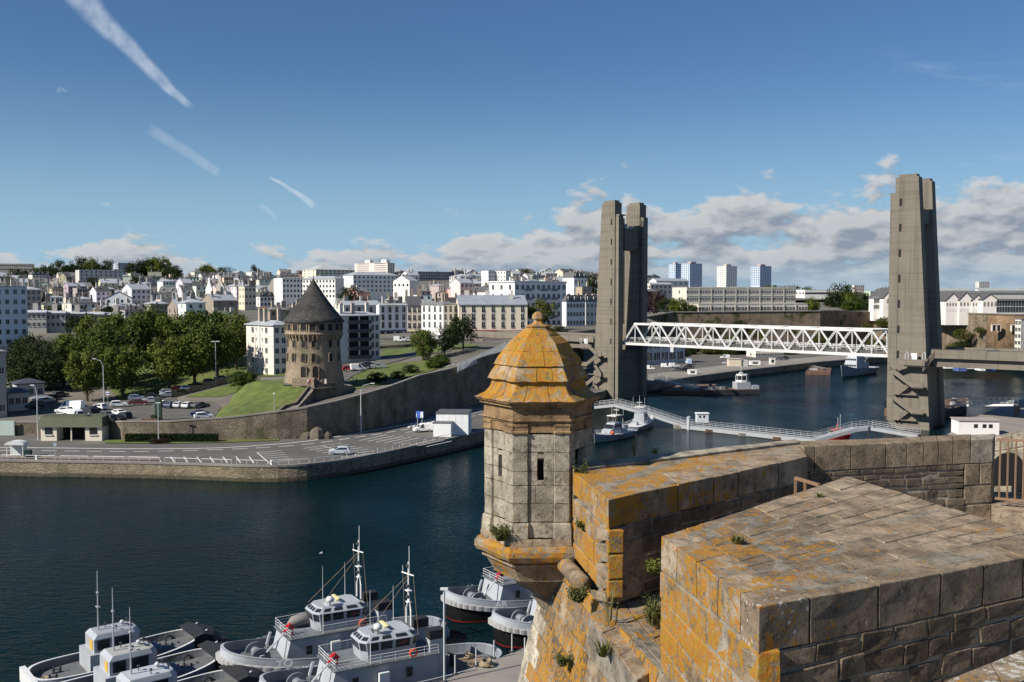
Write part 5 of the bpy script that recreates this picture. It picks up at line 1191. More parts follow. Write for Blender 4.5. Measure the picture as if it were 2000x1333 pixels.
for k, b in enumerate(BIG):
    kw = {}
    if 'terrace_building' == b[0]: kw = dict(floor0=4.0, mrg=.3, chim=3, shop=((.05, .05, .06), (.04, .06, .14), (.5, .42, .3), (.08, .2, .16), (.30, .06, .08))[k - 4])
    if b[0] == 'school_building': kw = dict(mrg=.6, depth=16)
    if b[0] in ('apartment_block',) and b[16] == 'bar': kw = dict(chim=3)
    if b[0] == 'town_house': kw = dict(chim=2)
    if b[0] in ('tower_block',): kw = dict(cat_='tower block')
    kw.pop('cat_', None)
    cat = {'apartment_block': 'apartment block', 'tower_block': 'tower block', 'terrace_building': 'building', 'town_house': 'house', 'school_building': 'school'}.get(b[0], 'building')
    res = bldg(*b, cat=cat, skirt=10 if b[5] > 500 else 5, **kw)
    t, tR, tL, H = res
    if 'dark balconies' in b[1]:
        for i in range(5):
            z = i * H / 5 + .5
            for x in (tR * .42, tR * .66):
                mb = MB(); mb.box(x - 1.9, x + 1.9, -.02, .1, z + .2, z + 2.4); w_ = mb.build('window', DARK, t)
                mb = MB(); mb.box(x - 2.0, x + 2.0, -1.0, -.03, z - .1, z + .95); mb.build('balcony', PAINT, t, (.06, .065, .07))
            for x in (tR * .84, tR * .94): ob('window', winmesh(.95, 1.5, 'bar'), t, loc=(x, -.012, z + .5))
        for x in (tR * .3, tR * .54, tR * .77): mb = MB(); mb.box(x - .2, x + .2, -.3, -.01, 0, H); mb.build('pilaster', WALLP, t, (.66, .66, .66))
    if 'balconied' in b[1]:
        for i in range(6):
            for j in (2, 5, 7):
                x = (j + .5) / 10 * tR; z = i * H / 6; mb = MB(); mb.box(x - 1.9, x + 1.9, -1.1, -.02, z + .55, z + .7); mb.box(x - 1.9, x + 1.9, -1.1, -1.05, z + .72, z + 1.6); mb.build('balcony', PAINT, t, (.18, .19, .22))
        mb = MB(); mb.box(-.5, tR + .2, -.5, tL, H + .33, H + .9); mb.build('attic', WALLP, t, (.76, .76, .75))
    if 'five-storey apartment block with a hipped' in b[1]:
        mb = MB(); mb.box(-.2, -.01, tL * .48, tL * .53, 0, H); mb.build('downpipe', PAINT, t, (.7, .7, .68))
        for i in range(5):
            for y in (tL * .40, tL * .62): ob('window', winmesh(.5, .7, 'bar'), t, loc=(-.012, y, i * H / 5 + H * .1), rz=-math.pi / 2)
        for i in range(1, 5): mb = MB(); mb.box(-.06, tR, -.06, tL, i * H / 5 - .06, i * H / 5 + .06); mb.build('string_course', WALLP, t, (.6, .56, .5))
    if 'pinkish-white slab tower' in b[1]:
        for i in range(8):
            for (y0, y1) in ((tL * .05, tL * .40), (tL * .55, tL * .92)):
                mb = MB(); mb.box(-.3, .1, y0, y1, i * H / 8 + 1.4, (i + 1) * H / 8 - .4); mb.build('window', GLASS, t)
        for y in (tL * .1, tL * .6): mb = MB(); mb.box(tR * .3, tR * .8, y, y + 7, H + .3, H + 4); mb.build('roof_hut', WALLP, t, WHT)
    if b[0] == 'tower_block' and D if False else (b[0] == 'tower_block' and H > 25 and 'pinkish' not in b[1]):
        mb = MB(); mb.box(tR * .3, tR * .7, tL * .3, tL * .7, H + .3, H + 3.5); mb.build('roof_hut', WALLP, t, (.4, .36, .34)); mb = MB(); mb.tube([(tR / 2, tL / 2, H + 3), (tR / 2, tL / 2, H + 14)], .25, 5); mb.build('mast', METAL, t)
    if b[0] == 'school_building':
        for q in range(1, 9): mb = MB(); mb.box(tR * q / 9 - .25, tR * q / 9 + .25, -.35, -.01, 0, H); mb.build('downpipe', WALLP, t, (.42, .38, .33))
        for i in range(1, 4 if H > 8 else 1): mb = MB(); mb.box(-.1, tR, -.25, -.02, i * H / 3 - .5, i * H / 3 - .15); mb.build('concrete_band', WALLP, t, (.58, .53, .45))
    if b[0] == 'workshop':
        for q in range(12): mb = MB(); mb.box(tR * q / 11 - .4, tR * q / 11 + .4, -.35, -.01, 0, H); mb.build('pillar', WALLP, t, (.5, .53, .56))
# terrace of low houses above the park
for k in range(5):
    x0 = 52 + 37.5 * k
    bldg('terraced_house', 'two-storey terraced house with pale zinc roof above the park trees', x0 - 1, x0, x0 + 37.3, 372 + 4 * k, 16, 611 + 1.2 * k, 643, (.46, .44, .40), 'gable', (.42, .44, .47), 2, 0, 4, (1.05, 1.5), 'bar', 'terrace of zinc-roofed houses above the park', 9, chim=1)
# dark street-side houses at the far left
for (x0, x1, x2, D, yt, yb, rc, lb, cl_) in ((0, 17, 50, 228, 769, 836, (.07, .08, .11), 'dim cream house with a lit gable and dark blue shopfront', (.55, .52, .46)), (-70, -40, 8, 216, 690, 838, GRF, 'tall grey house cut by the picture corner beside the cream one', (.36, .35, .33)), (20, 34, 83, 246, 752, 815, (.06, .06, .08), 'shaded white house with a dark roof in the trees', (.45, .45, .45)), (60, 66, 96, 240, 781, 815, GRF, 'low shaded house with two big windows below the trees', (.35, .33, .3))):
    lb = lb.replace('cut by the picture corner ', 'standing ')
    bldg('street_house', lb, x0, x1, x2, D, 36, yt, yb, cl_, 'hip', rc, 2, 1, 3, (1.0, 1.5), 'bar', None, 9)
# ------------------------------------------------------------------ fort wall, plateau and arsenal on the right
fw = [(1120, 470, 19.5), (1255, 492, 21.5), (1318, 505, 24.2), (1450, 510, 24.3), (1602, 516, 24.6), (1630, 545, 24.2), (1706, 560, 23.0), (1752, 545, 23.5), (1845, 484, 24.3), (1925, 462, 24.3), (1960, 458, 24.0), (2120, 450, 24.0), (2400, 440, 24)]
fp = [C(x, D, z) for x, D, z in fw]
mb = MB(); mb.strip(fp, [2.5] * len(fp), [p.z for p in fp]); fort = tag(mb.build('fort_wall', CLIFF), 'long overgrown brown fort wall below the school and workshops', 'fort wall')
mb = MB()
for i in range(len(fp) - 1): mb.beam(fp[i], fp[i + 1], .9, .5)
mb.build('coping', QUAYC, fort)
back2 = [Vector((760, 560, 26)), Vector((1900, 2400, 28)), Vector((1900, 3600, 18)), Vector((300, 3600, 18)), Vector((180, 1500, 29)), Vector((80, 800, 27)), Vector((50, 560, 20.5))]
patch('plateau_ground', [p - Vector((0, 0, .15)) for p in fp] + back2 + [Vector((300, 700, 27)), Vector((500, 1000, 29))], len(fp) + len(back2), TOWNG)
mb = MB(); c_ = C(1968, 445, 3); mb.lathe([(9.5, 2.5), (8.6, 20), (8.6, 23.6)], 24, c=(c_.x, c_.y)); rt_ = tag(mb.build('bastion_tower', REDST, smooth=True), 'rounded brown stone bastion with small arched windows on the quay', 'fort tower')
for px in (1940, 1949, 1978):
    q = C(px, 435.5 if px > 1955 else 437, 18.5); mb = MB(); mb.box(q.x - .7, q.x + .7, q.y - .8, q.y + .5, 17, 19.6); mb.build('window', DARK, rt_)
    mb = MB(); mb.box(q.x - .95, q.x - .72, q.y - 1.0, q.y + .4, 16.8, 19.8); mb.box(q.x + .72, q.x + .95, q.y - 1.0, q.y + .4, 16.8, 19.8); mb.box(q.x - .95, q.x + .95, q.y - 1.0, q.y + .4, 19.62, 20.0); mb.build('window_surround', WALLP, rt_, (.6, .54, .46))
# workshops with gable fronts
def hall(px0, px1, D, ytb, yeave, yapex, depth, lab, arches=5, two=True):
    P = C(px0, D, W(px0, ytb, D).z); wdt = C(px1, D, 0).x - P.x; H = W(px0, yeave, D).z - P.z; A = W(px0, yapex, D).z - P.z
    t = thing('workshop_hall', lab, 'workshop', P)
    mb = MB(); mb.extr([(0, 0, -6), (wdt, 0, -6), (wdt, 0, H), (wdt / 2, 0, A), (0, 0, H)], (0, depth, 0)); mb.build('wall', WALLP, t, (.78, .72, .66))
    mb = MB(); o = .5
    mb.extr([(-o, -.3, H - .1), (wdt / 2, -.3, A + .12), (wdt + o, -.3, H - .1), (wdt + o, -.3, H + .2), (wdt / 2, -.3, A + .5), (-o, -.3, H + .2)], (0, depth, 0)); mb.build('roof', SLATE, t, (.10, .095, .09))
    for i in range(arches):
        x = (i + .5) / arches * wdt; w = wdt / arches * .27
        for (z0, hh) in (((H * .55, H * .22), (H * .08, H * .18)) if two else ((H * .5, H * .28),)):
            mb = MB(); pts = [(x - w, -.05, z0), (x + w, -.05, z0)] + [(x + w * math.cos(a), -.05, z0 + hh + w * math.sin(a)) for a in [R(30 * k) for k in range(7)]]
            mb.extr(pts, (0, .1, 0)); mb.build('window', PAINT, t, (.22, .21, .19) if z0 > H * .3 else (.6, .58, .54))
    return t
hall(1847, 1873, 472, 611, 588, 574, 40, 'white gabled workshop with arched windows next to the bridge tower', 5)
hall(1873.3, 1898, 471, 611, 587, 572, 40, 'middle white gabled workshop with yellowish arched windows', 4)
hall(1898.3, 1918.5, 470, 611, 588, 577, 40, 'white gabled workshop with a grey garage door', 4)
hall(1919, 1945, 466, 612, 586, 576, 40, 'taller white gabled workshop with four arched windows', 4, False)
t, tR, tL, H = bldg('workshop', 'long white workshop wing with red-framed windows and dark roof', 1945, 1945.6, 2120, 466, 2, 588, 612, (.78, .74, .70), 'gable', (.10, .095, .09), 2, 0, 16, (2.6, 2.6), 'bar', depth=26, cat='workshop')
t, tR, tL, H = bldg('workshop', 'very long workshop roof with glazed strips behind the gabled halls', 1830, 1838, 2200, 560, 3, 573.5, 600, (.5, .48, .45), 'gable', (.14, .14, .14), 0, 0, 0, depth=46, cat='workshop')
for q in range(6): mb = MB(); mb.hexa([(q * 24 + 3, 6, H + 1.0), (q * 24 + 22, 6, H + 1.0), (q * 24 + 22, 15, H + 2.9), (q * 24 + 3, 15, H + 2.9), (q * 24 + 3, 6, H + 1.4), (q * 24 + 22, 6, H + 1.4), (q * 24 + 22, 15, H + 3.3), (q * 24 + 3, 15, H + 3.3)]); mb.build('skylight', SLATE, t, (.34, .36, .34))
hall(1725, 1752, 540, 606, 583, 566, 22, 'white gabled hall with a round-arched green window behind the tower', 1, True)
bldg('workshop', 'low white wing with a row of tall windows beside the gabled hall', 1700, 1706, 1726, 545, 8, 583, 606, (.76, .74, .70), 'hip', GRF, 2, 0, 6, (.9, 2), 'bar', cat='workshop')
# rounded grey gallery on the hillside and the two white pyramidal spires
for (px, D, yb, yt, w, lb, cl_) in ((408, 640, 572, 543, 16, 'white tapering gable stack among the slate roofs', (.80, .79, .76)), (430, 645, 570, 540, 20, 'grey stone tapering gable stack among the slate roofs', (.46, .42, .36))):
    P = C(px, D, W(px, yb, D).z); A = W(px, yt, D).z - P.z; w = w / FPX * D / 2
    mb = MB(); mb.extr([(-w, 0, -4), (w, 0, -4), (w * .9, 0, A * .25), (w * .22, 0, A * .72), (w * .22, 0, A), (-w * .22, 0, A), (-w * .22, 0, A * .72), (-w * .9, 0, A * .25)], (0, 1.2, 0)); o = mb.build('gable_stack', WALLP, None, cl_); o.location = P; o.rotation_euler = (0, 0, R(-15)); tag(o, lb, 'chimney')
    BLDS.append((px - 10, px + 10, yt, yb, D, P, Vector((1, 0, 0)), Vector((0, 1, 0)), 4, 3))
# ------------------------------------------------------------------ fill of the hillside town
SCR = [(b[0], b[1], b[2], b[3], b[4]) for b in BLDS]
TREE_SPOTS = []
placed = []
cnt = 0
PAL = [('white', WHT, 46), ('cream', CRM, 24), ('grey', GRY, 22), ('pale pink', PNK, 5), ('brown', (.30, .255, .2), 9)]
RPAL = [('zinc', ZINC, 46), ('dark slate', (.09, .088, .088), 30), ('grey slate', (.19, .185, .18), 32)]
def pick(p):
    r = rb2.uniform(0, sum(x[2] for x in p))
    for x in p:
        r -= x[2]
        if r <= 0: return x
    return p[-1]
Ys = [404, 428, 455, 485, 518, 555, 595, 640, 690, 745, 810, 880, 960, 1050, 1150, 1250]
YY = [(i, y, 0) for i, y in enumerate(Ys)] + [(i + 1, (Ys[i] + Ys[i + 1]) / 2, 1) for i in range(len(Ys) - 1)]
for ri, Y, ps in YY:
    px = -30 + 12 * (ri % 3)
    while px < 1240:
        wpx = rb2.uniform(13, 26) * FPX / Y * (.7 if Y < 900 else 1.15); a_ = rb2.choice((34, 40, 30, 46, 12, 22)) + rb2.uniform(-4, 4)
        D = Y + rb2.uniform(-9, 9); x0 = px; px += wpx + rb2.uniform(0, 6)
        if px > 1170 and Y < 640: continue
        if rb2.random() < .12: continue
        st_ = rb2.choice((2, 2, 3, 3, 3, 4)) if Y < 900 else rb2.choice((2, 3)); Hh = st_ * 2.9 + .4
        lf = wpx * rb2.choice((.25, .35, .6)); xc = x0 + lf; zg = gz(0, D); P = C(xc, D, zg)
        top = pix((P.x, P.y, zg + Hh + 3))[1]; bot = pix((P.x, P.y, zg))[1]
        bad = False
        for (l, r_, yt, yb, d) in SCR:
            if x0 < r_ - 2 and px > l + 2:
                if D < d and top < yb - 3 and D > 395: bad = True; break
                if abs(D - d) < 16: bad = True; break
        if ps and not bad:
            if rb2.random() < .25: bad = True
            for q in BLDS:
                if (Vector((q[5].x, q[5].y)) - Vector((P.x, P.y))).length < 17: bad = True; break
        if ps: st_ = min(st_, 2); Hh = st_ * 2.9 + .4
        if bad or (D < 440 and x0 < 260) or (Y < 500 and x0 > 640): continue
        if top < 526 + (0 if xc > 400 else -3): Hh -= 4; st_ = max(1, st_ - 1)
        cn, cc, _ = pick(PAL); rn_, rc, _ = pick(RPAL); rt = rb2.choice(('gable', 'gable', 'gabley', 'hip', 'hip', 'flat', 'flat', 'mansard'))
        if rt in ('mansard', 'flat') and rn_ == 'zinc' and rt == 'mansard': rn_, rc = 'dark slate', RPAL[1][1]
        cc = tuple(min(.85, c * rb2.uniform(.85, 1.08)) for c in cc); nc = rb2.choice((1, 2, 2, 3)) if Y < 1000 else rb2.choice((0, 1, 2))
        lab = f"{cn} {('one', 'two', 'three', 'four')[st_ - 1]}-storey hillside house, {({'gabley': 'gabled', 'gable': 'pitched', 'hip': 'hipped', 'flat': 'flat', 'mansard': 'mansard'})[rt]} {rn_} roof, {('no chimney', 'one chimney', 'two chimneys', 'three chimneys')[nc]}"
        try:
            bldg('hillside_house', lab, x0, xc, px - 1, D, a_, pix((P.x, P.y, zg + Hh))[1], bot, cc, rt, rc, st_ if Y < 900 else 0, rb2.choice((0, 1, 2)), rb2.choice((2, 3, 4)), (1.1, 1.5), 'far', 'houses on the hillside', 9, skirt=5, chim=nc)
            cnt += 1
        except ZeroDivisionError: pass
for i in range(64):         # scattered houses on the plateau to the right
    Y = rb2.uniform(700, 1500); xc = rb2.uniform(1265, 1990); zg = 26.5 + (Y - 700) * .003; P = C(xc, Y, zg); wpx = rb2.uniform(14, 30) * FPX / Y; x0, px = xc - wpx * .4, xc + wpx * .6
    st_ = rb2.choice((2, 3)); top = pix((P.x, P.y, zg + st_ * 2.9 + 3))[1]
    if any(x0 < r_ + 2 and px > l - 2 and Y < d and top < yb for (l, r_, yt, yb, d) in SCR): continue
    cn, cc, _ = pick(PAL); rn_, rc, _ = pick(RPAL); rt = rb2.choice(('gable', 'hip', 'flat'))
    bldg('plateau_house', f"{cn} {('two', 'three')[st_ - 2]}-storey house beyond the fort wall, {({'gable': 'pitched', 'hip': 'hipped', 'flat': 'flat'})[rt]} {rn_} roof", x0, xc, px, Y, rb2.uniform(10, 42), pix((P.x, P.y, zg + st_ * 2.9))[1], pix((P.x, P.y, zg))[1], cc, rt, rc, st_, 1, 3, (1.2, 1.5), 'far', 'houses beyond the fort wall', 9, skirt=5)
print('hillside houses', cnt)
# ------------------------------------------------------------------ trees
rt3 = random.Random(21)
def crown_mesh(name, mat, n_clump, n_leaf, leaf, shape=(1, 1, 1), seed=0, hollow=.35):
    """many leaf-sized faces grouped in clumps through a unit crown (radius 1, base z=0..2)"""
    r_ = random.Random(seed); vv = []; ff = []
    cl = []
    for k in range(n_clump):
        while True:
            d = Vector((r_.uniform(-1, 1), r_.uniform(-1, 1), r_.uniform(-1, 1)))
            if hollow < d.length < 1: break
        cl.append((Vector((d.x * shape[0], d.y * shape[1], d.z * shape[2])) * .86, r_.uniform(.16, .34)))
    for c, rad in cl:
        for q in range(n_leaf):
            while True:
                d = Vector((r_.uniform(-1, 1), r_.uniform(-1, 1), r_.uniform(-1, 1)))
                if d.length < 1: break
            p = c + d * rad; nrm = (d + Vector((0, 0, .5)) + Vector((r_.uniform(-1, 1), r_.uniform(-1, 1), r_.uniform(-1, 1))) * .9).normalized()
            e1 = nrm.orthogonal().normalized(); e1.rotate(Matrix.Rotation(r_.uniform(0, 6.3), 3, nrm)); e2 = nrm.cross(e1); s = leaf * r_.uniform(.6, 1.3)
            b = len(vv); vv += [p - e1 * s, p + e2 * s * .6, p + e1 * s, p - e2 * s * .6]; ff.append((b, b + 1, b + 2, b + 3))
    me = bpy.data.meshes.new(name); me.from_pydata(vv, [], ff); me.update(); me.materials.append(mat); return me
def trunk_mesh(name, seed=0):
    r_ = random.Random(seed); mb = MB()
    mb.tube([(0, 0, -.15), (.01, .01, .25), (-.02, .01, .6), (0, .02, 1.1)], [.055, .045, .035, .015], 7)
    for k in range(6):
        a = k * 1.1 + r_.uniform(-.3, .3); z = .35 + .1 * k
        mb.tube([(0, 0, z), (.25 * math.cos(a), .25 * math.sin(a), z + .28), (.5 * math.cos(a), .5 * math.sin(a), z + .5)], [.026, .016, .006], 5)
    return mb.mesh(name, BARK)
CR = [crown_mesh('crown', LEAF, 80, 60, .056, (1, 1, .95), 1), crown_mesh('crown', LEAF, 90, 56, .056, (1, 1, .85), 2), crown_mesh('crown', LEAF, 74, 60, .056, (.9, 1, 1.05), 3)]
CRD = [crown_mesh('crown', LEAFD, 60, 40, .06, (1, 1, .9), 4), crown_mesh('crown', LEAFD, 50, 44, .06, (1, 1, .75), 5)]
CRP = crown_mesh('crown', LEAFP, 50, 40, .06, (1, 1, .9), 6); CRY = crown_mesh('crown', LEAFY, 46, 40, .06, (1, 1, .6), 7)
CONEC = crown_mesh('crown', LEAFD, 50, 40, .06, (.45, .45, 1.1), 8)
TRK = trunk_mesh('trunk', 3)
def tree(P, h, rad, lab, crown, cz=.58, group=None, name='tree', stretch=1.0):
    t = thing(name, lab, 'tree', P, rt3.uniform(0, 6.28), group)
    ob('trunk', TRK, t, scale=(h * .55, h * .55, h * .75)); 
    ob('crown', crown, t, loc=(0, 0, h * cz), scale=(rad, rad, h * (1 - cz) * stretch / .98))
    return t
def ground(P): return Vector((P.x, P.y, th(P.x, P.y, P.z)))
# park trees: (column, depth, height, radius)
PT = [(170, 244, 13.5, 5.6, 0), (205, 262, 19, 8.0, 1), (150, 268, 17, 6.5, 2), (255, 276, 20, 8.5, 0), (240, 252, 15, 6.5, 2), (300, 290, 20, 8, 1), (330, 256, 15.5, 6.6, 0), (381, 260, 16.5, 7.2, 1), (350, 285, 19, 8, 2), (425, 270, 17, 7, 0), (395, 296, 18.5, 8.0, 2), (462, 285, 16, 6.6, 1), (190, 300, 17, 7.5, 0), (455, 312, 14.5, 6.6, 0), (290, 318, 16, 7.5, 2), (228, 322, 14, 6.5, 1), (372, 325, 13, 7, 1)]
PLAB = ['park tree with a slim trunk beside the one-way sign', 'tall spreading park tree behind the white vans', 'leafy park tree at the dark end of the park', 'broad dense park tree above the shaded lawn', 'park tree leaning over the curved street lamp', 'tall park tree in the middle of the grove', 'park tree with its trunk on the lawn edge by the car park', 'park tree with a trunk rising over the stepped wall', 'broad tree behind the lawn-edge trees', 'park tree next to the tall straight lamp', 'tall tree at the back of the grove', 'park tree beside the cream apartment block', 'tree at the back of the grove below the zinc-roofed terrace', 'tree behind the cream apartment block', 'back-row tree under the hillside roofs', 'low tree at the back edge of the park', 'small tree at the back of the grove near the slate roofs']
for (x, D, h, r_, k), lb in zip(PT, PLAB): tree(ground(C(x, D, 8)), h, r_, lb, CR[k], .56, 'park trees', 'park_tree')
# dark wood on the left slope
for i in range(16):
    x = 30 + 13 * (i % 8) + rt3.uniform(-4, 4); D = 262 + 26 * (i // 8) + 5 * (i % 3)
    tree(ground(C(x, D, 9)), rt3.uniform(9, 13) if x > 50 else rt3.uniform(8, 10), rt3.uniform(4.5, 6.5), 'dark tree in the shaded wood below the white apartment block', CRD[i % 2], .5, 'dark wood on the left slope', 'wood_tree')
# garden trees right of the tower
for (x, D, h, r_, cr, lb) in ((826, 286, 10.5, 4.3, CR[2], 'thin-crowned tree with a visible stem on the garden lawn'), (868, 292, 9.5, 4.6, CRD[0], 'dark bushy tree in the garden below the cream terrace'), (905, 300, 12.5, 5.2, CRD[1], 'large dark round tree at the garden corner'), (885, 306, 8, 3.6, CRD[0], 'low dark tree behind the garden trees'), (1058, 398, 15, 7.5, CRY, 'yellow-green tree in front of the balconied white block'), (1090, 372, 8, 5, CRD[0], 'dark shrub-like tree beside the viaduct'), (475, 247, 5.2, 4.0, CR[0], 'small bushy tree on the left end of the grass mound')):
    tree(ground(C(x, D, 14)), h, r_, lb, cr, .52, None, 'garden_tree')
for (x, D, w, lb) in ((734, 243, 3.0, 'round bush on the slope right of the round tower'), (800, 258, 2.6, 'bush growing over the retaining wall edge'), (775, 250, 2.2, 'low dark bush on the garden edge'), (860, 268, 3.2, 'grey-green shrub beside the white fence'), (845, 264, 2.6, 'pale shrub among stones by the white fence')):
    P = ground(C(x, D, 13)); t = thing('bush', lb, 'bush', P); ob('foliage', CRD[1] if 'pale' not in lb and 'grey' not in lb else CR[1], t, loc=(0, 0, w * .45), scale=(w, w, w * .7))
    mb = MB(); mb.tube([(0, 0, -.2), (.1, 0, w * .6)], [.12, .05], 5); mb.build('stem', BARK, t)
# hedge and flower bed under the wall
hd = [G(247, 863.4, ZQ), G(425, 863.4, ZQ)]
mb = MB(); rr = random.Random(3)
t = thing('hedge', 'clipped dark green hedge along the foot of the retaining wall', 'hedge', hd[0])
L_ = (hd[1] - hd[0]); vv = MB()
for k in range(5200):
    p = L_ * rr.random() + Vector((0, rr.uniform(-.8, .8), 0)); z = rr.choice((1.55, rr.uniform(.1, 1.55))); 
    if z < 1.5: p.y = rr.choice((-.8, -.8, .8))
    p.z = z; e = Vector((rr.uniform(-1, 1), rr.uniform(-1, 1), rr.uniform(-1, 1))).normalized() * .16; f = e.orthogonal().normalized() * .1
    vv.quad(p - e, p + f, p + e, p - f)
vv.build('leaves', LEAFD, t); mb = MB(); mb.box(0, L_.x, -.7, .7, 0, 1.45); mb.build('inner_mass', LEAFD, t)
t = thing('flower_bed', 'low purple and green shrub clump at the lamp foot', 'shrub', G(309, 866.5, ZQ)); ob('foliage', CRP, t, loc=(0, 0, .6), scale=(2.3, 1.2, .8)); ob('foliage', CRD[0], t, loc=(-.8, -.2, .5), scale=(1.6, 1, .7))
# hill and skyline trees
for i, (x, D, h, r_, k) in enumerate([(75, 1120, 16, 9, 0), (92, 1140, 20, 11, 1), (118, 1150, 25, 13, 0), (146, 1160, 22, 12, 1), (160, 1170, 29, 13, 0), (182, 1170, 27, 12, 1), (215, 1180, 25, 12, 0), (262, 1180, 24, 12, 1), (278, 1200, 25, 12, 0), (295, 1200, 29, 14, 1), (316, 1200, 28, 16, 0), (334, 1190, 18, 9, 1), (30, 1000, 17, 10, 0), (60, 1010, 17, 10, 1), (100, 1020, 18, 10, 0), (405, 1210, 18, 14, 1), (442, 1210, 15, 14, 0), (185, 830, 13, 8, 0), (205, 700, 9, 9, 1), (230, 720, 8, 9, 0), (168, 700, 9, 10, 1), (268, 800, 16, 6, 0), (115, 470, 9, 5, 0), (150, 500, 8, 5.5, 1), (205, 460, 9, 6, 0), (97, 430, 10, 5, 1), (686, 560, 15, 8, 0), (775, 950, 13, 11, 1), (900, 1130, 10, 9, 0), (1024, 1150, 14, 8, 0), (1108, 1000, 10, 9, 1), (1158, 700, 19, 8, 0), (683, 1000, 9, 9, 1), (550, 700, 6, 5, 0), (152, 372, 9, 5, 1), (165, 385, 8, 4, 0)]):
    P = C(x, D, 0); P.z = gz(0, D) if D > 395 else th(P.x, P.y, 18)
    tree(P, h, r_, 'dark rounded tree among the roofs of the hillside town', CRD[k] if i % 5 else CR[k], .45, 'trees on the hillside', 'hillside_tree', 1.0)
tree(C(346, 900, gz(0, 900)), 20, 12, 'dark pointed conifer standing among the hillside roofs', CONEC, .45, None, 'conifer'); tree(C(496, 1150, gz(0, 1150)), 17, 10, 'small dark conifer on the skyline left of the cone roof', CONEC, .45, None, 'conifer')
tree(C(86, 425, gz(0, 425) - 1), 12, 6, 'purple-leaved tree behind the zinc-roofed terrace', CRP, .45, None, 'purple_tree'); tree(C(1277, 560, 22), 16, 8, 'purple-leaved tree beside the concrete bridge tower', CRP, .45, None, 'purple_tree')
for i, (x, D, h, r_, k) in enumerate([(1500, 1000, 17, 12, 0), (1520, 960, 16, 13, 1), (1545, 960, 16, 14, 0), (1575, 960, 14, 13, 1), (1595, 940, 10, 9, 0), (1430, 1000, 12, 12, 1), (1460, 1000, 14, 12, 0), (1628, 640, 14, 7, 1), (1640, 650, 19, 11, 0), (1655, 640, 12, 8, 1), (1675, 640, 13, 10, 0), (1700, 640, 11, 9, 1), (1725, 660, 15, 9, 0), (1690, 600, 8, 7, 0), (1655, 600, 7, 6, 1), (1665, 590, 7, 7, 0), (1700, 590, 8, 7, 1), (1302, 540, 10, 7, 1), (1326, 525, 9, 6, 0), (1355, 524, 6, 6, 1), (1390, 1050, 10, 10, 0), (1583, 540, 9, 5, 1), (1735, 900, 14, 12, 0), (1755, 1000, 14, 14, 1)]):
    P = C(x, D, 0); P.z = 23 if D < 700 else 27
    tree(P, h, r_, 'dark rounded tree on the plateau behind the fort wall', CRD[k] if i % 3 else CR[k], .42, 'trees behind the fort wall', 'plateau_tree')
for i in range(62):     # scrub at the foot of the fort wall
    x = rt3.choice((rt3.uniform(1340, 1390), rt3.uniform(1410, 1460), rt3.uniform(1460, 1640), rt3.uniform(1380, 1600), rt3.uniform(1690, 1745), rt3.uniform(1850, 1915))); D = 498 + rt3.uniform(-8, 4) - (30 if x > 1840 else 0) + (30 if 1660 < x < 1760 else 0); w = rt3.uniform(3, 6.5)
    P = C(x, D, 3 + (rt3.uniform(0, 13) if i % 2 else 0)); t = thing('scrub', 'green scrub bush growing against the fort wall', 'bush', P, 0, 'scrub along the fort wall')
    ob('foliage', (CRD[0], CRD[1], CR[0], CRY)[i % 4], t, loc=(0, 0, w * .4), scale=(w, w * .7, w * .75))
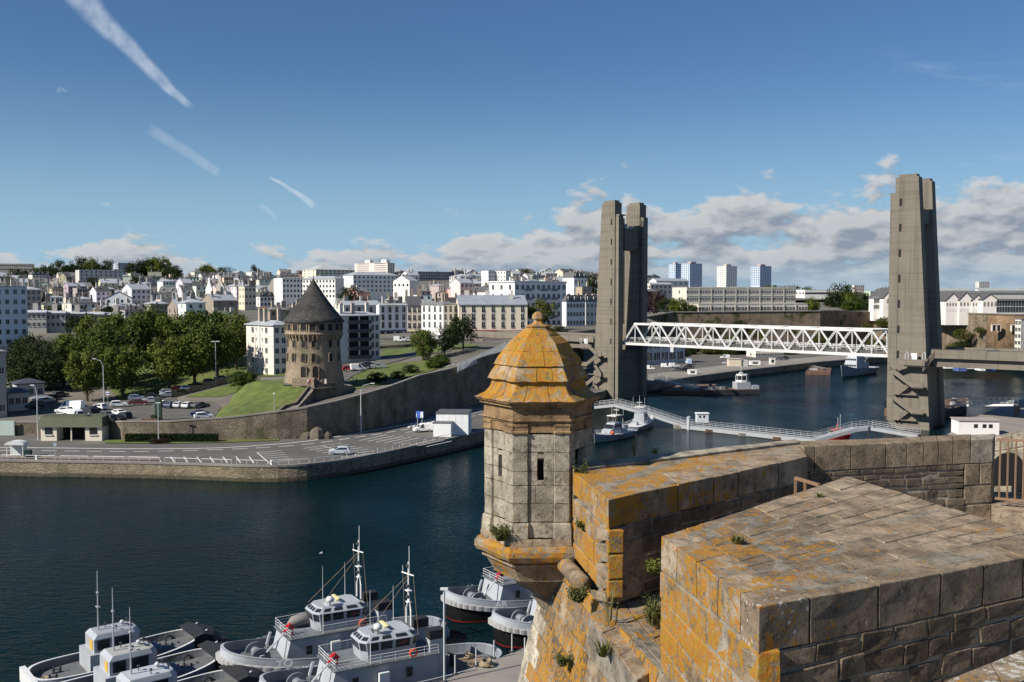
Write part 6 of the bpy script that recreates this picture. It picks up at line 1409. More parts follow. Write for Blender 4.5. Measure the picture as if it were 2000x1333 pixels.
# ------------------------------------------------------------------ vehicles
TYRE = BLACK
def veh_meshes(kind):
    prof = {'hatch': ([(-1.95, .35), (-2.0, .75), (-1.9, .95), (-1.55, 1.42), (-.2, 1.48), (.25, 1.42), (1.0, .98), (1.75, .86), (1.98, .68), (1.98, .35)], 1.68, (-1.25, 1.25)),
            'saloon': ([(-2.2, .38), (-2.25, .8), (-2.1, .98), (-1.4, 1.02), (-.85, 1.4), (.3, 1.43), (1.0, 1.0), (1.9, .88), (2.2, .66), (2.2, .36)], 1.72, (-1.35, 1.35)),
            'van': ([(-2.05, .4), (-2.08, 1.75), (-1.95, 1.88), (.2, 1.88), (.75, 1.66), (1.25, 1.08), (1.95, .92), (2.1, .7), (2.1, .4)], 1.76, (-1.3, 1.3)),
            'bigvan': ([(-2.7, .45), (-2.75, 2.3), (-2.6, 2.45), (1.4, 2.45), (1.8, 2.2), (2.25, 1.25), (2.7, 1.05), (2.8, .8), (2.8, .45)], 2.0, (-1.75, 1.8))}[kind]
    pts, w, wx = prof; mb = MB(); n = len(pts); y = w / 2
    def yy(z): return y if z < .95 else y - (z - .95) * .22
    L1 = [(x, -yy(z), z) for x, z in pts]; L2 = [(x, yy(z), z) for x, z in pts]
    for i in range(n - 1): mb.quad(L1[i], L1[i + 1], L2[i + 1], L2[i])
    mb.poly(L1); mb.poly(L2[::-1]); mb.quad(L1[0], L2[0], L2[-1], L1[-1]); body = mb.mesh('body', PAINT)
    gl = []
    zt = max(z for _, z in pts); top = [p for p in pts if p[1] > 1.0]
    zb, zc_ = 1.0 if kind != 'bigvan' else 1.35, zt - .1
    xs0, xs1 = {'hatch': (-1.55, .75), 'saloon': (-1.05, .75), 'van': (.0, 1.0), 'bigvan': (1.0, 2.0)}[kind]; xt0, xt1 = {'hatch': (-1.35, .1), 'saloon': (-.8, .2), 'van': (.0, .45), 'bigvan': (1.0, 1.6)}[kind]
    for s in (-1, 1):
        m = MB(); a = yy(zb) + .012; b = yy(zc_) + .012; m.quad((xs0, s * a, zb), (xs1, s * a, zb), (xt1, s * b, zc_), (xt0, s * b, zc_)); gl.append(m.mesh('side_window', GLASS))
    def screen(i):
        (x0, z0), (x1, z1) = pts[i], pts[i + 1]; m = MB(); d = Vector((z1 - z0, 0, -(x1 - x0))).normalized() * .012
        f = lambda t, s: Vector((x0 + (x1 - x0) * t, s * (yy(z0 + (z1 - z0) * t) - .1), z0 + (z1 - z0) * t)) + (d if d.x * (1 if x0 > 0 else -1) > 0 else -d)
        m.quad(f(.1, -1), f(.1, 1), f(.9, 1), f(.9, -1)); return m.mesh('windscreen', GLASS)
    fi = {'hatch': 5, 'saloon': 5, 'van': 4, 'bigvan': 4}[kind]; gl.append(screen(fi))
    if kind == 'hatch': gl.append(screen(2))
    if kind == 'saloon': gl.append(screen(3))
    wm = MB(); wm.T = Matrix.Rotation(math.pi / 2, 4, 'X'); wm.lathe([(.33, -.11), (.33, .11)], 12, 0); wm.lathe([(.2, -.125), (.2, .125)], 8, 1); wheel = wm.mesh('wheel', [TYRE, METAL])
    hl = MB(); hl.box(-.03, .03, -.2, .2, -.09, .09); head = hl.mesh('headlight', WHITE)
    return body, gl, wheel, head, wx, w, pts
VM = {k: veh_meshes(k) for k in ('hatch', 'saloon', 'van', 'bigvan')}
def car(kind, P, hd_, colr, lab, group='parked cars', name=None, cat='car'):
    body, gl, wheel, head, wx, w, pts = VM[kind]
    t = thing(name or ('parked_van' if 'van' in kind else 'parked_car'), lab, 'van' if 'van' in kind else cat, P, hd_, group)
    ob('body', body, t, colr)
    for m in gl: ob(m.name.split('.')[0], m, t)
    for x in wx:
        for s in (-1, 1): ob('wheel', wheel, t, loc=(x, s * (w / 2 - .08), .33))
    xf = pts[-1][0]
    for s in (-1, 1): ob('headlight', head, t, loc=(xf - .03, s * w * .34, .68))
    return t
SIL, WH, BK, RD, BL, DG = (.45, .47, .49), (.80, .80, .79), (.02, .02, .022), (.30, .012, .015), (.03, .05, .12), (.10, .10, .105)
def on_park(x, y): return ground(G(x, y, ZP)) + Vector((0, 0, .13))
cars = [(232, 797, 'hatch', WH, 20, 'white hatchback parked beside the lawn edge'), (230, 811, 'saloon', WH, 150, 'white saloon next to dark cars in the middle of the car park'), (241, 818, 'hatch', BK, 150, 'black hatchback next to the white saloon'), (228, 823, 'saloon', BK, 150, 'black saloon nearest the retaining wall beside the white one'),
 (186, 821, 'hatch', RD, 150, 'red hatchback among dark cars by the wall'), (206, 814, 'saloon', DG, 150, 'dark grey saloon behind the red hatchback'), (168, 826, 'hatch', BK, 150, 'black hatchback beside the shelter roof'), (211, 824, 'hatch', DG, 150, 'dark grey hatchback between red and black cars'),
 (271, 794, 'saloon', (.10, .012, .014), 15, 'dark red saloon at the lawn corner'), (267, 786, 'hatch', (.2, .25, .33), 15, 'blue-grey hatchback behind the dark red saloon'), (297, 790, 'saloon', SIL, 20, 'silver saloon parked behind the lamp pillar'), (298, 783, 'saloon', BK, 20, 'black saloon on the lawn edge behind the silver one'),
 (319, 796, 'hatch', WH, 75, 'white hatchback first in the row of five below the stepped wall'), (335, 797.5, 'hatch', BL, 75, 'dark blue hatchback second in the row of five below the stepped wall'), (352, 797.5, 'hatch', SIL, 75, 'silver hatchback third in the row of five below the stepped wall'), (369, 798, 'hatch', (.6, .6, .6), 75, 'pale grey hatchback fourth in the row of five below the stepped wall'), (391, 798, 'saloon', DG, 60, 'dark grey saloon last in the row of five next to the mound'),
 (392, 815, 'saloon', BL, 25, 'dark blue saloon at the mound foot by the wall'), (398, 820, 'hatch', (.75, .76, .78), 25, 'white hatchback half hidden by the wall at the mound foot'),
 (192, 802, 'hatch', WH, 160, 'white hatchback parked left of the curved lamp'), (178, 806, 'saloon', BK, 160, 'black saloon beside the white hatchback under the park tree'), (170, 809, 'hatch', BK, 160, 'black hatchback beside the camper van'),
 (118, 821, 'saloon', (.7, .71, .72), 160, 'pale saloon on the left of the double row'), (98, 824, 'saloon', WH, 160, 'white saloon at the left end of the car park'), (130, 816, 'hatch', RD, 160, 'red hatchback behind the pale saloons'), (125, 806, 'hatch', (.7, .7, .7), 160, 'pale hatchback between the two white vans')]
for (x, y, k, c_, a, lb) in cars: car(k, on_park(x, y), R(a), c_, lb, 'cars in the car park')
car('bigvan', on_park(141, 803), R(170), WH, 'white camper van parked at the far side of the car park', None); car('bigvan', on_park(146, 817), R(-30), WH, 'white high-roofed van in the middle of the car park', None)
for (x, D, k, c_, a, lb) in ((328, 252.5, 'hatch', WH, 25, 'white car on the lane above the stepped wall'), (330, 249.5, 'saloon', SIL, 25, 'silver car at the end of the stepped wall'), (352, 256, 'hatch', RD, 25, 'red car behind the stepped wall'), (366, 256, 'hatch', WH, 25, 'white car beside the red one behind the stepped wall'), (385, 259.5, 'saloon', BK, 25, 'black car second behind the stepped wall'), (412, 262, 'hatch', BK, 25, 'black car in tree shade behind the stepped wall'), (435, 264.5, 'saloon', DG, 25, 'dark car furthest up behind the stepped wall')):
    car(k, ground(C(x, D, 8)) + Vector((0, 0, .12)), R(a), c_, lb, 'cars behind the stepped wall')
car('saloon', G(105, 847, ZQ) + Vector((-11, 0, 0)), R(15), SIL, 'silver car in the side street by the bus shelter', None); car('hatch', G(32, 849, ZQ), R(15), BK, 'black car beside the pale green gate', None)
for i, (x, D) in enumerate(((62, 232), (76, 236), (90, 241), (104, 246), (118, 251))): car('hatch', ground(C(x, D, 6)) + Vector((0, 0, .05)), R(55), (BK, DG, SIL, BK, DG)[i], 'dark car parked in the shaded side street', 'cars in the shaded side street')
car('hatch', G(663, 888, ZQ) + Vector((0, 0, .02)), R(188), (.5, .54, .58), 'silver-blue hatchback driving across the quay parking bays', None, 'moving_car'); car('van', G(826, 844, ZQ) + Vector((0, 0, .02)), R(203), WH, 'white delivery van parked beside the blue parking sign', None)
car('hatch', G(862, 798, ZQ) + Vector((0, 0, .03)), R(30), (.5, .02, .025), 'bright red hatchback parked at the wall foot under the lamp', None); car('hatch', G(702, 834, ZQ) + Vector((0, 0, .02)), R(205), (.75, .76, .77), 'white hatchback parked in the shade of the retaining wall', None); car('saloon', G(682, 838, ZQ) + Vector((0, 0, .02)), R(205), BK, 'black car parked in the shade of the retaining wall', None)
for i, (x, D, k, c_, lb) in enumerate(((682, 268, 'hatch', RD, 'dark red car outside the balcony block'), (699, 268, 'van', WH, 'white van outside the balcony block'), (709, 272, 'saloon', BK, 'black car outside the balcony block'), (720, 276, 'hatch', DG, 'dark grey car outside the balcony block'), (740, 272, 'saloon', (.25, .28, .3), 'grey car on the garden drive'))): car(k, ground(C(x, D, 12.5)) + Vector((0, 0, .2)), R(25 if k != 'saloon' else 10), c_, lb, 'cars outside the balcony block')
for i, (x, D, k, c_, lb) in enumerate(((780, 350, 'van', WH, 'white van parked on the street above the garden'), (800, 352, 'hatch', (.7, .7, .7), 'pale car behind the white van on the street'), (856, 352, 'van', WH, 'white van parked before the white corner building'), (825, 353, 'hatch', (.4, .03, .02), 'red car on the street behind the garden tree'), (790, 356, 'hatch', BK, 'black car on the street by the dark shopfronts'))): car(k, ground(C(x, D, 17)) + Vector((0, 0, .3)), R(8), c_, lb, 'vehicles on the street above the garden')
# vehicles on the far quay
for (x, y, k, c_, a, lb) in ((1268, 723, 'van', WH, 0, 'white van on the far quay beside the bridge tower'), (1301, 719, 'van', WH, 0, 'white van outside the quayside workshop'), (1317, 718, 'van', (.75, .75, .74), 10, 'pale van at the workshop corner'), (1345, 712, 'bigvan', (.4, .5, .65), 90, 'light blue van behind the workshop'), (1322, 726, 'hatch', DG, 190, 'grey car on the far quay road'), (1335, 726, 'hatch', BK, 190, 'dark car following the grey one on the far quay'), (1345, 720, 'saloon', BK, 185, 'black car beside the quay fence'), (1416, 701, 'van', WH, 185, 'white van near the concrete hut on the far quay'), (1420, 712, 'hatch', SIL, 180, 'silver car beside the concrete hut'), (1523, 704, 'saloon', DG, 180, 'dark car on the quay near the kiosk'), (1532, 703.5, 'hatch', BK, 180, 'black car on the quay near the kiosk')): car(k, G(x, y, ZQ) + Vector((0, 0, .02)), R(a), c_, lb, 'vehicles on the far quay')
# car on the viaduct
car('hatch', OR + E * 22 + Bk * 6 + Vector((0, 0, 18.78)), math.atan2(E.y, E.x), (.12, .13, .14), 'dark car crossing the concrete viaduct', None, 'moving_car')
# ------------------------------------------------------------------ street furniture
def lamp(P, h, lab, kind='arm', arm=2.0, a=0.0):
    t = thing('street_lamp', lab, 'street lamp', P, a); mb = MB()
    if kind == 'arm':
        mb.tube([(0, 0, -.3), (0, 0, h * .85), (arm * .25, 0, h * .96), (arm, 0, h)], [.13, .09, .07, .05], 7); mb.build('pole', METAL, t); m = MB(); m.box(arm - .1, arm + .75, -.16, .16, h - .06, h + .12); m.build('lamp_head', WHITE, t)
    elif kind == 'T':
        mb.tube([(0, 0, -.3), (0, 0, h)], [.14, .08], 7); mb.build('pole', METAL, t)
        for s in (-1, 1): m = MB(); m.box(min(s * .1, s * 1.1), max(s * .1, s * 1.1), -.18, .18, h - .05, h + .12); m.build('lamp_head', WHITE, t)
    else:
        mb.tube([(0, 0, -.2), (0, 0, h)], [.07, .05], 6); mb.build('pole', METAL, t); m = MB(); m.lathe([(.05, h), (.22, h + .1), (.22, h + .3), (.05, h + .42)], 8); m.build('lamp_head', WHITE, t)
    return t
lamp(ground(G(203, 794, ZP)), 11.3, 'tall curved street lamp at the lawn corner of the car park', 'arm', -2.4); lamp(ground(C(422, 257.5, 9)), 11.6, 'tall straight double-headed lamp behind the stepped wall', 'T')
lamp(G(74, 860, ZQ), 11.5, 'street lamp with a bent head beside the low shelter building', 'arm', -1.2); lamp(G(701, 851, ZQ) + Vector((0, 3, 0)), 11.0, 'street lamp with a long slanting arm against the retaining wall', 'arm', 2.3)
lamp(G(871, 800, ZQ), 12.0, 'tall concrete street lamp beside the red hatchback', 'arm', 1.6); lamp(C(536, 209, 7.6), 4.4, 'small garden lamp at the foot of the grass mound', 'ball'); lamp(C(872, 345, 17), 9.5, 'street lamp in front of the white corner building', 'ball')
t = thing('lamp_post', 'white pole rising from the flower bed before the wall', 'lamp post', G(310, 865.5, ZQ)); MB().tube([(0, 0, 0), (0, 0, 8.2)], [.11, .07], 7).build('pole', METAL, t); MB().box(-.5, .5, -.15, .15, 8.2, 8.35).build('lamp_head', WHITE, t)
t = thing('poster_pillar', 'dark green slab pillar standing in the car park', 'pillar', ground(G(309, 822, ZP))); MB().box(-.55, .75, -.4, .4, 0, 4.7).build('panel', PAINT, t, (.02, .045, .03)); MB().box(-.7, .9, -.55, .55, 0, .25).build('base', QUAYC, t); MB().box(-.6, .8, -.45, .45, 4.71, 4.9).build('cap', PAINT, t, (.03, .05, .04))
t = thing('planter_box', 'low dark planter with shrubs beside the green pillar', 'planter', ground(G(293, 823, ZP))); MB().box(-1.6, 1.6, -.6, .6, 0, .6).build('box', RUST, t); ob('foliage', CRD[0], t, loc=(.8, 0, .9), scale=(.9, .5, .6))
def sign(P, lab, h, disc, colr, name='road_sign', a=0.0):
    t = thing(name, lab, 'sign', P, a); MB().tube([(0, 0, 0), (0, 0, h)], .05, 6).build('post', METAL, t)
    return t
t = sign(ground(G(211, 795, ZP)), 'round blue and white sign on a post beside the lawn', 3.0, 1, 0); m = MB(); m.T = Matrix.Translation((0, -.08, 3.1)) @ Matrix.Rotation(math.pi / 2, 4, 'X'); m.lathe([(.45, -.02), (.45, .02)], 16); m.build('disc', PAINT, t, (.75, .76, .8)); m = MB(); m.box(-.4, .4, -.13, -.105, 2.98, 3.2); m.build('bar', PAINT, t, (.05, .08, .35))
t = thing('parking_sign', 'blue and white parking sign board on two posts', 'sign', G(820, 836, ZQ), R(-12))
for x in (-.55, .55): MB().tube([(x, 0, 0), (x, 0, 3.7)], .06, 6).build('post', METAL, t)
MB().box(-.9, .9, -.06, .06, 2.2, 3.8).build('board', PAINT, t, (.04, .12, .42)); MB().box(.15, .8, -.085, -.065, 2.35, 3.65).build('white_panel', WHITE, t); MB().box(-.8, -.65, -.085, -.065, 2.5, 3.3).build('white_mark', WHITE, t)
t = thing('info_panel', 'tall narrow notice panel against the wall behind the red car', 'sign', G(859, 793, ZQ)); MB().box(-.75, .75, -.12, .12, 0, 3.4).build('panel', PAINT, t, (.45, .47, .48)); MB().box(-.35, .35, -.16, -.13, .9, 2.9).build('poster', PAINT, t, (.15, .16, .18))
t = sign(G(108, 892, ZQ), 'small bus stop sign on a thin post by the road edge', 2.4, 0, 0); MB().box(-.3, .3, -.05, .05, 1.9, 2.6).build('plate', PAINT, t, (.3, .36, .45))
# bus shelter
t = thing('bus_shelter', 'white bus shelter with a curved roof on the quay pavement', 'bus shelter', G(33, 893, ZQ) + Vector((0, 0, .12)))
for x in (-1.5, 1.5):
    for y in (-.7, .7): MB().box(x - .06, x + .06, y - .06, y + .06, 0, 2.3).build('post', PAINT, t, (.72, .70, .6))
m = MB(); pts = [(1.85 * math.cos(R(180 - 18 * k)), -.95, 2.25 + .75 * math.sin(R(18 * k))) for k in range(11)]; m.extr(pts, (0, 1.9, 0)); m.build('roof', WHITE, t)
for (x0, x1) in ((-1.42, -.06), (.06, 1.42)): MB().box(x0, x1, .66, .69, .3, 2.1).build('pane', PAINT, t, (.55, .6, .6))
MB().box(-1.5, 1.5, .6, .72, .15, .28).build('rail', PAINT, t, (.7, .7, .62)); MB().box(-.06, .06, .6, .72, .28, 2.2).build('mullion', PAINT, t, (.7, .7, .62))
t = thing('waste_bin', 'dark green wheeled bin beside the bus shelter', 'bin', G(55, 894, ZQ) + Vector((0, 0, .12))); MB().hexa([(-.5, -.4, .1), (.5, -.4, .1), (.5, .4, .1), (-.5, .4, .1), (-.6, -.5, 1.15), (.6, -.5, 1.15), (.6, .5, 1.15), (-.6, .5, 1.15)]).build('body', PAINT, t, (.015, .03, .03)); MB().box(-.65, .65, -.55, .55, 1.16, 1.28).build('lid', PAINT, t, (.012, .025, .025))
# shelter building with green tile roof
P = G(80, 861.5, ZQ); X1 = G(198, 862, ZQ).x - P.x
t = thing('shelter_building', 'low cream shelter building with green roof and two dark bays', 'shelter', P)
zt = 2.9
MB().box(0, X1, 3.3, 3.6, 0, zt).build('back_wall', WALLP, t, (.5, .47, .4)); 
for (x0, x1) in ((0, X1 * .26), (X1 * .725, X1)): MB().box(x0, x1, 0, 3.28, 0, zt).build('end_room', WALLP, t, (.70, .64, .52))
MB().box(X1 * .488, X1 * .505, 0, .25, 0, zt).build('pillar', WALLP, t, (.70, .64, .52))
for xc in (X1 * .13, X1 * .86): MB().box(xc - .8, xc + .8, -.06, .1, 1.35, 2.75).build('window', GLASS, t); MB().box(xc - .9, xc + .9, -.2, -.02, 1.1, 1.32).build('sill', WALLP, t, (.6, .56, .47))
MB().box(X1 * .265, X1 * .72, 2.9, 3.25, 0, zt).build('bay_back', DARK, t)
m = MB(); m.hexa([(-.4, -.5, zt + .005), (X1 + .3, -.5, zt + .005), (X1 + .3, 4.2, zt + .005), (-.4, 4.2, zt + .005), (-.2, -.1, zt + 2.0), (X1 + .1, -.1, zt + 2.0), (X1 + .1, 4.0, zt + 2.3), (-.2, 4.0, zt + 2.3)]); m.build('roof', SLATE, t, (.085, .095, .05))
# pale green gate and stone pier at the left
t = thing('gate_panel', 'pale green metal gate panel across the side street', 'gate', G(-30, 852, ZQ)); MB().box(-3, 6.4, -.08, .08, .1, 3.3).build('panel', PAINT, t, (.42, .50, .46)); 
for x in (-3, 1.5, 6.4): MB().box(x - .12, x + .12, -.14, .14, 0, 3.5).build('post', PAINT, t, (.3, .36, .33))
# white barriers on the quay edge
def barrier_mesh():
    mb = MB(); return mb
xsb = [(-60, 20), (0, 39), (47, 105), (116, 170), (180, 240), (250, 310), (320, 382), (392, 450), (460, 521), (544, 606), (616, 671), (681, 732), (741, 784), (790, 831), (835, 876), (878, 898)]
def qedge(px):
    best = None
    for i in range(len(qe) - 1):
        a, b = pix(qe[i])[0], pix(qe[i + 1])[0]
        if a <= px <= b: best = qe[i].lerp(qe[i + 1], (px - a) / (b - a)); d = (qe[i + 1] - qe[i]).normalized()
    if best is None: best = qe[0].lerp(qe[1], .5); d = (qe[1] - qe[0]).normalized()
    nn = Vector((d.y, -d.x, 0)); return best - nn * .45
for k, (x0, x1) in enumerate(xsb[1:]):
    a, b = qedge(x0), qedge(x1); t = thing('quay_barrier', 'low white tubular barrier on the quay edge', 'barrier', a, 0, 'white barriers along the quay edge')
    m = MB(); m.tube([Vector((0, 0, .8)), (b - a) + Vector((0, 0, .8))], .05, 6); m.build('rail', WHITE, t)
    for q in (0, .333, .667, 1): m = MB(); p = (b - a) * q; m.tube([p, p + Vector((0, 0, .8))], .04, 6); m.build('post', WHITE, t)
for px in (70, 530): 
    t = thing('mooring_bollard', 'white-topped bollard on the quay edge', 'bollard', qedge(px), 0, 'bollards on the quay edge'); MB().lathe([(.28, 0), (.22, .5), (.32, .6), (.3, .8), (.1, .85)], 10).build('bollard_body', WHITE, t)
# white box building
P = G(852, 849.5, ZQ); A_ = R(-4)
t = thing('white_hut', 'white box-shaped quay building with dark flat roof and lower annex', 'building', P, A_)
MB().box(0, 7.0, 0, 6.5, 0, 4.6).build('main_block', WALLP, t, (.80, .80, .79)); MB().box(-.15, 7.15, -.15, 6.65, 4.605, 4.85).build('roof', SLATE, t, (.10, .10, .10)); MB().box(-.2, 3.6, -3.0, -.005, 0, 2.9).build('annex', WALLP, t, (.80, .80, .79)); MB().box(-.3, 3.7, -3.1, -.01, 2.905, 3.05).build('annex_roof', SLATE, t, (.12, .12, .12))
for x in (1.4, 2.8, 4.2, 5.6): MB().box(x - .03, x + .03, -.03, -.002, 0 if x > 3.7 else 3.1, 4.6).build('seam', WALLP, t, (.66, .66, .66))
fq_ = [G(x, y, ZQ) for x, y in ((1266, 747), (1345, 735.5), (1420, 725.5), (1500, 716.5), (1600, 706), (1700, 698), (1700, 690), (1600, 697), (1500, 705), (1420, 713), (1345, 722), (1266, 732))]
sheet('quay_apron', fq_, QUAYC, .02, flat=True)
# far quay clutter
t = thing('quay_hut', 'beige concrete hut on the far quay', 'hut', G(1424, 716, ZQ)); MB().box(0, 5.2, 0, 4, 0, 3.0).build('wall', WALLP, t, (.62, .54, .42)); MB().box(-.2, 5.4, -.2, 4.2, 3.005, 3.2).build('roof', SLATE, t, (.5, .45, .38)); MB().box(5.6, 8.0, .5, 3.5, 0, 2.6).build('annex', WALLP, t, (.5, .48, .44))
for (x, y, w, h, c_, lb) in ((1508, 712, 2.2, 2.6, (.7, .68, .64), 'small white kiosk at the far gangway'), (1474, 713, 4.5, 1.6, (.8, .79, .76), 'white fenced skip on the far quay'), (1352, 731, 3.2, 1.5, (.8, .8, .78), 'white barrier stack beside the near gangway')):
    t = thing('quay_kiosk' if 'kiosk' in lb else 'quay_container', lb, 'kiosk' if 'kiosk' in lb else 'container', G(x, y, ZQ)); MB().box(-w / 2, w / 2, -1, 1, 0, h).build('body', WALLP, t, c_); MB().box(-w / 2 - .1, w / 2 + .1, -1.1, 1.1, h + .005, h + .15).build('top', WALLP, t, c_); MB().box(-w / 4, w / 4, -1.03, -1.005, h * .3, h * .8).build('opening', DARK, t)
# cabins and containers beyond the right viaduct
for (x0, x1, D, z0, h, c_, lb) in ((1845, 1880, 400, 3, 4.2, (.78, .78, .77), 'low white site cabin beyond the viaduct'), (1882, 1925, 398, 3, 6.6, (.78, .78, .79), 'two-storey white site cabin with blue band'), (1872, 1888, 385, 3, 2.8, (.08, .13, .3), 'blue shipping container beside the white cabins'), (1926, 1944, 390, 3, 2.8, (.02, .10, .42), 'bright blue shipping container by the fence'), (1915, 1925, 388, 3, 3.4, (.72, .73, .74), 'narrow white container beside the blue one')):
    P = C(x0, D, z0); w = C(x1, D, z0).x - P.x; t = thing('site_cabin' if 'cabin' in lb.split(' beside')[0] else 'shipping_container', lb, 'cabin' if 'cabin' in lb.split(' beside')[0] else 'container', P)
    MB().box(0, w, 0, 5, 0, h).build('body', WALLP, t, c_); MB().box(-.1, w + .1, -.1, 5.1, h + .005, h + .12).build('roof', WALLP, t, tuple(c * .9 for c in c_))
    for q in range(int(w / 2.4)):
        if c_[0] > .5: MB().box(q * 2.4 + .6, q * 2.4 + 1.7, -.05, -.003, h - 1.9, h - .9).build('window', GLASS, t)
        else: MB().box(q * 2.4 + .2, q * 2.4 + .4, -.06, -.003, .2, h - .2).build('rib', PAINT, t, tuple(c * .8 for c in c_))
bldg('quay_building', 'cream building edge with a column of windows beyond the viaduct', 1985, 1993, 2080, 400, 20, 625, 690, (.72, .66, .54), 'flat', GRF, 5, 2, 6, (1.1, 1.5), 'bar', cat='building')
# ------------------------------------------------------------------ people
def person_mesh(seed):
    mb = MB(); n = 10
    def ring_tube(pts): 
        vv = []; ff = []
        for (x, y, z, rx, ry) in pts: vv += [(x + rx * math.cos(2 * math.pi * k / n), y + ry * math.sin(2 * math.pi * k / n), z) for k in range(n)]
        for i in range(len(pts) - 1):
            for k in range(n): ff.append((i * n + k, i * n + (k + 1) % n, (i + 1) * n + (k + 1) % n, (i + 1) * n + k))
        ff += [list(range(n - 1, -1, -1)), [(len(pts) - 1) * n + k for k in range(n)]]
        return vv, ff
    for s in (-1, 1):
        st = .12 * s
        v, f = ring_tube([(st + .06, .09 * s, 0, .09, .05), (st, .09 * s, .08, .05, .05), (st * .7, .1 * s, .45, .06, .06), (0, .09 * s, .85, .09, .08), (0, .06 * s, .95, .09, .08)]); mb.add(v, f, 1)
        v, f = ring_tube([(.10, .26 * s, .78, .025, .04), (.07, .25 * s, .88, .035, .035), (.0, .25 * s, 1.12, .045, .045), (0, .2 * s, 1.40, .06, .06), (0, .12 * s, 1.46, .06, .06)]); mb.add(v, f, 0)
        v, f = ring_tube([(.11, .26 * s, .70, .02, .035), (.10, .26 * s, .79, .025, .04)]); mb.add(v, f, 2)
    v, f = ring_tube([(0, 0, .86, .11, .16), (0, 0, 1.0, .11, .16), (0, 0, 1.2, .12, .18), (0, 0, 1.38, .11, .19), (0, 0, 1.47, .07, .12), (0, 0, 1.5, .05, .06)]); mb.add(v, f, 0)
    v, f = ring_tube([(.01, 0, 1.48, .05, .05), (.02, 0, 1.55, .075, .06), (.02, 0, 1.63, .095, .075), (.01, 0, 1.70, .085, .07), (0, 0, 1.74, .03, .03)]); mb.add(v, f, 2)
    return mb
def person(P, top, leg, lab, a, h=1.0):
    t = thing('person', lab, 'person', P, a, None); o = person_mesh(1).build('body', [plain('top_' + lab[:6], top, .9), plain('trousers_' + lab[:6], leg, .9), plain('skin', (.45, .28, .2), .6)], t, smooth=True); o.scale = (h, h, h)
    mb = MB(); mb.lathe([(.10, 1.62), (.1, 1.70), (.06, 1.765), (.01, 1.78)], 10, c=(-.012, 0)); o = mb.build('hair', BARK, t); o.scale = (h, h, h)
person(C(602.5, 223.5, 12.45), (.75, .75, .74), (.03, .03, .05), 'person in white top and dark trousers standing before the tower entrance', R(-60)); person(C(606, 223.3, 12.45), (.25, .02, .02), (.02, .02, .02), 'person in dark red top beside the white-topped one', R(-120))
pz = ground(C(690, 238, 11.8)); person(pz + Vector((0, 0, .3)), (.6, .5, .42), (.05, .05, .07), 'person in light top walking on the path right of the tower', R(20)); person(pz + Vector((.7, .3, .3)), (.03, .03, .04), (.03, .03, .04), 'person in black walking on the path right of the tower', R(20))
t = thing('white_post', 'short white post on the tower terrace edge', 'post', C(636, 225.5, 12.3)); MB().box(-.2, .2, -.15, .15, 0, 1.5).build('post_body', WHITE, t); MB().box(-.25, .25, -.2, .2, 1.505, 1.6).build('cap', WHITE, t)
# gull over the water
t = GULL = thing('gull', 'small white gull flying over the harbour water', 'bird', W(627, 1081, 96)); m = MB(); m.tube([(-.3, 0, 0), (-.1, 0, .03), (.15, 0, .02), (.3, 0, 0)], [.02, .07, .06, .02], 6)
m.add([(0, .05, .03), (.12, .05, .03), (.08, .45, .16), (-.02, .5, .17)], ((0, 1, 2, 3),)); m.add([(.08, .45, .16), (-.02, .5, .17), (-.12, .8, .08)], ((0, 1, 2),)); m.add([(0, -.05, .03), (.12, -.05, .03), (.08, -.45, .16), (-.02, -.5, .17)], ((0, 1, 2, 3),)); m.add([(.08, -.45, .16), (-.02, -.5, .17), (-.12, -.8, .08)], ((0, 1, 2),)); m.build('body', WHITE, t)
GULL.scale = (.6, .6, .6)
# ------------------------------------------------------------------ boats
HULLB = plain('black hull paint', (.012, .012, .013), .4, .2)
REDBOOT = plain('red boot stripe', (.22, .02, .02), .5, .2)
def text_mesh(s, size, mat):
    cu = bpy.data.curves.new('letters', 'FONT'); cu.body = s; cu.size = size; cu.extrude = .01; cu.align_x = 'CENTER'; cu.align_y = 'CENTER'; cu.offset = size * .012
    o = bpy.data.objects.new('letters', cu); col.objects.link(o); dg = bpy.context.evaluated_depsgraph_get(); me = bpy.data.meshes.new_from_object(o.evaluated_get(dg)); bpy.data.objects.remove(o); me.materials.clear(); me.materials.append(mat); return me
def outline(L, B, nb, ns, mb_=2.4, N=56):
    pts = []
    for k in range(N):
        a = 2 * math.pi * k / N; c, s = math.cos(a), math.sin(a); n = nb if c > 0 else ns
        pts.append((L / 2 * math.copysign(abs(c) ** (2 / n), c), B / 2 * math.copysign(abs(s) ** (2 / mb_), s)))
    return pts
def layers(mb, ol, ls, mi=0, cap=False):
    n = len(ol); b = len(mb.v); vv = []; ff = []
    for sx, sy, zf in ls: vv += [(x * sx, y * sy, zf(x) if callable(zf) else zf) for x, y in ol]
    for i in range(len(ls) - 1):
        for k in range(n): ff.append((i * n + k, i * n + (k + 1) % n, (i + 1) * n + (k + 1) % n, (i + 1) * n + k))
    if cap: ff.append([(len(ls) - 1) * n + k for k in range(n)])
    return mb.add(vv, ff, mi)
def rail(t, pts, h=1.0, name='railing', mat=None, r=.028, mids=2, step=1.4, close=False):
    mb = MB(); P = [Vector(p) for p in pts] + ([Vector(pts[0])] if close else [])
    for q in range(mids + 1): mb.tube([p + Vector((0, 0, h * (q + 1) / (mids + 1))) for p in P], r, 5)
    for i in range(len(P) - 1):
        n = max(1, int((P[i + 1] - P[i]).length / step))
        for k in range(n + (i == len(P) - 2)): p = P[i].lerp(P[i + 1], k / n); mb.tube([p, p + Vector((0, 0, h))], r, 5)
    return mb.build(name, mat or WHITE, t)
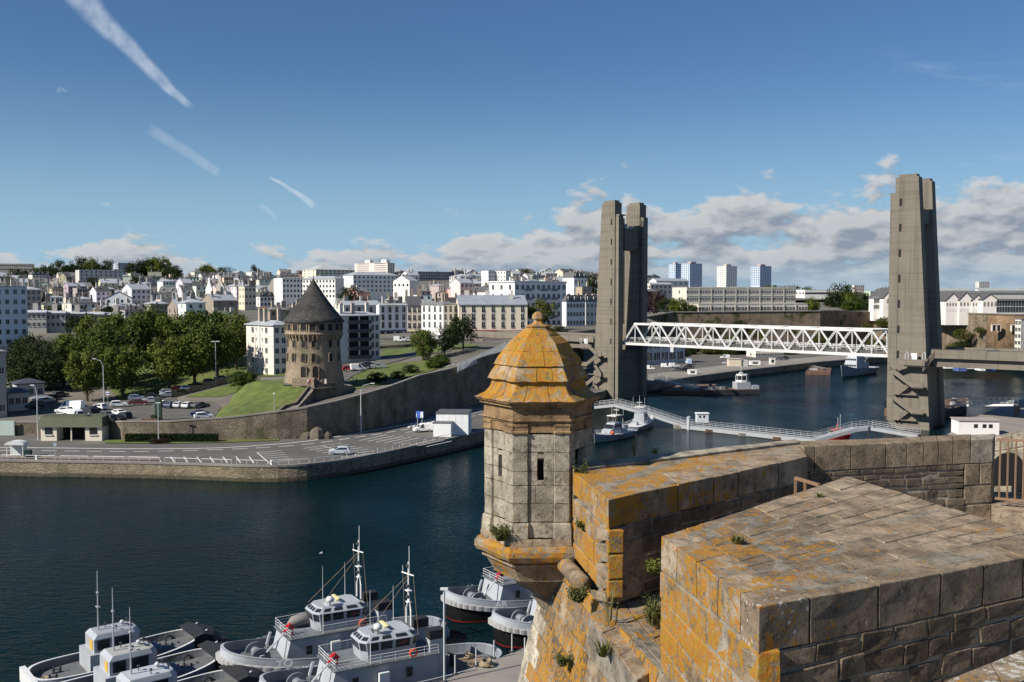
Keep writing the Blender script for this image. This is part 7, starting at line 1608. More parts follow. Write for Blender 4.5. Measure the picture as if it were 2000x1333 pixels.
def tug(pos, hd_, lab, code, code_mat, roof_mat, group=None, full=True):
    L, B = 25.0, 8.4; t = thing('harbour_tug', lab, 'tug', pos, hd_, group); t.scale = (.875, .875, .76)
    sh = lambda x: 2.15 + (1.75 * (max(0, x) / (L / 2)) ** 2) + .15 * (max(0, -x) / (L / 2)) ** 2
    ol = outline(L, B, 2.15, 2.7, 2.7)
    mb = MB(); layers(mb, ol, [(.90, .86, -.8), (.955, .94, .35), (.975, .96, lambda x: max(.5, sh(x) - 1.38))], 0); mb.build('hull_bottom', HULLB, t, smooth=True)
    mb = MB(); layers(mb, ol, [(.957, .943, .16), (.965, .952, lambda x: .40)], 0); mb.build('boot_stripe', REDBOOT, t)
    mb = MB(); layers(mb, ol, [(.97, .955, lambda x: max(.5, sh(x) - 1.40)), (.985, .975, lambda x: sh(x) - 1.35), (.985, .975, lambda x: sh(x) - .75), (.972, .958, sh)], 0); hs = mb.build('hull_side', LGREY, t, smooth=True)
    mb = MB(); layers(mb, ol, [(.955, .935, sh), (.945, .92, lambda x: sh(x) - 1.02)], 0); mb.build('bulwark_inside', GREY, t)
    mb = MB(); layers(mb, ol, [(.976, .962, lambda x: sh(x) + .01), (.976, .962, lambda x: sh(x) + .09), (.952, .932, lambda x: sh(x) + .09), (.952, .932, lambda x: sh(x) + .01)], 0); mb.build('bulwark_cap', LGREY, t)
    olf = outline(L, B, 2.15, 2.7, 2.7, 168)
    mb = MB(); olz = [(x * (1.014 if k % 3 else 1.006), y * (1.016 if k % 3 else 1.004)) for k, (x, y) in enumerate(olf)]
    layers(mb, olz, [(.97, .96, lambda x: sh(x) - 1.42), (1, 1, lambda x: sh(x) - 1.36), (1, 1, lambda x: sh(x) - .80), (.97, .96, lambda x: sh(x) - .74)], 0); mb.build('fender', plain('pale rubber fender', (.36, .36, .355), .8, .12) if 'pale rubber fender' not in bpy.data.materials else bpy.data.materials['pale rubber fender'], t)
    mb = MB(); layers(mb, ol, [(.95, .925, lambda x: sh(x) - 1.0)], 0, True); mb.build('deck', DECK, t)
    mb = MB(); mb.poly([(x * .86, y * .82, 1.36) for x, y in ol if x < -4.6]); mb.build('aft_planking', BROWN, t)
    # deckhouse
    mb = MB(); mb.hexa([(6.6, -2.2, 1.1), (6.6, 2.2, 1.1), (-4.2, 2.7, 1.1), (-4.2, -2.7, 1.1), (5.9, -2.2, 4.35), (5.9, 2.2, 4.35), (-4.2, 2.7, 4.35), (-4.2, -2.7, 4.35)]); dh = mb.build('deckhouse', LGREY, t)
    mb = MB(); mb.hexa([(6.2, -2.5, 4.36), (6.2, 2.5, 4.36), (-4.4, 2.9, 4.36), (-4.4, -2.9, 4.36), (6.2, -2.5, 4.46), (6.2, 2.5, 4.46), (-4.4, 2.9, 4.46), (-4.4, -2.9, 4.46)]); mb.build('boat_deck', DECK, t)
    for y in (-2.76, 2.66):
        for x in (4.2, -1.2): mb = MB(); mb.box(x - .3, x + .3, y - .0, y + .1, 2.5, 3.5); mb.build('porthole', GLASS, dh)
        mb = MB(); mb.box(.9, 1.9, y - .18, y + .28, 2.4, 3.5); mb.build('vent_box', WHITE, dh)
    rail(t, [(6.0, -2.4, 4.46), (6.0, 2.4, 4.46)], 1.0); rail(t, [(6.0, 2.4, 4.46), (-4.2, 2.8, 4.46)], 1.0); rail(t, [(6.0, -2.4, 4.46), (-4.2, -2.8, 4.46)], 1.0)
    # wheelhouse
    wb = [(2.6, -1.7), (3.1, -1.0), (3.1, 1.0), (2.6, 1.7), (-1.8, 2.0), (-2.4, 1.5), (-2.4, -1.5), (-1.8, -2.0)]
    def wl(mb, s0, z0, s1, z1, mi=0):
        for k in range(8):
            a, b = wb[k], wb[(k + 1) % 8]; mb.quad((a[0] * s0, a[1] * s0, z0), (b[0] * s0, b[1] * s0, z0), (b[0] * s1, b[1] * s1, z1), (a[0] * s1, a[1] * s1, z1), mi)
    mb = MB(); wl(mb, .96, 4.47, 1.0, 5.5); wl(mb, 1.0, 5.5, 1.06, 6.55); wl(mb, 1.06, 6.55, .82, 7.15); mb.poly([(a * .82, b * .82, 7.15) for a, b in wb]); wh = mb.build('wheelhouse', LGREY, t)
    def win_on(k, u0, u1, s0, z0, s1, z1, f=0.02):
        a, b = Vector(wb[k]), Vector(wb[(k + 1) % 8]); nrm = Vector((b.y - a.y, a.x - b.x)).normalized()
        nrm = nrm if nrm.dot((a + b) / 2) > 0 else -nrm
        def p(u, s, z): q = a.lerp(b, u) * s + nrm * f; return (q.x, q.y, z + f)
        mb = MB(); mb.quad(p(u0, s0, z0), p(u1, s0, z0), p(u1, s1, z1), p(u0, s1, z1)); mb.build('window', GLASS, wh)
    for k in range(8):
        segs = {0: [(.1, .9)], 1: [(.04, .32), (.36, .64), (.68, .96)], 2: [(.1, .9)], 3: [(.05, .25), (.3, .55), (.62, .93)], 4: [(.1, .9)], 5: [(.1, .45), (.55, .9)], 6: [(.1, .9)], 7: [(.07, .38), (.45, .70), (.75, .95)]}[k]
        for (u0, u1) in segs: win_on(k, u0, u1, 1.005, 5.58, 1.055, 6.45); win_on(k, u0 + .02, u1 - .02, 1.0, 6.72, .88, 7.0)
    if code: ob('roof_letters', text_mesh(code, 1.0, roof_mat), wh, loc=(1.4, .2, 7.17), rz=R(90))
    # gear on the roof, mast and stays
    mb = MB(); mb.lathe([(.1, 7.15), (.1, 7.6), (.4, 7.7), (.42, 8.0), (.3, 8.25), (.05, 8.33)], 12, c=(1.4, 1.2)); mb.build('radome', WHITE, t, smooth=True)
    mb = MB(); mb.box(.1, .4, -.9, .9, 7.55, 7.72); mb.tube([(.25, 0, 7.15), (.25, 0, 7.6)], .08, 6); mb.build('radar_bar', PAINT, t, (.7, .62, .3))
    mb = MB(); mb.tube([(-2.3, .55, 7.1), (-2.3, .55, 8.8), (-2.3, 0, 10.2)], .09, 6); mb.tube([(-2.3, -.55, 7.1), (-2.3, -.55, 8.8), (-2.3, 0, 10.2)], .09, 6); mb.tube([(-2.3, 0, 9.8), (-2.3, 0, 14.2)], [.1, .06], 6); mb.tube([(-2.3, .2, 13), (-2.3, .2, 16)], .035, 5)
    mb.beam((-2.3, -1.6, 12.6), (-2.3, 1.3, 13.0), .1, .12); mb.box(-2.55, -2.05, -.35, .35, 10.9, 11.0); mb.box(-2.5, -2.1, -.3, .3, 9.6, 9.7); mb.tube([(-2.3, -1.4, 12.6), (-2.3, -1.4, 13.4)], .03, 5); mast = mb.build('mast', WHITE, t)
    for z in (10.1, 11.3, 13.6): mb = MB(); mb.lathe([(.12, z), (.16, z + .2), (.1, z + .35)], 8, c=(-2.2, 0)); mb.build('mast_light', DMETAL, mast)
    for (a, b) in (((-2.3, .2, 12.6), (2.8, 1.5, 7.0)), ((-2.3, -.2, 12.6), (2.8, -1.5, 7.0)), ((-2.3, -1.4, 12.5), (-2.6, -1.6, 6)), ((-2.3, 1.2, 12.8), (-2.6, 1.7, 6))): mb = MB(); mb.tube([a, b], .018, 4); mb.build('stay', ROPE, mast)
    for (x, y, h) in ((2.6, 2.4, 12.5), (-1.6, -2.2, 11.0)): mb = MB(); mb.tube([(x, y, 4.5), (x, y, h)], [.05, .015], 5); mb.build('whip_aerial', WHITE, t)
    for y in (-1.9, 1.9):
        mb = MB(); mb.box(-5.0, -3.5, y - .5, y + .5, 1.2, 5.9); fu = mb.build('funnel', LGREY, t); mb = MB(); mb.box(-5.05, -3.45, y - .55, y + .55, 5.905, 6.9); mb.build('funnel_top', BLACK, fu)
    if full:
        mb = MB(); mb.add([(x, y, z) for (x, y, z) in [(0, 0, 0)]], []) if False else None
        mb = MB(); mb.tube([(2.6, -.9, 5.0), (3.4, -.9, 5.35), (4.6, -.9, 5.25), (5.2, -.9, 4.9)], [.5, .75, .62, .2], 9); mb.build('covered_dinghy', TARP, t, smooth=True) if code == 'TO' else None
    mb = MB(); mb.tube([(5.3, .9, 4.5), (5.3, .9, 5.3), (6.3, 1.1, 5.0)], .13, 6); mb.tube([(5.2, .9, 5.2), (5.6, .9, 5.7), (6.0, .95, 5.4)], .2, 6); mb.build('deck_crane', RED, t)
    mb = MB(); mb.tube([(6.2, 1.1, 4.9), (8.2, 1.6, 3.2)], .1, 6); mb.build('crane_arm', METAL, t)
    # winch and gear on the fore deck
    mb = MB(); mb.T = Matrix.Translation((8.6, 0, 2.6)) @ Matrix.Rotation(math.pi / 2, 4, 'X'); mb.lathe([(.45, -1.0), (.45, 1.0)], 12); mb.lathe([(.95, -1.15), (.95, -1.0)], 18); mb.lathe([(.95, 1.0), (.95, 1.15)], 18); mb.lathe([(.6, -.1), (.6, .1)], 12); mb.build('winch', GREY, t)
    for y in (-1.5, 1.5): mb = MB(); mb.hexa([(8.0, y - .1, 1.5), (9.2, y - .1, 1.5), (9.2, y + .1, 1.5), (8, y + .1, 1.5), (8.4, y - .1, 2.9), (8.8, y - .1, 2.9), (8.8, y + .1, 2.9), (8.4, y + .1, 2.9)]); mb.build('winch_bracket', LGREY, t)
    mb = MB(); mb.tube([(6.9, -1.2, 1.6), (7.3, -1.2, 3.0), (7.0, -1.0, 4.4)], .16, 7); mb.build('vent_pipe', LGREY, t)
    # aft deck
    mb = MB(); mb.tube([(-7.0, 0, 1.3), (-7.0, 0, 2.6), (-6.6, 0, 3.0)], [.35, .28, .2], 8); mb.build('towing_hook', DMETAL, t)
    for (x, y) in ((-9, 1.6), (-9.5, -1.2), (-7.6, 2.0)):
        mb = MB(); mb.tube([(x + .55 * math.cos(a) * (1 - .05 * q), y + .55 * math.sin(a), 1.45 + .02 * q) for q in range(20) for a in [q * .7]], .07, 5); mb.build('rope_coil', ROPE, t)
    mb = MB(); mb.tube([(-7, 0, 2.4), (-8.5, .8, 1.7), (-10.6, 1.2, 1.5)], .06, 5); mb.build('towing_rope', ROPE, t)
    for s in (-1, 1):
        x, y = -1.5, s * 2.98; mb = MB(); mb.tube([(x + .38 * math.cos(a), y, 5.1 + .38 * math.sin(a)) for a in [R(30 * k) for k in range(13)]], .09, 6, cap=False); mb.build('life_ring', ORANGE, t)
        if not code: continue
        o = ob('hull_letters', text_mesh(code, 1.15, code_mat), t); a = None
        # letters sit on the curved bow side
        for k in range(len(ol) - 1):
            if ol[k][0] > 7.4 >= ol[k + 1][0] and s > 0: a = k
        xx = 7.2; yb = None
        for k in range(len(ol)):
            p, q = ol[k], ol[(k + 1) % len(ol)]
            if (p[0] - xx) * (q[0] - xx) <= 0 and p[1] * s > 0 and abs(p[0] - q[0]) > 1e-6: f = (xx - p[0]) / (q[0] - p[0]); yb = p[1] + (q[1] - p[1]) * f; tx, ty = (q[0] - p[0]), (q[1] - p[1])
        n_ = math.hypot(tx, ty); tx, ty = tx / n_, ty / n_
        Nn = Vector((ty, -tx, 0)); Nn = Nn if Nn.y * s > 0 else -Nn; X = Vector((0, 0, 1)).cross(Nn)       # text runs left to right seen from outside
        M_ = Matrix((X, Vector((0, 0, 1)), Nn)).transposed().to_4x4(); M_.translation = Vector((xx * .98, yb * .98, sh(xx) - .30)) + Nn * .2
        o.matrix_basis = M_
        if code == 'AR':
            o = ob('hull_number', text_mesh('A6', .9, GREY), t); M2 = M_.copy(); M2.translation = M_.translation - Vector((0, 0, 1.75)) - Nn * .1; o.matrix_basis = M2
    return t
def pusher(pos, hd_, lab, group, rc):
    L, B = 17.0, 6.4; t = thing('pusher_tug', lab, 'tug', pos, hd_, group); t.scale = (.88, .9, .78)
    sh = lambda x: 2.0 + .75 * (max(0, x) / (L / 2)) ** 2
    ol = outline(L, B, 2.5, 5.0, 2.9)
    mb = MB(); layers(mb, ol, [(.93, .9, -.8), (.97, .96, .3)]); mb.build('hull_bottom', HULLB, t)
    mb = MB(); layers(mb, ol, [(.97, .96, .3), (1, 1, lambda x: sh(x) - .5), (.985, .975, sh)]); mb.build('hull_side', plain('blue-grey hull', (.15, .17, .21), .5, .08) if 'blue-grey hull' not in bpy.data.materials else bpy.data.materials['blue-grey hull'], t)
    mb = MB(); layers(mb, ol, [(.96, .935, sh), (.955, .925, lambda x: sh(x) - .85)]); mb.build('bulwark_inside', DECK, t)
    mb = MB(); layers(mb, ol, [(.99, .985, lambda x: sh(x) + .01), (.99, .985, lambda x: sh(x) + .10), (.955, .93, lambda x: sh(x) + .10), (.955, .93, lambda x: sh(x) + .01)]); mb.build('bulwark_cap', WHITE, t)
    mb = MB(); layers(mb, ol, [(.96, .93, lambda x: sh(x) - .84)], 0, True); mb.build('deck', plain('grey deck', (.11, .115, .12), .8, .2) if 'grey deck' not in bpy.data.materials else bpy.data.materials['grey deck'], t)
    mb = MB(); mb.box(-8.62, -8.1, -2.6, 2.6, .4, 2.12); mb.build('stern_plate', WHITE, t)
    # black bow cushion
    mb = MB(); n = 13; vv = []; ff = []
    prof = [(0, -.3), (2.0, -.1), (3.1, .7), (3.2, 1.9), (2.4, 2.9), (1.0, 3.3), (-.6, 3.0)]
    for k in range(n):
        y = -2.3 + 4.6 * k / (n - 1); bulge = .8 * (1 - (y / 2.6) ** 2)
        vv += [(7.4 + x * (.55 + .5 * bulge) + bulge * .3, y, z) for x, z in prof]
    m = len(prof); ff = [(k * m + i, k * m + i + 1, (k + 1) * m + i + 1, (k + 1) * m + i) for k in range(n - 1) for i in range(m - 1)] + [list(range(m)), [(n - 1) * m + i for i in range(m)]]
    mb.add(vv, ff); mb.build('bow_cushion', BLACK, t)
    for y in (-1.3, 1.3): mb = MB(); mb.beam((7.6, y, 2.6), (8.9, y * 1.05, 3.25), .22, .2); mb.build('cushion_arm', LGREY, t)
    # superstructure
    mb = MB(); mb.box(-3.2, -.6, -1.9, 1.9, 1.15, 3.4); mb.build('deckhouse', LGREY, t); mb = MB(); mb.box(1.8, 4.2, -1.2, 1.2, 1.15, 2.2); mb.build('engine_casing', PAINT, t, (.10, .12, .18)); mb = MB(); mb.box(2.1, 3.9, -.9, .9, 2.21, 2.32); mb.build('hatch', PAINT, t, (.07, .09, .15))
    mb = MB(); wq = [(-2.7, -1.5), (1.3, -1.5), (1.9, -1.0), (1.9, 1.0), (1.3, 1.5), (-2.7, 1.5)]
    def wl(s0, z0, s1, z1):
        for k in range(6): a, b = wq[k], wq[(k + 1) % 6]; mb.quad((a[0] * s0, a[1] * s0, z0), (b[0] * s0, b[1] * s0, z0), (b[0] * s1, b[1] * s1, z1), (a[0] * s1, a[1] * s1, z1))
    wl(1.0, 1.15, 1.0, 3.6); wl(1.0, 3.6, 1.0, 4.9); wl(1.0, 4.9, .86, 5.35); mb.poly([(a * .86, b * .86, 5.35) for a, b in wq]); wh = mb.build('wheelhouse', LGREY, t)
    mb = MB(); mb.poly([(a * .82, b * .8, 5.37) for a, b in wq]); mb.build('wheelhouse_roof', PAINT, wh, rc)
    for (x0, x1, y) in ((-2.4, -1.2, -1.52), (-.9, .9, -1.52), (-2.4, -1.2, 1.52), (-.9, .9, 1.52)): mb = MB(); mb.box(x0, x1, y - .02, y + .02, 3.65, 4.8); mb.build('window', GLASS, wh)
    for (y0, y1) in ((-.9, -.1), (.1, .9)): mb = MB(); mb.box(1.88, 1.93, y0, y1, 3.7, 4.75); mb.build('window', GLASS, wh)
    mb = MB(); mb.box(-2.74, -2.7, -1.0, -.1, 3.6, 4.7); mb.build('window', PAINT, wh, (.55, .35, .05))
    mb = MB(); mb.tube([(-1.8, .2, 5.3), (-1.8, .2, 9.3), (-1.8, .2, 12.2)], [.09, .06, .035], 6); mb.box(-1.95, -1.65, -.15, .55, 8.0, 8.1); mb.box(-1.9, -1.7, 0, .4, 9.6, 9.75); mb.build('mast', LGREY, t)
    mb = MB(); mb.lathe([(.05, 5.36), (.22, 5.6), (.25, 5.75), (.1, 5.9)], 8, c=(.6, .4)); mb.build('searchlight', METAL, t)
    for (x, y) in ((1.2, -.8), (1.2, .8), (-.4, -.9), (-1, .6)): mb = MB(); mb.tube([(x, y, 5.36), (x, y, 5.8)], .05, 5); mb.box(x - .1, x + .1, y - .15, y + .15, 5.8, 5.92); mb.build('deck_light', DMETAL, t)
    for (x, y) in ((6.0, .3), (4.9, .9), (-5.6, .9), (-6.4, -.9)):
        mb = MB(); mb.box(x - .5, x + .5, y - .07, y + .07, 1.16, 1.3); mb.tube([(x - .3, y, 1.2), (x - .3, y, 1.95)], .11, 7); mb.tube([(x + .3, y, 1.2), (x + .3, y, 1.95)], .11, 7); mb.beam((x - .5, y, 1.6), (x + .5, y, 1.6), .09, .09); mb.build('double_bollard', DMETAL, t)
    for (x, y) in ((4.8, -.7), (-7.2, -.4)):
        mb = MB(); mb.tube([(x + .5 * math.cos(q * .8), y + .5 * math.sin(q * .8), 1.25 + .015 * q) for q in range(18)], .07, 5); mb.build('rope_coil', ROPE, t)
    x, y = 6.0, 2.15; mb = MB(); mb.tube([(x + .38 * math.cos(a), y, 1.75 + .38 * math.sin(a)) for a in [R(30 * k) for k in range(13)]], .1, 6, cap=False); mb.build('tyre_fender', BLACK, t)
    return t
def put(bow, stern, z):
    b, s = G(*bow, z), G(*stern, z); d = b - s; c = (b + s) / 2; return Vector((c.x, c.y, 0)), math.atan2(d.y, d.x), d.length
LBLACK = plain('black lettering', (.02, .02, .02), .6, .05)
p, a, l = put((430, 1290), (866, 1206), 2.0); print('tug len', l)
tug(p, a, 'grey harbour tug lettered TO with a canvas-covered dinghy on deck', 'TO', WLET, WLET)
p2, a2, l2 = put((528, 1350), (958, 1264), 2.0); print(l2)
tug(p2, a2, 'grey harbour tug lettered NC on its white roof beside the quay', 'NC', WLET, LBLACK)
hv = Vector((math.cos(a), math.sin(a), 0))
b3 = G(872, 1172, 2.2); tug(Vector((b3.x, b3.y, 0)) - hv * 10.8, a, 'grey harbour tug lettered AR partly hidden by the turret corbel', 'AR', WLET, WLET)
b4 = G(966, 1218, 2.2); tug(Vector((b4.x, b4.y, 0)) - hv * 10.8, a, 'grey harbour tug moored between the AR tug and the quay', '', LGREY, WHITE)
q1, qa, ql = put((385, 1236), (58, 1308), 1.6); print('pusher', ql)
hq = Vector((math.cos(qa), math.sin(qa), 0)); side = Vector((hq.y, -hq.x, 0))
for k, rc in enumerate(((.30, .32, .36), (.36, .36, .33), (.40, .43, .47))):
    pusher(q1 + side * 6.1 * k + hq * (-.5 * k) + Vector((0, 0, -.45)), qa, ('dark grey pusher tug with black bow cushion moored outermost', 'pusher tug with olive-grey wheelhouse roof moored between two others', 'pusher tug with pale wheelhouse roof moored on the shore side of its pair')[k], 'pusher tugs moored side by side', rc)
# castle quay below the wall
ZK = 2.4
kq = [G(640, 1420, ZK), G(840, 1340, ZK), G(1045, 1257, ZK), Vector((34, 116, ZK)), Vector((70, 120, ZK)), Vector((70, 30, ZK)), Vector((-10, 20, ZK))]
patch('castle_quay', kq, len(kq), QUAYC)
mb = MB(); mb.strip(kq[:4], [-3] * 4, [ZK - .02] * 4); tag(mb.build('castle_quay_wall', QUAYW), 'quay wall under the moored tugs at the castle foot', 'quay wall')
for (x, y, h) in ((868, 1332, 7.5), (889, 1318, 1.6), (930, 1302, 1.6), (965, 1287, 1.6), (1000, 1274, 1.6), (1025, 1322, 3.2), (1032, 1262, 1.6)):
    P = G(x, y, ZK); big = h > 5; t = thing('lamp_standard' if big else 'quay_post', 'tall thin lamp standard on the castle quay' if big else ('white post standing back from the castle quay edge' if h > 3 else 'short thin mooring post on the castle quay edge'), 'lamp' if big else 'post', P, 0, None if h > 3 else 'posts on the castle quay edge')
    MB().tube([(0, 0, 0), (0, 0, h)], .07 if not big else .09, 6).build('post_shaft', METAL, t); MB().lathe([(.2, 0), (.2, .12), (.05, .14)], 8).build('foot', DMETAL, t)
    if big: MB().box(-.3, .3, -.15, .15, h, h + .15).build('lamp_head', WHITE, t)
t = thing('rope_pile', 'heap of pale rope lying on the castle quay', 'rope', G(950, 1302, ZK)); MB().tube([(.6 * math.cos(q) * (1 - q * .02), .5 * math.sin(q), .12 + .02 * q) for q in [k * .6 for k in range(34)]], .09, 5).build('coil', ROPE, t)
# ------------------------------------------------------------------ patrol boats, work boat, navy ship, red boat
def launch(pos, hd_, lab, L=15.0, B=4.6, bow_fwd=True, num='P101', ball=True):
    t = thing('patrol_boat', lab, 'boat', pos, hd_); sh = lambda x: 1.35 + .75 * (max(0, x + 1) / (L / 2)) ** 2
    ol = [(x, y * (1 if x < 1 else max(.05, 1 - ((x - 1) / (L / 2 - 1)) ** 1.9))) for x, y in outline(L, B, 9, 7, 9, 64)]
    mb = MB(); layers(mb, ol, [(.93, .78, -.5), (.96, .84, .2)]); mb.build('hull_bottom', HULLB, t)
    mb = MB(); layers(mb, ol, [(.96, .84, .2), (1, 1, sh)]); mb.build('hull_side', GREY, t); mb = MB(); layers(mb, ol, [(.99, .98, lambda x: sh(x) - .02)], 0, True); mb.build('deck', plain('pale deck', (.55, .56, .57), .7, .12) if 'pale deck' not in bpy.data.materials else bpy.data.materials['pale deck'], t)
    y = B * .33
    mb = MB(); mb.hexa([(4.0, -y * .8, 1.4), (4.0, y * .8, 1.4), (-2.4, y, 1.3), (-2.4, -y, 1.3), (2.9, -y * .75, 2.5), (2.9, y * .75, 2.5), (-2.4, y * .95, 2.5), (-2.4, -y * .95, 2.5)]); mb.build('coachroof', LGREY, t)
    mb = MB(); mb.hexa([(2.3, -y * .78, 2.51), (2.3, y * .78, 2.51), (-2.0, y * .9, 2.51), (-2.0, -y * .9, 2.51), (.9, -y * .7, 3.9), (.9, y * .7, 3.9), (-2.0, y * .8, 3.9), (-2.0, -y * .8, 3.9)]); wh = mb.build('wheelhouse', LGREY, t)
    mb = MB(); mb.hexa([(2.22, -y * .72, 2.7), (2.22, y * .72, 2.7), (2.1, y * .7, 2.7), (2.1, -y * .7, 2.7), (1.35, -y * .68, 3.55), (1.35, y * .68, 3.55), (1.2, y * .66, 3.55), (1.2, -y * .66, 3.55)]); mb.build('windscreen', GLASS, wh)
    for s in (-1, 1): mb = MB(); mb.box(-1.6, .9, s * y * .84 - .04, s * y * .84 + .04, 2.9, 3.5); mb.build('side_window', GLASS, wh)
    for (x, yy_) in ((.6, -y * .65), (.6, y * .65), (-1.9, -y * .7), (-1.9, y * .7)): mb = MB(); mb.tube([(x, yy_, 3.9), (x, yy_, 5.4)], .05, 5); mb.build('roof_post', LGREY, t)
    mb = MB(); mb.hexa([(.9, -y * .8, 5.4), (.9, y * .8, 5.4), (-2.2, y * .85, 5.4), (-2.2, -y * .85, 5.4), (.8, -y * .75, 5.55), (.8, y * .75, 5.55), (-2.2, y * .8, 5.55), (-2.2, -y * .8, 5.55)]); mb.build('canopy', PAINT, t, (.62, .60, .55))
    mb = MB(); mb.tube([(-1.6, 0, 5.5), (-1.6, 0, 8.3)], [.07, .03], 6); mb.box(-1.75, -1.45, -.7, .7, 6.6, 6.7); mb.build('mast', WHITE, t)
    for q in (-1, 1): mb = MB(); mb.tube([(-2.1, q * y, 5.4), (-2.1, q * y, 8.0)], .03, 5); mb.build('aerial', WHITE, t)
    if ball: mb = MB(); mb.lathe([(.02, -.45), (.3, -.34), (.45, 0), (.3, .34), (.02, .45)], 12, c=(3.4, y * 1.25)); o = mb.build('orange_buoy', ORANGE, t, smooth=True); o.location = (0, 0, 2.0)
    rail(t, [(L / 2 - .5, 0, sh(L / 2)), (3.5, B * .40, sh(3.5)), (-L / 2 + .3, B * .45, 1.3)], .8, step=1.6, r=.03); rail(t, [(L / 2 - .5, 0, sh(L / 2)), (3.5, -B * .40, sh(3.5)), (-L / 2 + .3, -B * .45, 1.3)], .8, step=1.6, r=.03)
    ob('roof_letters', text_mesh(num, .8, LBLACK), wh, loc=(-.5, 0, 3.92), rz=R(90)) if num else None
    mb = MB(); mb.box(-5.6, -4.2, -.7, .7, 1.3, 2.2); mb.build('engine_box', LGREY, t)
    return t
pb, pa, pl = put((1160, 862), (1232, 845), .6); launch(Vector((pb.x, pb.y, 0)), pa, 'grey patrol boat with an orange buoy on its side deck', max(12, pl), 4.6, True, 'P101', True)
pb, pa, pl = put((1282, 822), (1222, 843), .6); launch(Vector((pb.x, pb.y, 0)), pa, 'grey patrol boat moored stern-on behind the one with the orange buoy', max(12, min(pl, 16)), 4.6, True, '', False)
t = thing('small_workboat', 'cluttered small grey workboat between the two patrol boats', 'boat', G(1222, 846, 0), R(40)); mb = MB(); layers(mb, outline(6, 2.3, 2, 4), [(.9, .85, -.3), (1, 1, .8)]); layers(mb, outline(6, 2.3, 2, 4), [(.95, .92, .7)], 0, True); mb.build('hull', LGREY, t); MB().box(-1.5, .2, -.6, .6, .7, 2.0).build('console', LGREY, t); MB().tube([(-1, 0, 2), (-1, 0, 3.6)], .05, 5).build('mast', WHITE, t); MB().box(-2.9, -2.3, -.5, .5, .7, 1.5).build('outboard', DMETAL, t)
# flat work barge with wheelhouse
P = G(1425, 769, 0); t = thing('work_barge', 'dark work barge with a white glazed wheelhouse beside the rusty pontoon', 'boat', P, R(10))
MB().hexa([(-9, -3.2, -.5), (9, -3.2, -.5), (9, 3.2, -.5), (-9, 3.2, -.5), (-9.6, -3.4, 1.5), (9.6, -3.4, 1.5), (9.6, 3.4, 1.5), (-9.6, 3.4, 1.5)]).build('hull', DMETAL, t)
MB().box(-9.2, 9.2, -3.0, 3.0, 1.505, 1.6).build('deck', RUST, t)
m = MB(); o8 = [(2.0 * math.cos(R(45 * k + 22)), 2.0 * math.sin(R(45 * k + 22))) for k in range(8)]; MB().box(1.8, 6.6, -2.0, 2.0, 1.6, 3.9).build('deckhouse', LGREY, t)
m = MB(); m.prism([(4.4 + x * 1.1, y) for x, y in o8], 3.905, 4.6); m.build('wheelhouse_base', WHITE, t); m = MB(); m.prism([(4.4 + x * 1.05, y * .96) for x, y in o8], 4.605, 6.0); m.build('wheelhouse_glazing', GLASS, t); m = MB(); m.prism([(4.4 + x * 1.0, y * .95) for x, y in o8], 6.005, 6.5); m.build('wheelhouse_roof', WHITE, t)
for k in range(8): MB().beam((4.4 + o8[k][0] * 1.08, o8[k][1] * .98, 4.6), (4.4 + o8[k][0] * 1.08, o8[k][1] * .98, 6.02), .14, .14).build('window_post', WHITE, t)
MB().tube([(4, 0, 6.5), (4, 0, 9.5)], [.08, .04], 6).build('mast', WHITE, t); MB().box(3.5, 4.5, -.5, .5, 6.52, 7.2).build('radar', METAL, t); MB().box(7.0, 9.4, -2.6, 2.6, 1.61, 2.8).build('stern_box', LGREY, t)
for x in (-5, -2): MB().box(x - .8, x + .8, -1, 1, 1.61, 2.5).build('deck_crate', DMETAL, t)
rail(t, [(-9, -3, 1.6), (-3, -3, 1.6)], 1.0, r=.05)
def pontoon(pts, z, lab, mat=RUST):
    t = thing('rusty_pontoon', lab, 'pontoon', Vector((sum(p.x for p in pts) / 4, sum(p.y for p in pts) / 4, 0))); m = MB(); m.hexa([(p.x, p.y, -.6) for p in pts] + [(p.x, p.y, z) for p in pts]); m.build('hull', mat, t, world=True)
    for k in range(6):
        a, b = rt3.random(), rt3.random(); q = (pts[0].lerp(pts[1], a)).lerp(pts[3].lerp(pts[2], a), .2 + .6 * b); m = MB(); s = rt3.uniform(.4, 1.0); m.box(q.x - s, q.x + s, q.y - s * .6, q.y + s * .6, z + .005, z + rt3.uniform(.3, .9)); m.build('deck_gear', (RUST, DMETAL, METAL)[k % 3], t, world=True)
pontoon([G(1294, 770, 0), G(1385, 772, 0), G(1400, 757, 0), G(1330, 757, 0)], 1.2, 'low rusty pontoon at the foot of the near gangway')
pontoon([G(1573, 732, 0), G(1622, 733, 0), G(1624, 724, 0), G(1582, 723, 0)], 1.2, 'low rusty pontoon beside the grey navy ship')
pontoon([G(1830, 822, 0), G(1888, 806, 0), G(1886, 790, 0), G(1820, 798, 0)], 2.2, 'large rusty barge behind the near bridge tower')
pontoon([G(1727, 812, 0), G(1745, 816, 0), G(1750, 800, 0), G(1730, 798, 0)], 2.2, 'small dark pontoon beside the near tower stairs')
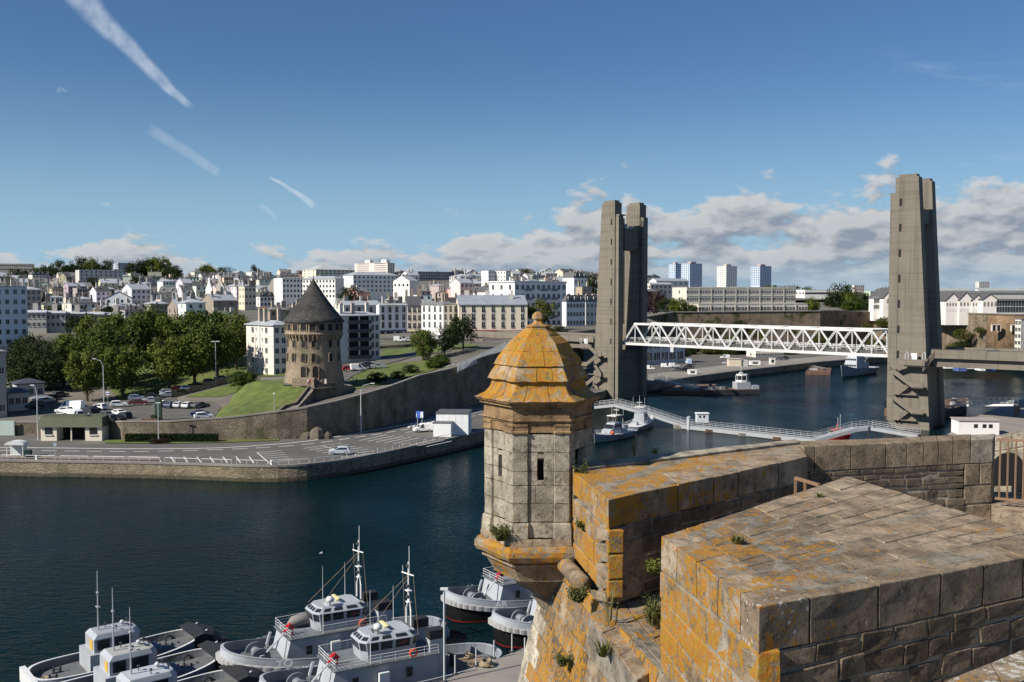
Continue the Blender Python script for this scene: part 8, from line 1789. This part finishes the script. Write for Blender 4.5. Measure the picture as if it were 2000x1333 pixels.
# navy ship
b_, s_ = G(1632, 735, 1), G(1712, 722, 1); d = b_ - s_; P = (b_ + s_) / 2; LN = 34.0
t = thing('navy_ship', 'grey navy ship with white numbers of windows moored beyond the lift span', 'ship', Vector((P.x, P.y, 0)), math.atan2(d.y, d.x)); t['label'] = 'grey navy ship moored beyond the lift span with its bow to the gangway'
sh = lambda x: 2.6 + 2.6 * (max(0, x) / 17) ** 1.6
ol = [(x, y * (1 if x < 4 else max(.04, 1 - ((x - 4) / 13) ** 1.7))) for x, y in outline(LN, 8.0, 8, 6, 8, 64)]
mb = MB(); layers(mb, ol, [(.9, .7, -.6), (.93, .82, .4)]); mb.build('hull_bottom', HULLB, t); mb = MB(); layers(mb, ol, [(.93, .82, .4), (1, 1, sh)]); mb.build('hull_side', GREY, t); mb = MB(); layers(mb, ol, [(.99, .97, lambda x: sh(x) - .4)], 0, True); mb.build('deck', DECK, t)
for (x0, x1, w, z0, z1) in ((-6, 7.5, 2.7, 2.3, 5.2), (-2, 6.8, 2.4, 5.205, 7.6), (0, 5.6, 1.9, 7.605, 9.6)):
    o = MB().hexa([(x0, -w, z0), (x1, -w, z0), (x1, w, z0), (x0, w, z0), (x0, -w, z1), (x1 - .5, -w * .95, z1), (x1 - .5, w * .95, z1), (x0, w, z1)]).build('superstructure', LGREY, t)
    for k in range(5): MB().box(x1 - .42, x1 - .05, -w * .9 + k * w * .37, -w * .9 + k * w * .37 + w * .25, z1 - 1.1, z1 - .5).build('window', GLASS, o)
MB().tube([(1, 0, 9.6), (1, 0, 15.5)], [.25, .08], 6).build('mast', LGREY, t); MB().box(.8, 1.2, -1.6, 1.6, 12.5, 12.7).build('mast_yard', LGREY, t); MB().box(-5, -3, -1, 1, 5.205, 8.4).build('funnel', GREY, t); MB().tube([(-9, 0, 2.4), (-9, 0, 5.5), (-13, 0, 7)], .2, 6).build('stern_crane', GREY, t)
# red boat
P = G(1634, 860, 0); t = thing('red_boat', 'small bright red boat under the floating walkway ramp', 'boat', P, R(200)); mb = MB(); layers(mb, outline(7, 2.8, 2.2, 4), [(.9, .85, -.3), (1, 1, 1.3)]); layers(mb, outline(7, 2.8, 2.2, 4), [(.95, .92, 1.1)], 0, True); mb.build('hull', RED, t); MB().hexa([(1.6, -1, 1.1), (1.6, 1, 1.1), (-1.6, 1, 1.1), (-1.6, -1, 1.1), (1, -.9, 2.6), (1, .9, 2.6), (-1.4, .9, 2.6), (-1.4, -.9, 2.6)]).build('cabin', RED, t); MB().box(1.0, 1.42, -.7, .7, 1.8, 2.4).build('windscreen', GLASS, t)
for y in (-.4, .4): MB().tube([(-.6, y, 2.6), (-.6, y, 6.0 if y > 0 else 5.2)], .04, 5).build('aerial', WHITE, t)
MB().tube([(0, 0, 2.6), (0, 0, 3.8)], .1, 6).build('mast', RED, t)
MB().lathe([(.02, 1.3), (.35, 1.5), (.4, 1.8), (.1, 2.0)], 8, c=(2.4, .6)).build('white_float', WHITE, t)
# ------------------------------------------------------------------ gangways and floating walkway
def gangway(name, pts, w, lab, cat='gangway', h=1.1, truss=True, mat=METAL, girder=.5):
    base = pts[0]; t = thing(name, lab, cat, Vector(base)); P = [Vector(p) - Vector(base) for p in pts]
    for i in range(len(P) - 1):
        a, b = P[i], P[i + 1]; d = b - a; dh = Vector((d.x, d.y, 0)).normalized(); nn = Vector((-dh.y, dh.x, 0)) * w / 2
        mb = MB(); mb.hexa([a - nn - Vector((0, 0, .12)), b - nn - Vector((0, 0, .12)), b + nn - Vector((0, 0, .12)), a + nn - Vector((0, 0, .12)), a - nn, b - nn, b + nn, a + nn]); mb.build('walkway', mat, t)
        for s in (-1, 1):
            mb = MB(); e = nn * s; up = Vector((0, 0, 1))
            mb.beam(a + e - up * girder * .5, b + e - up * girder * .5, .12, girder)
            for z in (.4, .75, h): mb.beam(a + e + up * z, b + e + up * z, .06, .06)
            n = max(2, int(d.length / 1.6))
            for k in range(n + 1): q = a.lerp(b, k / n) + e; mb.beam(q, q + up * h, .06, .06)
            if truss:
                for k in range(n): q, q2 = a.lerp(b, k / n) + e, a.lerp(b, (k + 1) / n) + e; mb.beam(q, q2 + up * h, .05, .05)
            mb.build('side_frame', mat, t)
    return t
WL = plain('pale aluminium', (.34, .35, .36), .5, .08, .8)
g1 = gangway('floating_walkway', [W(1166, 793, 262), W(1205, 789, 258), W(1262, 804, 252), W(1338, 829, 246)], 2.6, 'pale curved gangway dropping from the bridge tower to the pontoon', 'walkway', 1.2, False, WL, .7)
MB().box(-2.2, 2.2, -2.2, 2.2, -8, -5.1).build('support_base', CONC, g1); 
for s in (-1, 1): mb = MB(); mb.beam((5.2 + s * .6, .2, -.7), (5.2 - s * 1.6, .2, -5.6), .25, .25); mb.build('support_leg', RUST, g1)
a, b = G(1334, 829, 1.0), G(1600, 858, 1.0); g2 = gangway('pontoon_walkway', [a, a.lerp(b, .33), a.lerp(b, .66), b], 2.8, 'long floating pontoon walkway with pale railings across the harbour', 'walkway', 1.2, False, WL, .9)
for k in range(5): q = (b - a) * (k / 4); MB().box(q.x - 2.2, q.x + 2.2, q.y - 1.4, q.y + 1.4, -1.5, -.35).build('float', RUST if k % 2 else QUAYC, g2)
gangway('ramp_walkway', [G(1592, 857, 1.2), W(1668, 836, 219), W(1700, 833, 219), W(1795, 849, 213)], 2.6, 'pale humped gangway from the pontoon to the near bridge tower', 'walkway', 1.2, False, WL, .7)
t = thing('gangway_support', 'dark steel trestle holding the humped gangway', 'trestle', G(1702, 868, 0)); 
for s in (-1, 1): MB().beam((s * 1.2, 0, -1), (s * .6, 0, 4.0), .3, .3).build('leg', DMETAL, t)
MB().beam((-1, 0, 2), (1, 0, 2), .2, .2).build('cross_bar', DMETAL, t)
t = thing('pontoon_cabin', 'small white cabin on the floating pontoon walkway', 'cabin', G(1371, 825, 1.0)); MB().box(-1.5, 1.5, -.9, .9, 0, 2.2).build('wall', WALLP, t, (.62, .64, .66)); MB().box(-1.7, 1.7, -1.1, 1.1, 2.205, 2.4).build('roof', WALLP, t, (.72, .73, .74))
for x in (-.9, .1): MB().box(x, x + .5, -.93, -.905, 1.2, 1.8).build('window', GLASS, t)
MB().box(1.51, 1.6, -.3, .3, .4, 1.0).build('life_ring_box', ORANGE, t)
t = thing('pontoon_pile', 'short steel pile cap on the floating walkway', 'pile', G(1345, 832, 1.0)); MB().tube([(0, 0, -2), (0, 0, 2.0)], .45, 8).build('pile', METAL, t); MB().lathe([(.55, 2.0), (.5, 2.2), (.1, 2.4)], 8).build('cap', WL, t)
gangway('gangway', [W(1282, 741, 340), W(1362, 757, 318)], 1.8, 'grey lattice gangway sloping to the near rusty pontoon', 'gangway', 1.4, True, METAL); gangway('gangway', [W(1548, 712, 448), W(1610, 726, 425)], 1.8, 'grey lattice gangway sloping down beside the navy ship', 'gangway', 1.4, True, METAL)
ga_, gb_ = W(1866, 790, 252), W(1984, 789, 238); gangway('gangway', [ga_, gb_], 2.0, 'white lattice gangway between barge and castle pier', 'gangway', 1.5, True, WHITE)
# pier on the right
zk = 3.0
pp = [G(1886, 822, zk), G(1982, 783, zk), G(2150, 760, zk), Vector((190, 200, zk)), Vector((150, 150, zk)), G(2020, 866, zk), G(1850, 850, zk)]
patch('pier', pp, len(pp), QUAYC); mb = MB(); mb.strip(pp[:3] , [-3] * 3, [zk - .02] * 3); mb.strip([pp[6], pp[0]], [-3] * 2, [zk - .02] * 2); tag(mb.build('pier_wall', QUAYW), 'stone pier wall beside the white lattice gangway', 'quay wall')
rail(thing('pier_railing', 'white railing climbing along the pier edge', 'railing', (0, 0, 0)), [pp[1] + Vector((.4, -.4, 0)), pp[2] + Vector((.4, -.6, 1.0))], 1.2, r=.05, step=2)
t = thing('pier_block', 'concrete gate post standing on the pier', 'post', G(1986, 812, zk)); MB().box(-.5, .5, -.4, .4, 0, 2.6).build('post_body', CONC, t); MB().box(.1, .4, -.42, -.405, 1.0, 2.0).build('niche', DARK, t)
P = G(1872, 849, zk); t = thing('pier_building', 'flat-roofed white building with two dark windows on the pier', 'building', P, R(-5)); MB().box(0, 8.5, 0, 4.5, 0, 3.0).build('wall', WALLP, t, (.78, .74, .70)); MB().box(-.2, 8.8, -.25, 4.8, 3.005, 3.25).build('roof', SLATE, t, (.34, .30, .27))
for x in (3.2, 5.0, 6.3): MB().box(x, x + .8, -.05, -.003, 1.5, 2.3).build('window', DARK, t)
